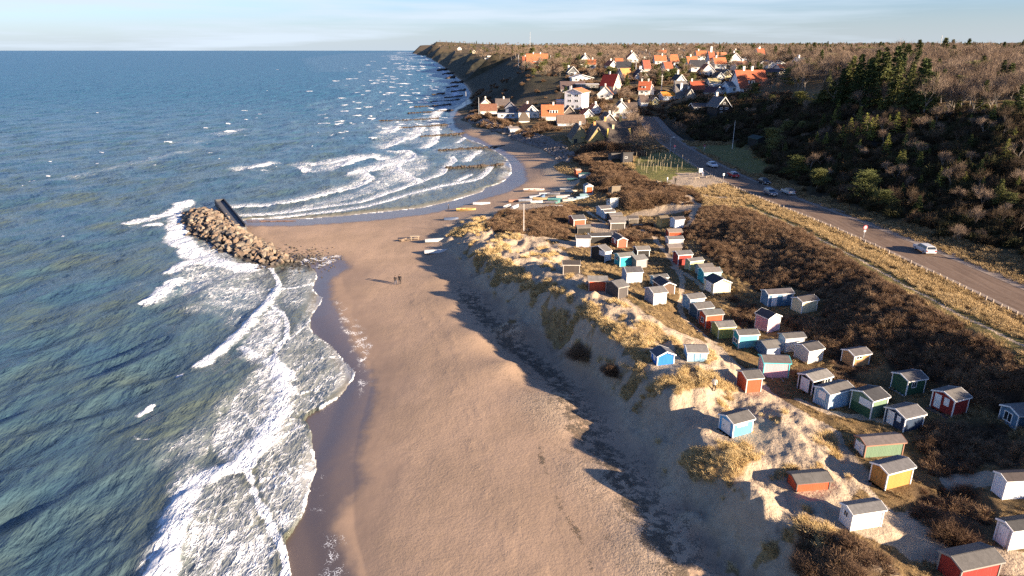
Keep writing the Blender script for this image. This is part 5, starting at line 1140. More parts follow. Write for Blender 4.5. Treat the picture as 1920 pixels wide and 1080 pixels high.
# ---------------------------------------------------------------- plants
def foliage_mat(name, stops, rough=.9, trans=0.0):
    """colour differs from instance to instance and from clump to clump"""
    m, nt, b = mat_new(name)
    oi = nd(nt, 'ShaderNodeObjectInfo').outputs['Random']; gp = nd(nt, 'ShaderNodeNewGeometry').outputs['Position']
    ov = objvec(nt)
    f = math_(nt, 'ADD', math_(nt, 'MULTIPLY', oi, .45), math_(nt, 'ADD', math_(nt, 'MULTIPLY', noise(nt, ov, 2.3, 3).outputs[0], .35), math_(nt, 'MULTIPLY', noise(nt, gp, .09, 3).outputs[0], .45)))
    r = nt.nodes.new('ShaderNodeValToRGB'); cr = r.color_ramp
    while len(cr.elements) < len(stops): cr.elements.new(.5)
    for e, (p, c) in zip(cr.elements, stops): e.position = p; e.color = c4(c)
    nt.links.new(f, r.inputs[0]); nt.links.new(r.outputs[0], b.inputs['Base Color'])
    b.inputs['Roughness'].default_value = rough; b.inputs['Specular IOR Level'].default_value = .08
    return m
M_SCRUB = foliage_mat('scrub_twigs', [(.25, (.085, .052, .034)), (.55, (.150, .094, .058)), (.85, (.225, .150, .092))])
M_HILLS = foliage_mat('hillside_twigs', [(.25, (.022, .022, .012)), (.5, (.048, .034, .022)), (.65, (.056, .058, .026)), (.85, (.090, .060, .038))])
M_MARRAM = foliage_mat('marram', [(.2, (.27, .185, .085)), (.55, (.46, .33, .155)), (.85, (.60, .46, .25))])
M_TUSSOCK = foliage_mat('tussock', [(.2, (.135, .098, .045)), (.5, (.27, .19, .098)), (.85, (.40, .295, .16))])
M_TWIG = foliage_mat('bare_twigs', [(.25, (.125, .085, .062)), (.55, (.20, .145, .105)), (.85, (.285, .21, .15))])
M_SPRUCE = foliage_mat('spruce_needles', [(.25, (.030, .046, .020)), (.55, (.062, .080, .030)), (.85, (.12, .125, .045))])
M_PINE = foliage_mat('pine_needles', [(.25, (.055, .066, .026)), (.55, (.105, .115, .042)), (.85, (.17, .165, .065))])
M_YOUNG = foliage_mat('young_conifer_needles', [(.25, (.10, .12, .03)), (.55, (.18, .19, .045)), (.85, (.26, .25, .07))])
M_BARK = paint('bark', (.16, .125, .095)); M_PALEBARK = paint('pale_bark', (.24, .205, .17))
lib = bpy.data.collections.new('plant_library')        # not linked to the scene
def tri_mesh(name, V, mat, coll=None):
    """V: (n,3,3) triangles"""
    V = np.asarray(V, np.float32); n = len(V)
    me = bpy.data.meshes.new(name); me.vertices.add(n*3); me.vertices.foreach_set('co', V.ravel())
    me.loops.add(n*3); me.loops.foreach_set('vertex_index', np.arange(n*3, dtype=np.int32))
    me.polygons.add(n); me.polygons.foreach_set('loop_start', np.arange(0, n*3, 3, dtype=np.int32)); me.polygons.foreach_set('loop_total', np.full(n, 3, np.int32))
    me.update(calc_edges=True); me.materials.append(mat); return me
def blades(base, tip, wd, r):
    d = tip-base; s = np.cross(d, r.normal(size=d.shape)); s /= np.linalg.norm(s, axis=1)[:, None]+1e-9
    w_ = np.asarray(wd).reshape(-1, 1) if np.ndim(wd) else wd
    return np.stack([base-s*w_, base+s*w_, tip], 1)
def bush_mesh(name, mat, seed, n=620, w_=.014, flat=.75, upright=0.0):
    r = np.random.default_rng(seed)
    u = r.normal(size=(n, 3)); u[:, 2] = np.abs(u[:, 2])*1.1+.05+upright; u /= np.linalg.norm(u, axis=1)[:, None]
    lob = 1+.28*np.sin(u[:, 0]*4+seed)*np.cos(u[:, 1]*3.3+seed*2)+.12*r.normal(size=n)
    tip = u*lob[:, None]*np.array([1, 1, flat]); base = tip*r.uniform(.15, .62, (n, 1))+r.normal(size=(n, 3))*.05
    k = n//2                       # fine side twigs near the surface
    tb = tip[:k]*r.uniform(.7, .95, (k, 1)); tt = tb+r.normal(size=(k, 3))*.16+np.array([0, 0, .08])
    V = np.concatenate([blades(base, tip, w_, r), blades(tb, tt, w_*.9, r)])
    return tri_mesh(name, V, mat)
def tuft_mesh(name, mat, seed, n=70, w_=.014, sp=.5, lean=.35):
    r = np.random.default_rng(seed)
    base = r.normal(size=(n, 3))*np.array([.22, .22, 0]); a = r.uniform(0, 2*np.pi, n)
    tip = base*(1+sp)+np.stack([np.cos(a)*lean*.6-.22, np.sin(a)*lean*.6+.12, r.uniform(.45, 1, n)], 1)
    mid = (base+tip)/2+np.array([0, 0, .12]); V = np.concatenate([blades(base, mid+(mid-base)*.15, w_*1.3, r), blades(mid, tip+np.array([0, 0, -.1]), w_, r)])
    return tri_mesh(name, V, mat)
def bare_tree_meshes(seed, H=10., mat=None, bark=None, spread=1.0, nt_=1500, multi=False):
    """trunk with limbs, and a crown of twigs"""
    r = random.Random(seed); mb = MB(); tips = []
    def grow(p, d, L, rad, lv):
        segs = 3; q = Vector(p); dd = Vector(d)
        for k in range(segs):
            dd = (dd+Vector((r.gauss(0, .12), r.gauss(0, .12), .06))).normalized(); q2 = q+dd*(L/segs)
            mb.tube(q, q2, rad*(1-.22*k), rad*(1-.22*(k+1)), 5 if lv < 2 else 3); q = q2
            if lv >= 1: tips.append((q.copy(), dd.copy(), lv))
        if lv >= 3: return
        nb = (4, 3, 3)[lv]
        for k in range(nb):
            a = r.uniform(0, 6.28); t = r.uniform(.45, .85)*spread
            o = dd.orthogonal().normalized(); o = Matrix.Rotation(a+k*6.28/nb, 3, dd) @ o
            nd_ = (dd*(1.0-t*.45)+o*t+Vector((0, 0, .12))).normalized()
            grow(q-dd*L*.12*k*(.6 if lv == 0 else .3), nd_, L*r.uniform(.6, .8), rad*.42, lv+1)
    for k in range(3 if multi else 1):
        grow((r.gauss(0, .3)*multi, r.gauss(0, .3)*multi, -.5), Vector((r.gauss(0, .25 if multi else .06), r.gauss(0, .25 if multi else .06), 1)).normalized(), H*.36, H*.022, 0)
    q = np.random.default_rng(seed); T = [t for t in tips if t[2] >= 2]
    idx = q.integers(0, len(T), nt_); P = np.array([tuple(T[i][0]) for i in idx]); Dn = np.array([tuple(T[i][1]) for i in idx])
    P = P+q.normal(size=P.shape)*H*.035; tip = P+(Dn*.7+q.normal(size=P.shape)*.55+np.array([0, 0, .35]))*H*.085
    zs = tip[:, 2].max()
    tr = bpy.data.meshes.new('trunk'); tr.from_pydata(mb.v, [], mb.f); tr.update(); tr.materials.append(bark or M_BARK)
    cr = tri_mesh('crown', blades(P, tip, H*.0019*q.uniform(.6, 1.4, nt_), q), mat or M_TWIG)
    return tr, cr
def spruce_meshes(seed, H=10., mat=None, wide=.24, n_wh=25, bare=.08):
    r = np.random.default_rng(seed); mb = MB(); mb.tube((0, 0, -.6), (0, 0, H*.97), H*.014, H*.002, 6); V = []
    for k in range(n_wh):
        f = bare+(1-bare)*(k/(n_wh-1))**.9; z = H*f; R_ = H*wide*(1-f)**.75*(.75+.5*r.random())+.12
        nb = max(3, int(7-3*f))
        for j in range(nb):
            a = 6.283*(j+r.random()*.8)/nb; d = np.array([math.cos(a), math.sin(a), -.12+.45*f]); Lb = R_*(.6+.55*r.random())
            p0 = np.array([0, 0, z+H*.03*r.normal()]); mb.tube(p0, p0+d*Lb*.85, H*.0035*(1-f)+.008, .006, 3)
            m_ = int(26+44*Lb/(H*wide)); t = r.uniform(.12, 1, m_)[:, None]
            side = np.array([-d[1], d[0], 0])
            b = p0+d*Lb*t+np.array([0, 0, -.10])*t*t*Lb
            tp_ = b+(d*.35+side*r.choice([-1, 1], (m_, 1))*r.uniform(.2, .9, (m_, 1))+np.array([0, 0, -.22])+r.normal(size=(m_, 3))*.30)*H*.062*(1.15-t*.4)
            V.append(blades(b, tp_, H*.0105, r))
    top = np.tile(np.array([0, 0, H*.93]), (12, 1)); V.append(blades(top, top+r.normal(size=(12, 3))*H*.02+np.array([0, 0, H*.06]), H*.004, r))
    tr = bpy.data.meshes.new('trunk'); tr.from_pydata(mb.v, [], mb.f); tr.update(); tr.materials.append(M_BARK)
    return tr, tri_mesh('crown', np.concatenate(V), mat or M_SPRUCE)
def pine_meshes(seed, H=8., mat=None, wide=.42):
    r = np.random.default_rng(seed); rr = random.Random(seed); mb = MB(); V = []
    q = Vector((0, 0, -.5)); d = Vector((rr.gauss(0, .1), rr.gauss(0, .1), 1)).normalized(); pts = []
    for k in range(5):
        q2 = q+d*H*.17; mb.tube(q, q2, H*.02*(1-.13*k), H*.02*(1-.13*(k+1)), 6); q = q2; d = (d+Vector((rr.gauss(0, .16), rr.gauss(0, .16), .1))).normalized(); pts.append(q.copy())
    for k, p in enumerate(pts):
        for j in range(3+k):
            a = rr.uniform(0, 6.28); Lb = H*wide*(.95-.13*k)*rr.uniform(.5, 1.0)
            dd = Vector((math.cos(a), math.sin(a), rr.uniform(.05, .5))); e = p+dd*Lb; mb.tube(p, e, H*.007, H*.003, 4)
            for c in range(4):
                cc = np.array(p+dd*Lb*(.45+.2*c))+r.normal(size=3)*H*.035; n = 85
                u = r.normal(size=(n, 3)); u[:, 2] = u[:, 2]*.55+.15; b = cc+u*H*.042*np.array([1.3, 1.3, .6]); tp_ = b+(u*.45+r.normal(size=(n, 3))*.5+np.array([0, 0, .25]))*H*.05
                V.append(blades(b, tp_, H*.0062, r))
    tr = bpy.data.meshes.new('trunk'); tr.from_pydata(mb.v, [], mb.f); tr.update(); tr.materials.append(M_BARK)
    return tr, tri_mesh('crown', np.concatenate(V), mat or M_PINE)
def scatter(name, pts, rot, scl, pid, meshes, kind='stuff', tilt=None, sclz=None):
    """one object that instances the given plant meshes on points"""
    co = bpy.data.collections.new(name+'_plants')
    for i, me in enumerate(meshes):
        ml = me if isinstance(me, (list, tuple)) else [me]
        if len(ml) == 1: o = bpy.data.objects.new('%s_%02d' % (name, i), ml[0])
        else:
            bm = bmesh.new()
            ms = []
            for q in ml:
                n0 = len(bm.faces); bm.from_mesh(q); bm.faces.ensure_lookup_table()
                for f in bm.faces[n0:]: f.material_index = len(ms)
                ms.append(q.materials[0])
            jm = bpy.data.meshes.new(name+'_plant'); bm.to_mesh(jm); bm.free()
            for q in ms: jm.materials.append(q)
            o = bpy.data.objects.new('%s_%02d' % (name, i), jm)
        co.objects.link(o)
    me = bpy.data.meshes.new(name); n = len(pts); me.vertices.add(n); me.vertices.foreach_set('co', np.asarray(pts, np.float32).ravel())
    def fa(nm, v, t='FLOAT'):
        a = me.attributes.new(nm, t, 'POINT'); a.data.foreach_set('vector' if t == 'FLOAT_VECTOR' else 'value', np.asarray(v).ravel())
    R3 = np.zeros((n, 3), np.float32); R3[:, 2] = rot
    if tilt is not None: R3[:, 0] = tilt
    S3 = np.stack([scl, scl, scl if sclz is None else sclz], 1).astype(np.float32)
    fa('irot', R3, 'FLOAT_VECTOR'); fa('iscl', S3, 'FLOAT_VECTOR'); fa('ipid', np.asarray(pid, np.int32), 'INT')
    o = bpy.data.objects.new(name, me); COL.objects.link(o); tag(o, kind=kind)
    ng = bpy.data.node_groups.new(name+'_scatter', 'GeometryNodeTree')
    ng.interface.new_socket('Geometry', in_out='INPUT', socket_type='NodeSocketGeometry'); ng.interface.new_socket('Geometry', in_out='OUTPUT', socket_type='NodeSocketGeometry')
    gi = ng.nodes.new('NodeGroupInput'); go = ng.nodes.new('NodeGroupOutput')
    ci = ng.nodes.new('GeometryNodeCollectionInfo'); ci.inputs[0].default_value = co; ci.inputs['Separate Children'].default_value = True; ci.inputs['Reset Children'].default_value = True
    ip = ng.nodes.new('GeometryNodeInstanceOnPoints'); ip.inputs['Pick Instance'].default_value = True
    def na(nm, t):
        a = ng.nodes.new('GeometryNodeInputNamedAttribute'); a.data_type = t; a.inputs[0].default_value = nm; return [s for s in a.outputs if s.enabled][0]
    L_ = ng.links.new
    L_(gi.outputs[0], ip.inputs['Points']); L_(ci.outputs[0], ip.inputs['Instance']); L_(na('ipid', 'INT'), ip.inputs['Instance Index'])
    rt = ng.nodes.new('FunctionNodeEulerToRotation'); L_(na('irot', 'FLOAT_VECTOR'), rt.inputs[0]); L_(rt.outputs[0], ip.inputs['Rotation']); L_(na('iscl', 'FLOAT_VECTOR'), ip.inputs['Scale'])
    L_(ip.outputs[0], go.inputs[0])
    md = o.modifiers.new('scatter', 'NODES'); md.node_group = ng
    return o
def near_placed(x, y, pad):
    bad = np.zeros(len(x), bool)
    for (a, b, r_, z) in PLACED: bad |= (x-a)**2+(y-b)**2 < (r_+pad)**2
    return bad
def in_view(x, y, z, m=60):
    dep = y*CP+(CAMH-z)*SP; px = 960+FPX*x/np.maximum(dep, 1); up = (z-CAMH)*CP+y*SP; py = 540-FPX*up/np.maximum(dep, 1)
    return (dep > 20) & (px > -m-40) & (px < 2450+m*3) & (py < 1080+m*4.5)
def jitter(x0, x1, y0, y1, s, seed):
    r = np.random.default_rng(seed); gx, gy = np.meshgrid(np.arange(x0, x1, s), np.arange(y0, y1, s)); gx = gx.ravel(); gy = gy.ravel()
    return gx+r.uniform(-.5, .5, gx.size)*s, gy+r.uniform(-.5, .5, gx.size)*s, r
# ---------------------------------------------------------------- cover plants (nobody could count these)
F_D_ROAD = np.where(True, d_road, 0)
bushes = [bush_mesh('scrub_bush', M_SCRUB, 20+k) for k in range(5)]
x, y, r = jitter(-5, 130, 28, 300, .95, 1)
ms = hgt(x, y, m_scrub); z = hgt(x, y)
k = (ms > .45+.3*r.random(x.size)) & ~near_placed(x, y, .55) & in_view(x, y, z) & (hgt(x, y, m_path) < .4) & (hgt(x, y, d_road) > 7)
x, y, z = x[k], y[k], z[k]; n = len(x)
big = .5+.5*fbm(x/7, y/7, 2, 33)
s = (.55+.55*np.clip(big+.35*r.normal(size=n)*.5, 0, 1.5))*np.clip(.7+hgt(x, y, m_scrub)*.35, .6, 1.1)
cl = near_placed(x, y, 1.5); s = np.where(cl, s*.6, s)
scatter('heath_scrub', np.stack([x, y, z-.08], 1), r.uniform(0, 6.3, n), s, r.integers(0, 5, n), bushes, sclz=s*r.uniform(.85, 1.35, n))
print('scrub', n)
# tussock grass: verge, around huts
tufts = [tuft_mesh('grass_tuft', M_TUSSOCK, 40+k, 60, .022) for k in range(4)]
x, y, r = jitter(-5, 120, 28, 300, .62, 2)
z = hgt(x, y); dr = hgt(x, y, d_road)
v = hgt(x, y, m_veg)*(1-hgt(x, y, m_scrub))*(1-hgt(x, y, m_lawn))*(1-.95*hgt(x, y, m_hill))
clump = fbm(x/3.0, y/3.0, 3, 34)
vg = (dr < 24) & (dr > 4.9)
k = (v > .5) & ((clump+.5*r.random(x.size) > np.where(vg, .02, .22))) & in_view(x, y, z) & ~near_placed(x, y, -.3) & (dr > 4.8) & (y < 290)
x, y, z = x[k], y[k], z[k]; n = len(x); s = (.45+.35*r.random(n))*np.where(vg[k], 1.15, .62)
scatter('tussock_grass', np.stack([x, y, z-.03], 1), r.uniform(0, .9, n), s, r.integers(0, 4, n), tufts)
print('tussock', n)
mar = [tuft_mesh('marram_tuft', M_MARRAM, 50+k, 85, .015, .5, .5) for k in range(4)]
x, y, r = jitter(-20, 60, 34, 200, .36, 3)
z = hgt(x, y); v = hgt(x, y, m_dgrass)
k = (v > .35+.35*r.random(x.size)) & in_view(x, y, z) & ~near_placed(x, y, .1) & (fbm(x/1.6, y/1.6, 3, 36) > -.12)
x, y, z = x[k], y[k], z[k]; n = len(x); s = .38+.42*r.random(n)*(.6+.5*np.clip(fbm(x/3, y/3, 2, 37)+.5, 0, 1))
scatter('dune_grass', np.stack([x, y, z-.03], 1), r.uniform(-.6, .8, n), s, r.integers(0, 4, n), mar)
print('marram', n)
# bare shrubs over the shaded hillside and the bluff
hb = [bush_mesh('hill_bush', M_HILLS, 60+k, 420, .022, .95, .25) for k in range(4)]
x, y, r = jitter(60, 260, 60, 420, 1.75, 4)
z = hgt(x, y); v = hgt(x, y, m_hill)
k = (v > .5) & in_view(x, y, z, 120) & ~near_placed(x, y, 1.5) & (hgt(x, y, d_road) > 9+2*r.random(x.size)) & (fbm(x/11, y/11, 3, 38) > -.30)
x, y, z = x[k], y[k], z[k]; n = len(x); s = (1.0+.9*r.random(n))*(.75+.8*np.clip(fbm(x/13, y/13, 2, 39)+.5, 0, 1))
scatter('hillside_scrub', np.stack([x, y, z-.1], 1), r.uniform(0, 6.3, n), s, r.integers(0, 4, n), hb)
print('hillside', n)
x, y, r = jitter(-70, 120, 300, 640, 3.0, 5)
z = hgt(x, y); k = (z > 3.2) & in_view(x, y, z) & ~near_placed(x, y, 2.0) & ~((x/y < .085) & (z > 6.8) & (z < 26) & (r.random(x.size) < .92)) & (fbm(x/16, y/16, 3, 40) > -.05) & (hgt(x, y, d_road) > 7)
x, y, z = x[k], y[k], z[k]; n = len(x); s = 1.1+1.3*r.random(n)
sb = [bush_mesh('garden_bush', M_SCRUB, 70+k, 300, .035, .8, .2) for k in range(3)]
scatter('village_undergrowth', np.stack([x, y, z-.1], 1), r.uniform(0, 6.3, n), s, r.integers(0, 3, n), sb)
print('undergrowth', n)
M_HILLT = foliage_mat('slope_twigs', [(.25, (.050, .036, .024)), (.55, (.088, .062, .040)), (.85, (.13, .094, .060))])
# ---------------------------------------------------------------- trees as things
BT = [bare_tree_meshes(100+k, 10, spread=(1, 1.15, .9, 1.05)[k]) for k in range(4)]
BP = [bare_tree_meshes(110+k, 11, mat=foliage_mat('reddish_twigs', [(.25, (.105, .072, .052)), (.55, (.165, .118, .086)), (.85, (.235, .175, .128))]) if k == 0 else None, bark=M_PALEBARK, spread=.7) for k in range(3)]
for k in (1, 2): BP[k][1].materials.clear(); BP[k][1].materials.append(BP[0][1].materials[0])
MT = [bare_tree_meshes(120+k, 6, spread=1.3, multi=True, nt_=1800) for k in range(2)]
SP_ = [spruce_meshes(130+k, 10, wide=(.26, .22, .3)[k]) for k in range(3)]
YS = [spruce_meshes(140+k, 6, mat=M_YOUNG, wide=(.3, .26)[k], n_wh=13) for k in range(2)]
PI_ = [pine_meshes(150+k, 8, wide=(.42, .5, .36)[k]) for k in range(3)]
def tree(name, meshes, x, y, h, H0, label, group, cat='tree', wx=1.0, rz=None, sink=.2):
    rz = random.random()*6.28 if rz is None else rz; z = float(hgt(x, y)); s = h/H0
    o = empty(name, (float(x), float(y), z-sink), rz, label, cat, group); o.scale = (s*wx, s*wx, s)
    t = link('trunk', meshes[0], o); c = link('crown', meshes[1], o); return o
def tree_px(name, meshes, px, py, hpx, H0, label, group, wx=1.0, cat='tree'):
    x, y, z = [float(v[0]) for v in cast(px, py)]
    h = solve_h(x, y, z, hpx); return tree(name, meshes, x, y, h, H0, label, group, cat, wx)
rt = random.Random(5)
# pines and firs one can pick out
for (px, py, hp, wx, lab) in ((1458,284,52,1.15,'tall round pine by the shaded lawn below the black timber house'),(1488,332,44,1.3,'broad pine above the bend of the road'),(1532,352,46,1.2,'bushy pine with lit crown beside the road bank'),(1612,372,58,1.25,'largest lit pine low on the slope behind the road'),(1662,392,46,1.2,'wide pine right of the largest lit pine'),(1508,322,34,1.1,'dark pine half hidden between two roadside pines'),(1545,196,40,1.4,'flat topped pine left of the tall firs on the crest'),(1508,200,36,1.3,'low pine at the brow left of the firs'),(1497,150,26,1.2,'pine in front of the bare wood near the top of the slope')):
    tree_px('pine_tree', PI_[rt.randrange(3)], px, py, hp, 8, lab, 'pines on the shaded slope', wx)
for (px, py, hp) in ((1600,206,84),(1622,210,96),(1648,206,104),(1672,212,100),(1696,214,92),(1722,216,104),(1742,214,78),(1790,212,60),(1838,214,64),(1572,200,70),(1541,198,44),(1905,216,58),(1582,192,72),(1603,194,92),(1624,192,84),(1646,190,98),(1667,200,112),(1563,186,58),(1698,204,86),(1718,206,96),(1735,206,70),(1590,186,80),(1635,180,86),(1680,190,90),(1550,180,48),(1706,180,78),(1870,180,66),(1760,190,60)):
    tree_px('fir_tree', SP_[rt.randrange(3)], px, py, hp, 10, 'tall dark fir in the stand on the hilltop edge', 'tall firs on the hilltop edge', .95)
for (px, py, hp) in ((1648,218,27),(1686,219,16),(1677,254,34),(1700,253,24),(1660,292,32),(1695,282,24),(1683,316,26),(1859,229,27),(1817,241,20),(1883,301,32),(1746,253,22),(1784,319,18),(1845,314,22),(1758,354,32),(1771,343,24),(1806,349,22),(1840,356,20),(1794,319,20),(1608,243,34),(1620,258,36),(1630,262,32),(1592,256,28),(1562,238,26),(1528,284,28),(1546,282,26),(1604,268,24),(1640,246,24),(1578,262,22),(1610,285,20),(1740,300,18),(1900,262,20),(1665,240,20),(1725,350,18),(1905,360,24),(1570,215,22)):
    tree_px('young_fir', YS[rt.randrange(2)], px, py, hp*1.25, 6, 'young yellow green fir standing in the hillside scrub', 'young firs scattered over the shaded slope', 1.1)
# bare wood edge on the hill
for i in range(48):
    px = 1560+375*rt.random(); py = 204+(px-1560)*.03+rt.uniform(-30, 10)
    tree_px('birch_tree', BP[rt.randrange(3)], px, py, rt.uniform(52, 84), 11, 'bare pale trunked tree along the front of the hilltop wood', 'bare trees along the hilltop wood edge', 1.1)
for i in range(46):
    px = 1480+450*rt.random(); py = rt.uniform(134, 178)
    tree_px('birch_tree', BP[rt.randrange(3)], px, py, rt.uniform(34, 58), 11, 'bare reddish tree inside the hilltop wood', 'bare trees inside the hilltop wood', 1.2)
# garden trees of the village
cnt = 0; tries = 0
while cnt < 95 and tries < 3000:
    tries += 1
    px = rt.uniform(990, 1500); py = rt.uniform(118, 262) if px < 1230 else rt.uniform(112, 180)
    if px < 1050 and py > 140: continue
    if 1195 < px < 1260 and py > 200: continue
    x, y, z = [float(v[0]) for v in cast(px, py)]
    if near_placed(np.array([x]), np.array([y-3]), 2.5)[0] or z < 4 or float(hgt(x, y, d_road)) < 9: continue
    hid = False
    for (a, b_, r_, zz) in PLACED:            # keep house fronts clear
        if b_ > y and b_-y < 26 and abs(a/b_-x/y)*b_ < r_*.9: hid = True
    if hid and rt.random() < .85: continue
    cnt += 1
    if rt.random() < .14: tree('fir_tree', SP_[rt.randrange(3)], x, y, rt.uniform(6, 9), 10, 'dark fir growing among the village houses', 'dark firs among the village houses', wx=1.2)
    elif rt.random() < .14: tree('pine_tree', PI_[rt.randrange(3)], x, y, rt.uniform(6, 9), 8, 'bushy pine growing among the village houses', 'pines among the village houses', wx=1.2)
    else: tree('bare_tree', BT[rt.randrange(4)], x, y, rt.uniform(5, 9), 10, 'bare brown tree growing among the village houses', 'bare trees among the village houses', wx=1.15)
for px, py, hp, lab in ((1205,276,52,'large bare tree right of the thatched farmhouse'),(1228,284,46,'bare tree at the road end of the farmhouse hedge'),(1186,280,40,'bare tree before the bright yellow farmhouse wall'),(1190,262,42,'bare tree between the farmhouse and the road bend'),(1272,252,30,'pale bare tree on the shaded bank beside the road'),(1795,452,42,'pale leafless tree above the roadside by the silver car'),(1836,450,28,'reddish leafless shrub tree right of the pale leafless tree'),(1592,372,36,'brown leafless tree between the roadside pines'),(914,182,16,'brown bare tree at the foot of the bluff')):
    tree_px('bare_tree', MT[rt.randrange(2)], px, py, hp, 6, lab, None, 1.2)
bigb = [bush_mesh('shrub', M_SCRUB, 90+k, 5200, .0055, .8) for k in range(2)]
for k, (px, py, hp, lab) in enumerate(((1090,668,24,'dark round shrub on the dune nose nearest the beach'),(1150,700,20,'low dark shrub below the vivid blue hut'),(1520,1075,30,'large brown shrub mass at the bottom edge of the dunes'),(1590,1085,26,'brown shrub right of the large bottom edge shrub'),(1125,283,22,'round lit shrub before the farmhouse'),(1155,284,20,'second round shrub before the farmhouse'),(1787,1012,34,'lit shrub above the dark red corner hut'),(1150,345,20,'dark shrub beside the lone grey brown hut'),(1225,378,24,'dark rounded shrub left of the sandy clearing'),(1190,388,26,'rounded shrub below the field of posts'))):
    x, y, z = [float(v[0]) for v in cast(px, py)]; h = solve_h(x, y, z, hp)
    o = link('shrub', bigb[k % 2], None); o.location = (x, y, z-.1); o.scale = (h*1.15, h*1.15, h*1.05); o.rotation_euler = (0, 0, k*1.3)
    tag(o, lab, 'shrub')
TD = [bare_tree_meshes(170+k, 10, mat=M_HILLT, spread=1.2) for k in range(3)]
# thicket of small bare trees and firs over the shaded slope
x, y, r = jitter(66, 240, 70, 330, 4.6, 6)
z = hgt(x, y); k = (hgt(x, y, m_hill) > .6) & in_view(x, y, z, 120) & ~near_placed(x, y, 3) & (hgt(x, y, d_road) > 13) & (z > 8.3) & (z < 26) & (x > 72+0*y) & ((y < 215) | (r.random(x.size) < .25))
x, y, z = x[k], y[k], z[k]; n = len(x); s = .26+.30*r.random(n)**1.3; pid = r.integers(0, 8, n); pid = np.where((pid > 4) & (r.random(n) < .35), 0, pid)
scatter('hillside_thicket', np.stack([x, y, z-.2], 1), r.uniform(0, 6.3, n), s*1.15, pid, [TD[0], TD[1], BT[2], BP[1], TD[2], SP_[0], SP_[2], PI_[1]], sclz=s); print('thicket', n)
# the far wood, one mass
def simple(me): return me
far = [BT[0], BT[1], BP[0], BP[1], BT[2], SP_[0], PI_[0]]
def wood(name, x0, x1, y0, y1, s, seed, hmul, pcon, cond=None):
    x, y, r = jitter(x0, x1, y0, y1, s, seed); z = hgt(x, y)
    u = x/y
    k = (z > 12) & (u < .98) & in_view(x, y, z, 150) & ~near_placed(x, y, 3)
    if cond is not None: k &= cond(x, y, z, r)
    x, y, z = x[k], y[k], z[k]; n = len(x)
    con = fbm(x/60, y/60, 3, seed+5)+.6*r.random(n) > pcon
    pid = np.where(con, r.integers(5, 7, n), r.integers(0, 5, n)); sc = (.5+.55*r.random(n)**1.5)*hmul*(1+.35*fbm(x/40, y/40, 2, seed+9))*np.where(con, 1.12, 1.0)
    scatter(name, np.stack([x, y, z-.4], 1), r.uniform(0, 6.3, n), sc*1.15, pid, far, sclz=sc); print(name, n)
hillw = lambda x, y, z, r: (x > 112+(y-180)*.0) & (y > 190) & (z > 25)
def housefree(x, y, z, r):
    bad = np.zeros(len(x), bool)
    for (a, b_, r_, zz) in PLACED:
        if b_ > 250: bad |= (b_ > y) & (b_-y < 34) & (np.abs(a/b_-x/y)*b_ < r_*1.0)
    return ~bad
wood('hilltop_wood', 105, 420, 190, 520, 5.2, 21, .95, .50, lambda x, y, z, r: ((z > 26.5) & (x > .33*y)))
wood('village_wood', 0, 300, 400, 760, 8.0, 22, .85, .72, lambda x, y, z, r: ((x < .36*y) & (z > 23) & housefree(x, y, z, r)))
wood('far_wood', -60, 900, 740, 1300, 13, 23, .95, .62, lambda x, y, z, r: z > 27)
wood('farther_wood', -150, 2000, 1300, 2600, 26, 24, 1.1, .5, lambda x, y, z, r: z > 30)
wood('farthest_wood', -600, 4200, 2600, 5400, 60, 25, 1.7, .45, lambda x, y, z, r: z > 36)
# ---------------------------------------------------------------- small things
def pt(px, py):
    x, y, z = cast(px, py); return float(x[0]), float(y[0]), float(z[0])
MET = paint('metal_grey', (.42, .43, .44), .45); WOODP = paint('post_wood', (.42, .34, .24)); WHP = paint('white_pole', (.75, .74, .72))
def pole(name, cat, px, py, hpx, r, mat, label, group=None, tip=None):
    x, y, z = pt(px, py); h = solve_h(x, y, z, hpx)
    mb = MB(); n = 8; mb.tube((0, 0, -.5), (0, 0, h), r, r*.55, n); mb.tube((0, 0, h), (0, 0, h+.12), r*.9, r*.3, n); mb.tube((0, 0, -.3), (0, 0, .25), r*1.5, r*1.4, n)
    if tip: mb.tube((-tip, 0, h*.93), (tip, 0, h*.93), .06, .06, 4)
    o = mb.build(name, mat); o.location = (x, y, z); tag(o, label, cat, group); return o
pole('flagpole', 'pole', 982, 437, 54, .07, WHP, 'white pole rising from the dune behind the beached boats')
pole('flagpole', 'pole', 1373, 279, 52, .09, WHP, 'white flagpole on the shaded lawn beside the road')
pole('pole', 'pole', 874, 200, 28, .25, MET, 'pale pole at the very end of the shore village')
pole('pole', 'pole', 898, 217, 34, .16, MET, 'grey pole left of the low brown roofed house')
pole('pole', 'pole', 972, 127, 24, .28, MET, 'pole at the left corner of the orange villa on the bluff')
pole('pole', 'pole', 1032, 124, 20, .25, MET, 'pole just right of the orange villa on the bluff')
pole('pole', 'pole', 1239, 182, 42, .16, WHP, 'thick white pole above the blue grey house', None, .8)
pole('pole', 'pole', 1192, 133, 18, .22, MET, 'pole beside the slate roofed cottage')
pole('pole', 'pole', 1142, 234, 22, .12, MET, 'thin pole rising behind the grey barn gable')
pole('pole', 'pole', 1504, 150, 28, .14, MET, 'thin pole in the bare wood right of the mansion', None, .8)
pole('pole', 'pole', 938, 200, 10, .14, MET, 'short pole among the shore roofs')
x, y, z = pt(994, 88); 
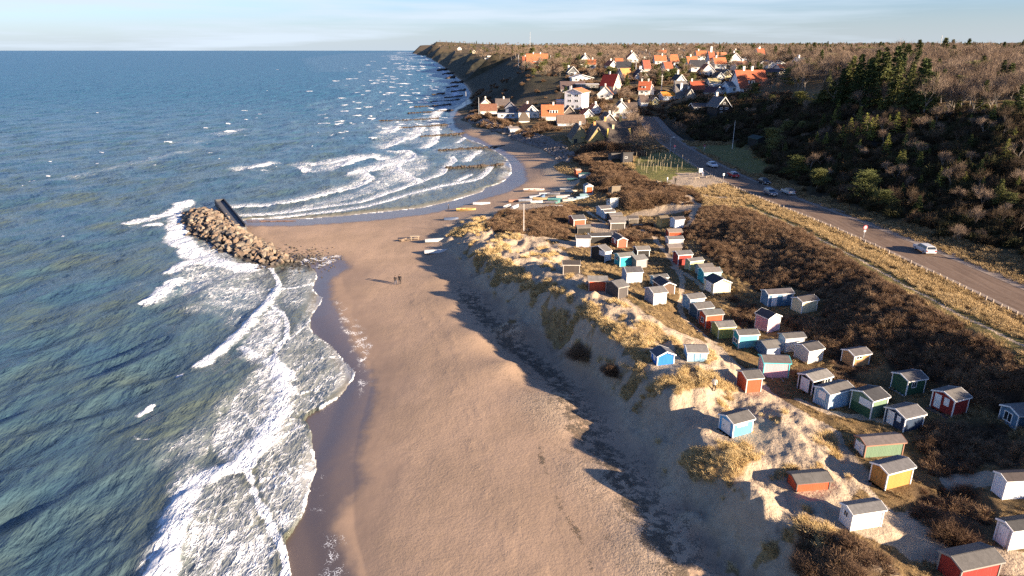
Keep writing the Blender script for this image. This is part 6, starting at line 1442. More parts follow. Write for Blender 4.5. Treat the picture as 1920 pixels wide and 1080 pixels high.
for (px, Y, z0, top, lab, rr) in ((994, 1900, 38, 60, 'thin radio mast on the far skyline', .9), (1767, 420, 30, 66, 'slim antenna mast above the hilltop wood', .28)):
    d = raydir(px, top); x = d[0]/d[1]*Y; zt = CAMH+d[2]/d[1]*Y; mb = MB()
    for a in range(3): mb.tube((math.cos(a*2.09)*rr, math.sin(a*2.09)*rr, 0), (math.cos(a*2.09)*rr*.3, math.sin(a*2.09)*rr*.3, zt-z0), rr*.35, rr*.25, 4)
    n = 14
    for k in range(n): mb.tube((math.cos(k*2.09)*rr*.9, math.sin(k*2.09)*rr*.9, (zt-z0)*k/n), (math.cos(k*2.09+2.09)*rr*.8, math.sin(k*2.09+2.09)*rr*.8, (zt-z0)*(k+1)/n), rr*.15, rr*.15, 3)
    o = mb.build('radio_mast', MET); o.location = (x, Y, z0); tag(o, lab, 'mast')
# street lamp
x, y, z = pt(1256, 288); h = solve_h(x, y, z, 30); o = empty('street_lamp', (x, y, z), 0, 'grey street lamp at the top of the field of posts', 'lamp')
mb = MB(); mb.tube((0, 0, -.4), (0, 0, h), .08, .05, 8); mb.tube((0, 0, h), (.7, -.1, h+.15), .05, .04, 6); mb.build('pole', MET, o)
mb = MB(); mb.tube((.6, -.1, h+.1), (1.15, -.15, h+.16), .13, .16, 8); mb.build('lamp_head', WHP, o)
# road signs
def sign(px, py, hpx, r, col, label, kind='round', cat='sign'):
    x, y, z = pt(px, py); h = solve_h(x, y, z, hpx); o = empty('road_sign', (x, y, z), R(10), label, cat)
    mb = MB(); mb.tube((0, 0, -.4), (0, 0, h), .045, .045, 6); mb.build('pole', MET, o)
    mb = MB()
    if kind == 'round': mb.tube((0, -.05, h-r), (0, -.09, h-r), r, r, 20)
    else: mb.box(-r*.8, r*.8, -.09, -.05, h-2*r, h)
    p = mb.build('sign_plate', paint('sign_paint', col), o)
    if kind == 'round':
        mb = MB(); n = 20
        for k in range(n):
            a0, a1 = 6.2832*k/n, 6.2832*(k+1)/n
            mb.prism([(math.cos(a)*q, -.098, h-r+math.sin(a)*q) for a, q in ((a0, r*1.0), (a1, r*1.0), (a1, r*.8), (a0, r*.8))], (0, .01, 0))
        mb.build('rim', paint('sign_paint', (.50, .05, .05)), p)
        if kind == 'round' and cat == 'sign': 
            mb = MB(); mb.box(-.2, .2, -.09, -.05, h-2*r-.45, h-2*r-.1); mb.build('lower_plate', paint('sign_paint', (.7, .7, .68)), o)
    return o
sign(1619, 446, 24, .42, (.62, .30, .34), 'round pink red road sign on a pole beside the bollards')
sign(1264, 285, 13, .40, (.62, .22, .28), 'round pink road sign near the street lamp')
sign(1320, 284, 13, .40, (.45, .18, .22), 'round pink road sign in the shade across the road')
sign(1356, 337, 12, .30, (.65, .65, .65), 'small white square sign at the roadside', 'square')
# information board and clutter at the track end
x, y, z = pt(1313, 329); o = empty('notice_board', (x, y, z), R(20), 'white notice board at the track end by the road', 'sign')
mb = MB(); mb.box(-.5, -.42, -.04, .04, -.3, 1.9); mb.box(.42, .5, -.04, .04, -.3, 1.9); mb.build('leg', WOODP, o)
mb = MB(); mb.box(-.6, .6, -.09, -.045, .9, 1.95); mb.build('panel', paint('sign_paint', (.62, .66, .68)), o)
def bench(px, py, rz, label, L=1.8):
    x, y, z = pt(px, py); o = empty('bench', (x, y, z), rz, label, 'bench')
    mb = MB(); mb.box(-L/2, L/2, -.2, -.02, .42, .47); mb.box(-L/2, L/2, .02, .2, .42, .47); mb.build('seat', WOODP, o)
    for s_ in (-1, 1): mb = MB(); mb.box(s_*L*.4-.05, s_*L*.4+.05, -.18, .18, -.2, .418); mb.build('leg', WOODP, o)
    return o
bench(1328, 333, .3, 'low wooden bench right of the notice board'); bench(1306, 336, .5, 'low wooden bench left of the notice board')
bench(1236, 343, .5, 'wooden bench at the lower edge of the post field')
# posts of the field
rp_ = random.Random(8); pn = [(463,365),(487,458),(507,440),(530,495),(533,340),(560,345),(560,505),(585,358),(590,540),(603,470),(630,400),(636,360),(663,345),(662,420),(668,515),(690,345),(694,448),(703,535),(726,465),(737,380),(757,495),(768,420),(770,345),(794,510),(803,350),(805,435),(830,355),(832,505),(841,455),(866,400),(881,490),(905,362),(924,450),(938,360),(955,528),(968,345),(970,455),(892,420),(1015,405),(1012,490),(1055,440),(1086,455),(855,345),(720,345),(815,395),(780,460),(610,430),(640,470)]
PB = MB(); PB.tube((0, 0, -.3), (0, 0, 2.1), .055, .05, 7); PB.tube((0, 0, 2.1), (0, 0, 2.14), .06, .03, 7); pm = None
for (u, v) in pn:
    px, py = 1120+u/6.4, 240+v/6.4; x, y, z = pt(px, py)
    if pm is None: o = PB.build('field_post', paint('post_wood', (.40, .33, .22))); pm = o.data
    else: o = link('field_post', pm)
    o.location = (x, y, z); o.rotation_euler = (rp_.gauss(0, .03), rp_.gauss(0, .03), 0); tag(o, 'slender wooden post standing in the grass field above the bay', 'post', 'rows of wooden posts in the field')
# bollards along the road
bm_ = None; i = 0; acc = 0; BM = MB(); BM.tube((0, 0, -.3), (0, 0, .55), .14, .13, 7); BM.tube((0, 0, .55), (0, 0, .62), .13, .06, 7)
t_ = np.arange(0, _c[-1], 1.45); bx = np.interp(t_, _c, ROAD_W[:, 0]); by = np.interp(t_, _c, ROAD_W[:, 1]); Pn = np.stack([bx, by], 1)
Tn = np.gradient(Pn, axis=0); Tn /= np.linalg.norm(Tn, axis=1)[:, None]
for p, t in zip(Pn, Tn):
    q = p-np.array([t[1], -t[0]])*5.0
    if q[1] > 215 or q[1] < 66: continue
    z = float(hgt(*q))
    if bm_ is None: o = BM.build('bollard', paint('bollard_stone', (.36, .30, .24))); bm_ = o.data
    else: o = link('bollard', bm_)
    o.location = (q[0]+rp_.gauss(0, .05), q[1], z); o.rotation_euler = (rp_.gauss(0, .06), rp_.gauss(0, .06), rp_.random()*3); o.scale = (1, 1, rp_.uniform(.8, 1.15))
    tag(o, 'short pale bollard in the row along the grassy edge of the road', 'bollard', 'bollards lining the seaward side of the road')
# ---------------------------------------------------------------- cars
def car(px, py, rz, col, label, estate=False, roofc=None):
    x, y, _ = pt(px, py); z = zroad(x, y); o = empty('car', (x, y, z), rz, label, 'car', 'cars on the coast road')
    L_, W_ = 4.4, 1.76; pb = paint('car_paint', col, .3)
    prof = [(-2.2,.35),(-2.2,.8),(-2.1,.95),(-1.2,1.0),(2.0,.98),(2.15,.85),(2.2,.35)] if not estate else [(-2.2,.35),(-2.2,.75),(-2.05,.9),(-1.0,1.0),(2.1,1.02),(2.2,.9),(2.2,.35)]
    mb = MB(); n = len(prof)
    v = []
    for s_, ins in ((-1, 0), (1, 0)):
        for (a, c) in prof: v.append((s_*(W_/2-(.06 if c > .9 else 0)), a, c))
    mb.add(v, [tuple(range(n))[::-1], tuple(range(n, 2*n))]+[(i, (i+1) % n, n+(i+1) % n, n+i) for i in range(n)])
    body = mb.build('body', pb, o)
    bv = body.modifiers.new('bevel', 'BEVEL'); bv.width = .06; bv.segments = 2
    c0, c1_, c2, c3 = ((-1.15, -.45, 1.25, 1.9) if not estate else (-1.0, -.35, 1.9, 2.12))
    def cab(x_in, zt, y0, y1, y2, y3, w0, w1, z0):
        return [(-w0, y0, z0), (w0, y0, z0), (w0, y3, z0), (-w0, y3, z0), (-w1, y1, zt), (w1, y1, zt), (w1, y2, zt), (-w1, y2, zt)]
    mb = MB(); mb.add(cab(0, 1.40, c0, c1_, c2, c3, .82, .66, .96), [(0,3,2,1),(4,5,6,7),(0,1,5,4),(1,2,6,5),(2,3,7,6),(3,0,4,7)]); mb.build('windows', glassm(), o)
    mb = MB(); mb.add([(-.68, c1_-.05, 1.402), (.68, c1_-.05, 1.402), (.68, c2+.05, 1.402), (-.68, c2+.05, 1.402), (-.62, c1_+.05, 1.47), (.62, c1_+.05, 1.47), (.62, c2-.05, 1.47), (-.62, c2-.05, 1.47)], [(0,3,2,1),(4,5,6,7),(0,1,5,4),(1,2,6,5),(2,3,7,6),(3,0,4,7)])
    for s_ in (-1, 1):
        mb.tube((s_*.83, c0, .97), (s_*.67, c1_, 1.41), .035, .035, 4); mb.tube((s_*.83, c3, .97), (s_*.67, c2, 1.41), .045, .045, 4); mb.tube((s_*.83, (c1_+c2)/2, .97), (s_*.67, (c1_+c2)/2, 1.41), .03, .03, 4)
    mb.build('roof', paint('car_paint', roofc or col, .3), o)
    for s_ in (-1, 1):
        for yy in (-1.35, 1.35):
            mb = MB(); mb.tube((s_*.68, yy, .32), (s_*.89, yy, .32), .32, .32, 16); wv_ = mb.build('wheel', paint('tyre', (.02, .02, .02)), o)
            mb = MB(); mb.tube((s_*.89, yy, .32), (s_*.905, yy, .32), .19, .19, 12); mb.build('rim', MET, wv_)
        mb = MB(); mb.box(s_*.68-.16, s_*.68+.16, -2.235, -2.18, .62, .78); mb.build('headlight', paint('lamp_glass', (.8, .8, .78), .2), o)
        mb = MB(); mb.box(s_*.72-.1, s_*.72+.1, 2.18, 2.235, .65, .88); mb.build('tail_light', paint('lamp_red', (.4, .02, .02), .3), o)
        mb = MB(); mb.box(s_*.98-.1, s_*.98+.1, -.75, -.62, .98, 1.1); mb.build('mirror', pb, o)
    mb = MB(); mb.box(-.26, .26, 2.21, 2.24, .5, .62); mb.box(-.26, .26, -2.24, -2.21, .42, .54); mb.build('number_plate', paint('plate', (.7, .7, .7)), o)
    return o
car(1732, 473, R(175+3), (.55, .56, .56), 'silver estate driving alone past the lit bend', True)
car(1444, 366, R(5), (.12, .13, .16), 'dark estate with pale bonnet on the near lane', True, (.3, .34, .4))
car(1477, 364, R(4+180), (.50, .49, .47), 'silver grey hatchback right of the dark estate', True, (.05, .06, .08))
car(1432, 345, R(5), (.02, .028, .04), 'black saloon behind the pair of cars on the road')
car(1374, 332, R(186), (.33, .03, .03), 'red saloon on the road by the white square sign', False, (.4, .42, .48))
car(1335, 313, R(8), (.66, .68, .72), 'white saloon furthest up the road')
x = None
# parked car deep in the shade at the road bend
o = car(1172, 238, R(60), (.05, .06, .08), 'dark car parked by the road bend behind the bare trees')
# ---------------------------------------------------------------- boulders, groynes, dock
def rock_v(r, s, sub=1):
    bm = bmesh.new(); bmesh.ops.create_icosphere(bm, subdivisions=sub, radius=1.0)
    a = r.uniform(0, 6.28)
    for v in bm.verts:
        f = 1+.22*math.sin(v.co.x*3+a)+.2*math.cos(v.co.y*4+a*2)+r.uniform(-.13, .13); v.co = Vector((v.co.x*f*s[0], v.co.y*f*s[1], v.co.z*f*s[2]))
    V = [tuple(v.co) for v in bm.verts]; F = [tuple(v.index for v in f.verts) for f in bm.faces]; bm.free(); return V, F
m_rock, nt, b = mat_new('boulder')
oi = nd(nt, 'ShaderNodeObjectInfo').outputs['Random']; gp = nd(nt, 'ShaderNodeNewGeometry').outputs['Position']
vn = nd(nt, 'ShaderNodeTexVoronoi', {'Vector': gp, 'Scale': .75}).outputs['Color']
hs_ = nd(nt, 'ShaderNodeSeparateColor', {0: vn}).outputs[0]
r_ = nt.nodes.new('ShaderNodeValToRGB'); cr = r_.color_ramp; cr.elements[0].color = (.15, .105, .07, 1); cr.elements[1].color = (.21, .17, .125, 1)
for p_, c_ in ((.35, (.20, .14, .095)), (.6, (.11, .095, .08)), (.8, (.25, .205, .15))): e = cr.elements.new(p_); e.color = c4(c_)
nt.links.new(math_(nt, 'FRACT', math_(nt, 'ADD', hs_, math_(nt, 'MULTIPLY', oi, 3.0))), r_.inputs[0])
c = mixc(nt, ramp(nt, noise(nt, gp, 3, 5, .65).outputs[0], .45, .7), r_.outputs[0], (.12, .10, .085))
sz = nd(nt, 'ShaderNodeSeparateXYZ', {0: gp}).outputs[2]
c = mixc(nt, ramp(nt, sz, .9, .1), c, (.045, .040, .036))
nt.links.new(c, b.inputs['Base Color']); b.inputs['Roughness'].default_value = .8; bump(nt, noise(nt, gp, 4, 5).outputs[0], .6, .15, b)
protos = []
rr_ = random.Random(11)
for k in range(10):
    V, F = rock_v(rr_, (rr_.uniform(.8, 1.2), rr_.uniform(.75, 1.1), rr_.uniform(.6, .9)), 2); me = bpy.data.meshes.new('boulder'); me.from_pydata(V, [], F); me.update(); me.materials.append(m_rock); protos.append(me)
AX = smooth_line(np.stack(at_z(np.array([372,388,410,440,470,500,535]), np.array([398,412,432,450,466,478,488]), 0.8), 1), 1)
al = np.linalg.norm(np.diff(AX, axis=0), axis=1); ac = np.concatenate([[0], np.cumsum(al)])
bwx, bwy = AX[0]
bw = empty('breakwater', (float(bwx), float(bwy), 0), 0, 'breakwater of heaped brown boulders running out from the sand spit', 'breakwater')
def on_axis(t):
    i = min(np.searchsorted(ac, t, 'right')-1, len(al)-1); f = (t-ac[i])/al[i]; p = AX[i]*(1-f)+AX[i+1]*f; d = (AX[i+1]-AX[i])/al[i]; return p, np.array([-d[1], d[0]])
cand = []
tt = -2.0
while tt < ac[-1]+1:
    hw = np.interp(tt, [0, 8, 20, ac[-1]*.6, ac[-1]], [4.8, 5.8, 6.0, 4.8, 2.8]); ht = np.interp(tt, [-2, 4, 12, ac[-1]*.7, ac[-1]], [1.0, 2.1, 2.4, 1.8, .7])
    p, nn = on_axis(min(max(tt, 0), ac[-1]-.01))
    if tt < 0: p = p+(AX[0]-AX[1])/al[0]*(-tt)
    o_ = -hw
    while o_ < hw:
        zz = ht*(1-(abs(o_)/hw)**1.6)-.1; cand.append((p[0]+nn[0]*o_+rr_.gauss(0, .25), p[1]+nn[1]*o_+rr_.gauss(0, .25), zz, rr_.uniform(.32, .98)*(1 if tt < ac[-1]*.6 else 1.1))); o_ += rr_.uniform(.85, 1.25)
    tt += rr_.uniform(.85, 1.15)
vis = sorted(cand, key=lambda c_: -(c_[3]+.15*c_[2]))
rub = MB()
for i, (a, b_, zz, s_) in enumerate(vis):
    if i < 99:
        o = link('boulder', protos[i % 10], bw); o.location = (a-bwx, b_-bwy, zz); o.rotation_euler = (rr_.uniform(-.5, .5), rr_.uniform(-.5, .5), rr_.random()*6.28); o.scale = (s_, s_, s_)
    else:
        V, F = rock_v(rr_, (s_*rr_.uniform(.8, 1.15), s_*rr_.uniform(.75, 1.1), s_*.75)); M = Matrix.Translation((a-bwx, b_-bwy, zz)) @ Matrix.Rotation(rr_.random()*6.28, 4, 'Z'); rub.add([tuple(M @ Vector(v)) for v in V], F)
o = rub.build('rubble', m_rock, bw); tag(o, kind='stuff')
# loose stones washed by foam at the root of the breakwater
lo = MB()
for i in range(620):
    t = rr_.random()**.8; px = 470+t*150+rr_.gauss(0, 16); py = 478+t*10+rr_.gauss(0, 9)
    x, y = [float(v) for v in at_z(px, py, .4)]; z = float(hgt(x, y)); s_ = rr_.uniform(.10, .38)*(1.25-t*.7)
    V, F = rock_v(rr_, (s_, s_*.85, s_*.6)); lo.add([(v[0]+x, v[1]+y, v[2]+max(z, .0)+s_*.25) for v in V], F)
o = lo.build('loose_stones', m_rock); tag(o, kind='stuff')
# groynes: lines of stones running out across the bay
GR = [([(838,316),(880,315),(942,311)],.6,'stone groyne nearest the beached boats'),([(822,283),(870,281),(945,277)],.6,'second stone groyne across the bay'),([(790,257),(840,254),(892,250)],.6,'third stone groyne across the bay'),([(748,241),(800,238),(858,234)],.55,'fourth stone groyne across the bay, longest of them'),([(712,227),(770,226),(822,223)],.5,'low groyne left of the shore village'),([(766,213),(810,211),(850,208)],.6,'groyne at the end of the shore village'),
      ([(778,201),(815,200),(845,197)],.7,'dark reef line beyond the last village groyne'),([(808,192),(835,191),(862,188)],.8,'dark stone reef below the first bluff'),([(834,184),(850,183.5),(868,181)],.9,'short reef close under the bluff'),([(812,178),(824,177),(833,177)],1.0,'black boulder patch left of the bluff foot'),([(848,172),(862,171),(872,170)],1.1,'thin reef below the bluff middle'),([(838,165),(850,164),(858,163)],1.3,'small reef further along the bluff'),([(846,157),(856,156),(868,155)],1.6,'distant reef line along the cliff'),([(836,148),(845,147),(852,146)],2.0,'more distant reef line along the cliff'),([(830,140),(840,139),(848,139)],2.4,'far reef line below the second headland'),([(822,133),(830,132),(838,132)],3.0,'farthest dark reef below the headland'),([(895,260),(920,262),(930,259)],.3,'low rocky spit stones between two groynes')]
for pl, s0, lab in GR[:-1]:
    s0 *= 1.35; P = np.stack(at_z(np.array(pl)[:, 0], np.array(pl)[:, 1], .1), 1); gm = MB(); x0, y0 = P[-1]
    Ls = float(np.linalg.norm(P[-1]-P[0])); n = int(Ls/(s0*.75))
    for k in range(n):
        f = k/max(n-1, 1); q = P[0]*(1-f)+P[-1]*f+(P[1]-(P[0]+P[-1])/2)*math.sin(f*3.14); s_ = s0*rr_.uniform(.55, 1.15)
        if rr_.random() < .07*(1-f): continue
        V, F = rock_v(rr_, (s_, s_*.9, s_*.7)); zz = .30+.45*s0*f+rr_.uniform(-.1, .25)*s0
        gm.add([(v[0]+q[0]-x0+rr_.gauss(0, s0*.1)*0, v[1]+q[1]-y0+rr_.gauss(0, .01)+(rr_.random()-.5)*0, v[2]+zz) for v in V], F)
    o = gm.build('groyne', paint('dark_wet_stone', (.062, .048, .038) if s0 > .7 or True else 0)); o.location = (float(x0), float(y0), 0); tag(o, lab, 'groyne', 'stone groynes and reefs along the bay')
# rock revetment along the village shore
rv = MB()
RV = wpoly([(1062,306),(1012,278),(962,262),(922,246),(884,234),(868,222)]); RT = wpoly([(1088,294),(1050,266),(1000,249),(960,238),(905,226),(882,214)])
for i in range(1300):
    f = rr_.random(); g = rr_.random(); a = np.array([np.interp(f*(len(RV)-1), np.arange(len(RV)), RV[:, j]) for j in (0, 1)]); b_ = np.array([np.interp(f*(len(RT)-1), np.arange(len(RT)), RT[:, j]) for j in (0, 1)])
    q = a*(1-g)+b_*g; z = float(hgt(*q)); s_ = rr_.uniform(.45, 1.0); V, F = rock_v(rr_, (s_, s_, s_*.75)); rv.add([(v[0]+q[0], v[1]+q[1], v[2]+z+.1) for v in V], F)
m_rv = paint('revetment_stone', (.20, .17, .15)); o = rv.build('rock_revetment', m_rv); tag(o, 'slope of grey rocks below the shore village', 'revetment', kind='thing')
# steel dock slab beside the breakwater
c_ = [at_z(px, py, 1.6) for px, py in ((403,376),(420,374),(461,423),(440,427))]
c_ = [(float(a), float(b_)) for a, b_ in c_]; ox, oy = c_[0]
q = [(a-ox, b_-oy) for a, b_ in c_]; dk = empty('dock', (ox, oy, 0), 0, 'dark steel walled dock slab beside the boulder breakwater', 'dock')
mst = paint('dark_steel', (.055, .055, .06), .6)
mb = MB(); mb.prism([(a, b_, -1.2) for a, b_ in q], (0, 0, 2.5)); mb.build('deck', paint('dock_deck', (.10, .10, .105), .7), dk)
mb = MB()
for i in (0, 1, 3):
    a = Vector((*q[i], 0)); b_ = Vector((*q[(i+1) % 4], 0)); d = (b_-a).normalized(); n_ = Vector((-d.y, d.x, 0))*.14
    mb.prism([tuple(a-n_+Vector((0, 0, -1.3))), tuple(b_-n_+Vector((0, 0, -1.3))), tuple(b_+n_+Vector((0, 0, -1.3))), tuple(a+n_+Vector((0, 0, -1.3)))], (0, 0, 3.15))
mb.build('wall', mst, dk)
# ---------------------------------------------------------------- boats
def boat(px, py, rz, L_, col, inner, label, over=False, group='small boats lying by the beach huts', W_=None):
    x, y, z = pt(px, py); W_ = W_ or L_*.34; g_ = sum(col)/3; col = tuple((.6*v+.4*g_)*.78 for v in col); inner = tuple(.7*v for v in inner); o = empty('rowing_boat', (x, y, z), rz, label, 'boat', group)
    n = 9; V = []; F = []; sec = 5
    for i in range(n):
        t = i/(n-1); w_ = W_/2*(math.sin(math.pi*min(t*.72+.28, 1))**.7 if t < .99 else .02); sh = .5+.18*t*t
        for j in range(sec*2-1):
            a = (j-(sec-1))/(sec-1); V.append((L_*(t-.5), a*w_*(1 if abs(a) > .9 else 1.0), sh*(abs(a)**2.2)*(1 if not over else 1)))
    m_ = sec*2-1
    for i in range(n-1):
        for j in range(m_-1): F.append((i*m_+j, i*m_+j+1, (i+1)*m_+j+1, (i+1)*m_+j))
    F.append(tuple(range(m_)))
    if over: V = [(a, b_, .55-c_) for a, b_, c_ in V]
    mb = MB(); mb.add(V, F); h = mb.build('hull', paint('boat_paint', col, .5), o); so_ = h.modifiers.new('thick', 'SOLIDIFY'); so_.thickness = .05
    if not over:
        mb = MB()
        for t in (.3, .55, .75): mb.box(L_*(t-.5)-.12, L_*(t-.5)+.12, -W_*.40*(1.0-.25*(t > .7)), W_*.40*(1.0-.25*(t > .7)), .36, .40)
        mb.build('bench', paint('boat_wood', inner), o)
        mb = MB()
        for s_ in (-1, 1):
            for i in range(n-1):
                a = V[i*m_+(0 if s_ < 0 else m_-1)]; b_ = V[(i+1)*m_+(0 if s_ < 0 else m_-1)]; mb.tube(a, b_, .04, .04, 4)
        mb.build('gunwale', paint('boat_paint', inner, .5), o)
    return o
boat(817, 452, R(14), 4.6, (.55, .52, .48), (.5, .46, .4), 'pale overturned boat upper of the two on the beach', True, None)
boat(819, 473, R(10), 5.0, (.60, .58, .54), (.5, .46, .4), 'pale overturned boat lower of the two on the beach', True, None)
boat(1001, 358, R(4), 6.0, (.72, .68, .6), (.50, .06, .04), 'long white boat with red inside at the top of the boat field', False, None)
boat(874, 395, R(6), 5.0, (.65, .45, .04), (.50, .06, .03), 'yellow boat with red rim on the sand', False, None)
boat(903, 383, R(0), 4.6, (.55, .56, .58), (.4, .42, .44), 'pale grey dinghy on the sand above the yellow boat', True, None)
boat(846, 412, R(10), 3.5, (.05, .10, .22), (.2, .2, .2), 'dark blue boat in the dune shadow', True, None)
bl = [('white dinghy tilted beside the tall white pole',(952,389),60,(.66,.68,.72),0),('second tilted white dinghy left of the tall white pole',(966,389),62,(.64,.66,.70),1),('blue grey boat under a cover',(985,378),14,(.22,.26,.36),0),('white open boat with grey floor behind the pole',(1006,381),8,(.66,.66,.68),0),('orange overturned boat in the dune grass',(967,378),10,(.50,.18,.06),1),('yellow covered boat in the middle of the boats',(1013,374),-10,(.55,.34,.07),1),('blue boat beside the yellow covered boat',(1018,370),70,(.08,.22,.42),1),('silver overturned boat top left of the boats',(1022,365),4,(.50,.50,.50),1),
      ('teal boat in the middle row',(1040,376),8,(.03,.24,.26),0),('dark boat below the teal boat',(1034,382),4,(.14,.13,.17),0),('green tarpaulin covered boat',(1045,380),60,(.05,.28,.24),1),('cream boat at the sandy edge',(1067,377),12,(.52,.45,.32),1),('long light blue boat on the right',(1092,372),18,(.20,.38,.50),1),('second light blue boat right of the cream boat',(1078,375),14,(.24,.36,.46),0),('turquoise boat topmost on the right',(1100,367),10,(.16,.36,.40),1),('cream overturned dinghy under the golden grass',(1071,360),-6,(.60,.52,.38),1),('grey boat left of the cream dinghy',(1062,357),4,(.26,.28,.33),0),('pale pink grey boat in the middle',(1055,370),10,(.5,.42,.38),1),('dark grey boat behind the middle row',(1038,366),2,(.16,.17,.22),0),('white boat near the sandy path below the boats',(1040,389),6,(.58,.58,.62),1),('teal boat in the shade by the small orange shed',(1075,338),4,(.02,.16,.18),0),('grey blue boat left of the yellow covered boat',(1003,370),30,(.28,.32,.38),1)]
for lab, (px, py), a, col, ov in bl: boat(px, py, R(a), rr_.uniform(3.1, 4.1), col, tuple(min(.7, v*1.2+.05) for v in col), lab, bool(ov))
# picnic table and timber by the dune foot
x, y, z = pt(778, 449); o = empty('picnic_table', (x, y, z), R(5), 'wooden picnic table on the beach before the dune', 'table')
mb = MB(); mb.box(-1, 1, -.4, .4, .72, .78); mb.build('tabletop', WOODP, o)
for s_ in (-1, 1):
    mb = MB(); mb.box(-1, 1, s_*.75-.14, s_*.75+.14, .42, .47); mb.build('seat', WOODP, o)
    mb = MB(); mb.box(s_*.75-.05, s_*.75+.05, -.8, .8, .34, .415); mb.tube((s_*.75, -.55, -.1), (s_*.75, -.2, .72), .05, .05, 4); mb.tube((s_*.75, .55, -.1), (s_*.75, .2, .72), .05, .05, 4); mb.build('leg', WOODP, o)
mb = MB()
for k in range(7): a = rr_.random()*3; L_ = rr_.uniform(.5, 1.3); mb.tube((-L_*math.cos(a), -L_*math.sin(a), .1+.1*k*.5), (L_*math.cos(a), L_*math.sin(a), .15+.1*k*.5), .09, .07, 6)
o = mb.build('driftwood_heap', paint('driftwood', (.20, .15, .11))); o.location = pt(757, 452); tag(o, 'heap of dark driftwood left of the picnic table', 'driftwood')
mb = MB()
for k in range(22): a = rr_.gauss(0, .25); L_ = rr_.uniform(.6, 1.6); ox_ = rr_.uniform(-6, 6); mb.tube((ox_-L_*math.cos(a), -L_*math.sin(a)*.5+rr_.gauss(0, .3), .08), (ox_+L_*math.cos(a), L_*math.sin(a)*.5, .14), .08, .05, 5)
o = mb.build('driftwood_line', paint('driftwood', (.16, .10, .08))); o.location = pt(508, 415); tag(o, 'long low line of driftwood beside the dock', 'driftwood')
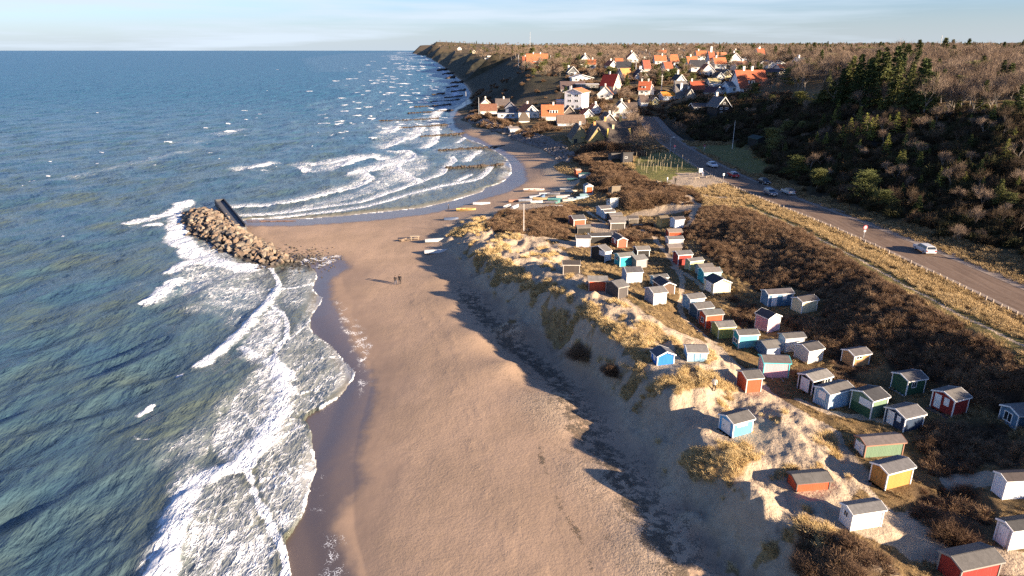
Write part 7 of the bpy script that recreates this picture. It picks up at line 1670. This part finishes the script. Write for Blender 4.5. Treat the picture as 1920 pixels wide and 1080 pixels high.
# ---------------------------------------------------------------- people
def person(px, py, rz, top, legs, label, hgt_=1.75, step=.25, hair=(.05, .04, .03), kneel=False, skin=(.5, .33, .24)):
    x, y, z = pt(px, py); s = hgt_/1.75
    J = {'pelvis': (0, 0, .95), 'chest': (0, .02, 1.32), 'neck': (0, .01, 1.5), 'head': (0, -.02, 1.64), 'crown': (0, -.01, 1.74)}
    E = [('pelvis', 'chest'), ('chest', 'neck'), ('neck', 'head'), ('head', 'crown')]
    Rd = {'pelvis': (.16, .12), 'chest': (.19, .13), 'neck': (.06, .06), 'head': (.09, .105), 'crown': (.06, .07)}
    for sg, nm in ((-1, 'l'), (1, 'r')):
        J['sh'+nm] = (sg*.2, 0, 1.44); J['el'+nm] = (sg*.26, sg*.06, 1.16); J['wr'+nm] = (sg*.25, -.06+sg*.1, .92); J['pa'+nm] = (sg*.25, -.08+sg*.1, .85)
        J['hi'+nm] = (sg*.1, 0, .9); J['kn'+nm] = (sg*.11, -.06+sg*step*.4, .5); J['an'+nm] = (sg*.11, sg*step, .09); J['to'+nm] = (sg*.12, sg*step-.16, .05)
        E += [('chest', 'sh'+nm), ('sh'+nm, 'el'+nm), ('el'+nm, 'wr'+nm), ('wr'+nm, 'pa'+nm), ('pelvis', 'hi'+nm), ('hi'+nm, 'kn'+nm), ('kn'+nm, 'an'+nm), ('an'+nm, 'to'+nm)]
        Rd.update({'sh'+nm: (.085, .085), 'el'+nm: (.06, .06), 'wr'+nm: (.036, .036), 'pa'+nm: (.04, .022), 'hi'+nm: (.115, .115), 'kn'+nm: (.078, .078), 'an'+nm: (.05, .05), 'to'+nm: (.045, .04)})
        for k in range(5):
            fx = sg*.25+(k-2)*.017; L_ = (.05, .085, .092, .085, .065)[k]; fn = 'f%s%d' % (nm, k)
            J[fn] = (fx-(sg*.02 if k == 0 else 0), J['pa'+nm][1]-.02-(.03 if k == 0 else 0), .85-L_*(.6 if k == 0 else 1)); E.append(('pa'+nm, fn)); Rd[fn] = (.009, .009)
    if kneel:
        for nm in ('l', 'r'):
            for q in list(J):
                pass
        for q in J: a, b_, c_ = J[q]; J[q] = (a, b_-.0, c_*.62 if c_ > .5 else c_*.5)
    names = list(J); me = bpy.data.meshes.new('person'); me.from_pydata([tuple(v*s for v in J[n_]) for n_ in names], [(names.index(a), names.index(b_)) for a, b_ in E], []); me.update()
    o = bpy.data.objects.new('person', me); COL.objects.link(o); o.location = (x, y, z-.01); o.rotation_euler = (0, 0, rz)
    m, nt, b = mat_new('clothes'); oz = nd(nt, 'ShaderNodeSeparateXYZ', {0: objvec(nt)}); zz = oz.outputs[2]
    k_ = .62 if kneel else 1
    c = mixc(nt, math_(nt, 'GREATER_THAN', zz, .86*s*k_), legs, top); c = mixc(nt, math_(nt, 'GREATER_THAN', zz, 1.5*s*k_), c, skin)
    c = mixc(nt, math_(nt, 'LESS_THAN', zz, .10*s), c, (.03, .03, .03)); nt.links.new(c, b.inputs['Base Color']); me.materials.append(m)
    sk = o.modifiers.new('skin', 'SKIN'); sk.use_smooth_shade = True
    for i, n_ in enumerate(names): me.skin_vertices[0].data[i].radius = tuple(v*s for v in Rd[n_])
    me.skin_vertices[0].data[0].use_root = True
    o.modifiers.new('sub', 'SUBSURF').levels = 1
    mb = MB(); bm = bmesh.new(); bmesh.ops.create_uvsphere(bm, u_segments=10, v_segments=7, radius=.115*s)
    V = [tuple(v.co) for v in bm.verts]; F = [tuple(v.index for v in f.verts) for f in bm.faces]; bm.free()
    hz = (1.67 if not kneel else 1.67*.62)*s
    mb.add([(v[0]*.95, v[1]+.025, v[2]*1.05+hz+.02) for v in V], F); mb.build('hair', paint('hair', hair), o)
    tag(o, label, 'person'); return o
person(742, 534, R(170), (.035, .03, .03), (.05, .06, .09), 'person in dark jacket and grey trousers, left of the pair on the beach', 1.72, .2)
person(750, 533, R(175), (.012, .012, .015), (.015, .015, .02), 'person all in black, right of the pair walking on the beach', 1.82, .24)
person(1338, 734, R(150), (.62, .56, .46), (.03, .03, .03), 'person in cream coat walking on the dune path above the sky blue hut', 1.7, .1)
person(1266, 344, R(10), (.015, .013, .013), (.02, .02, .02), 'person in black standing at the lower edge of the post field', 1.8, .08)
person(1251, 343, R(40), (.6, .6, .6), (.45, .45, .45), 'person in white beside the bench at the post field', 1.7, .1)
person(1317, 332, R(20), (.1, .12, .2), (.3, .3, .32), 'person in dark blue next to the notice board', 1.7, .1)
person(1232, 345, R(80), (.05, .05, .06), (.03, .03, .04), 'crouching person in dark clothes left of the person in white', 1.6, .15, kneel=True)
o = person(841, 393, R(90), (.03, .03, .03), (.03, .03, .03), 'small dark figure bending on the sand near the yellow boat', 1.4, .2)
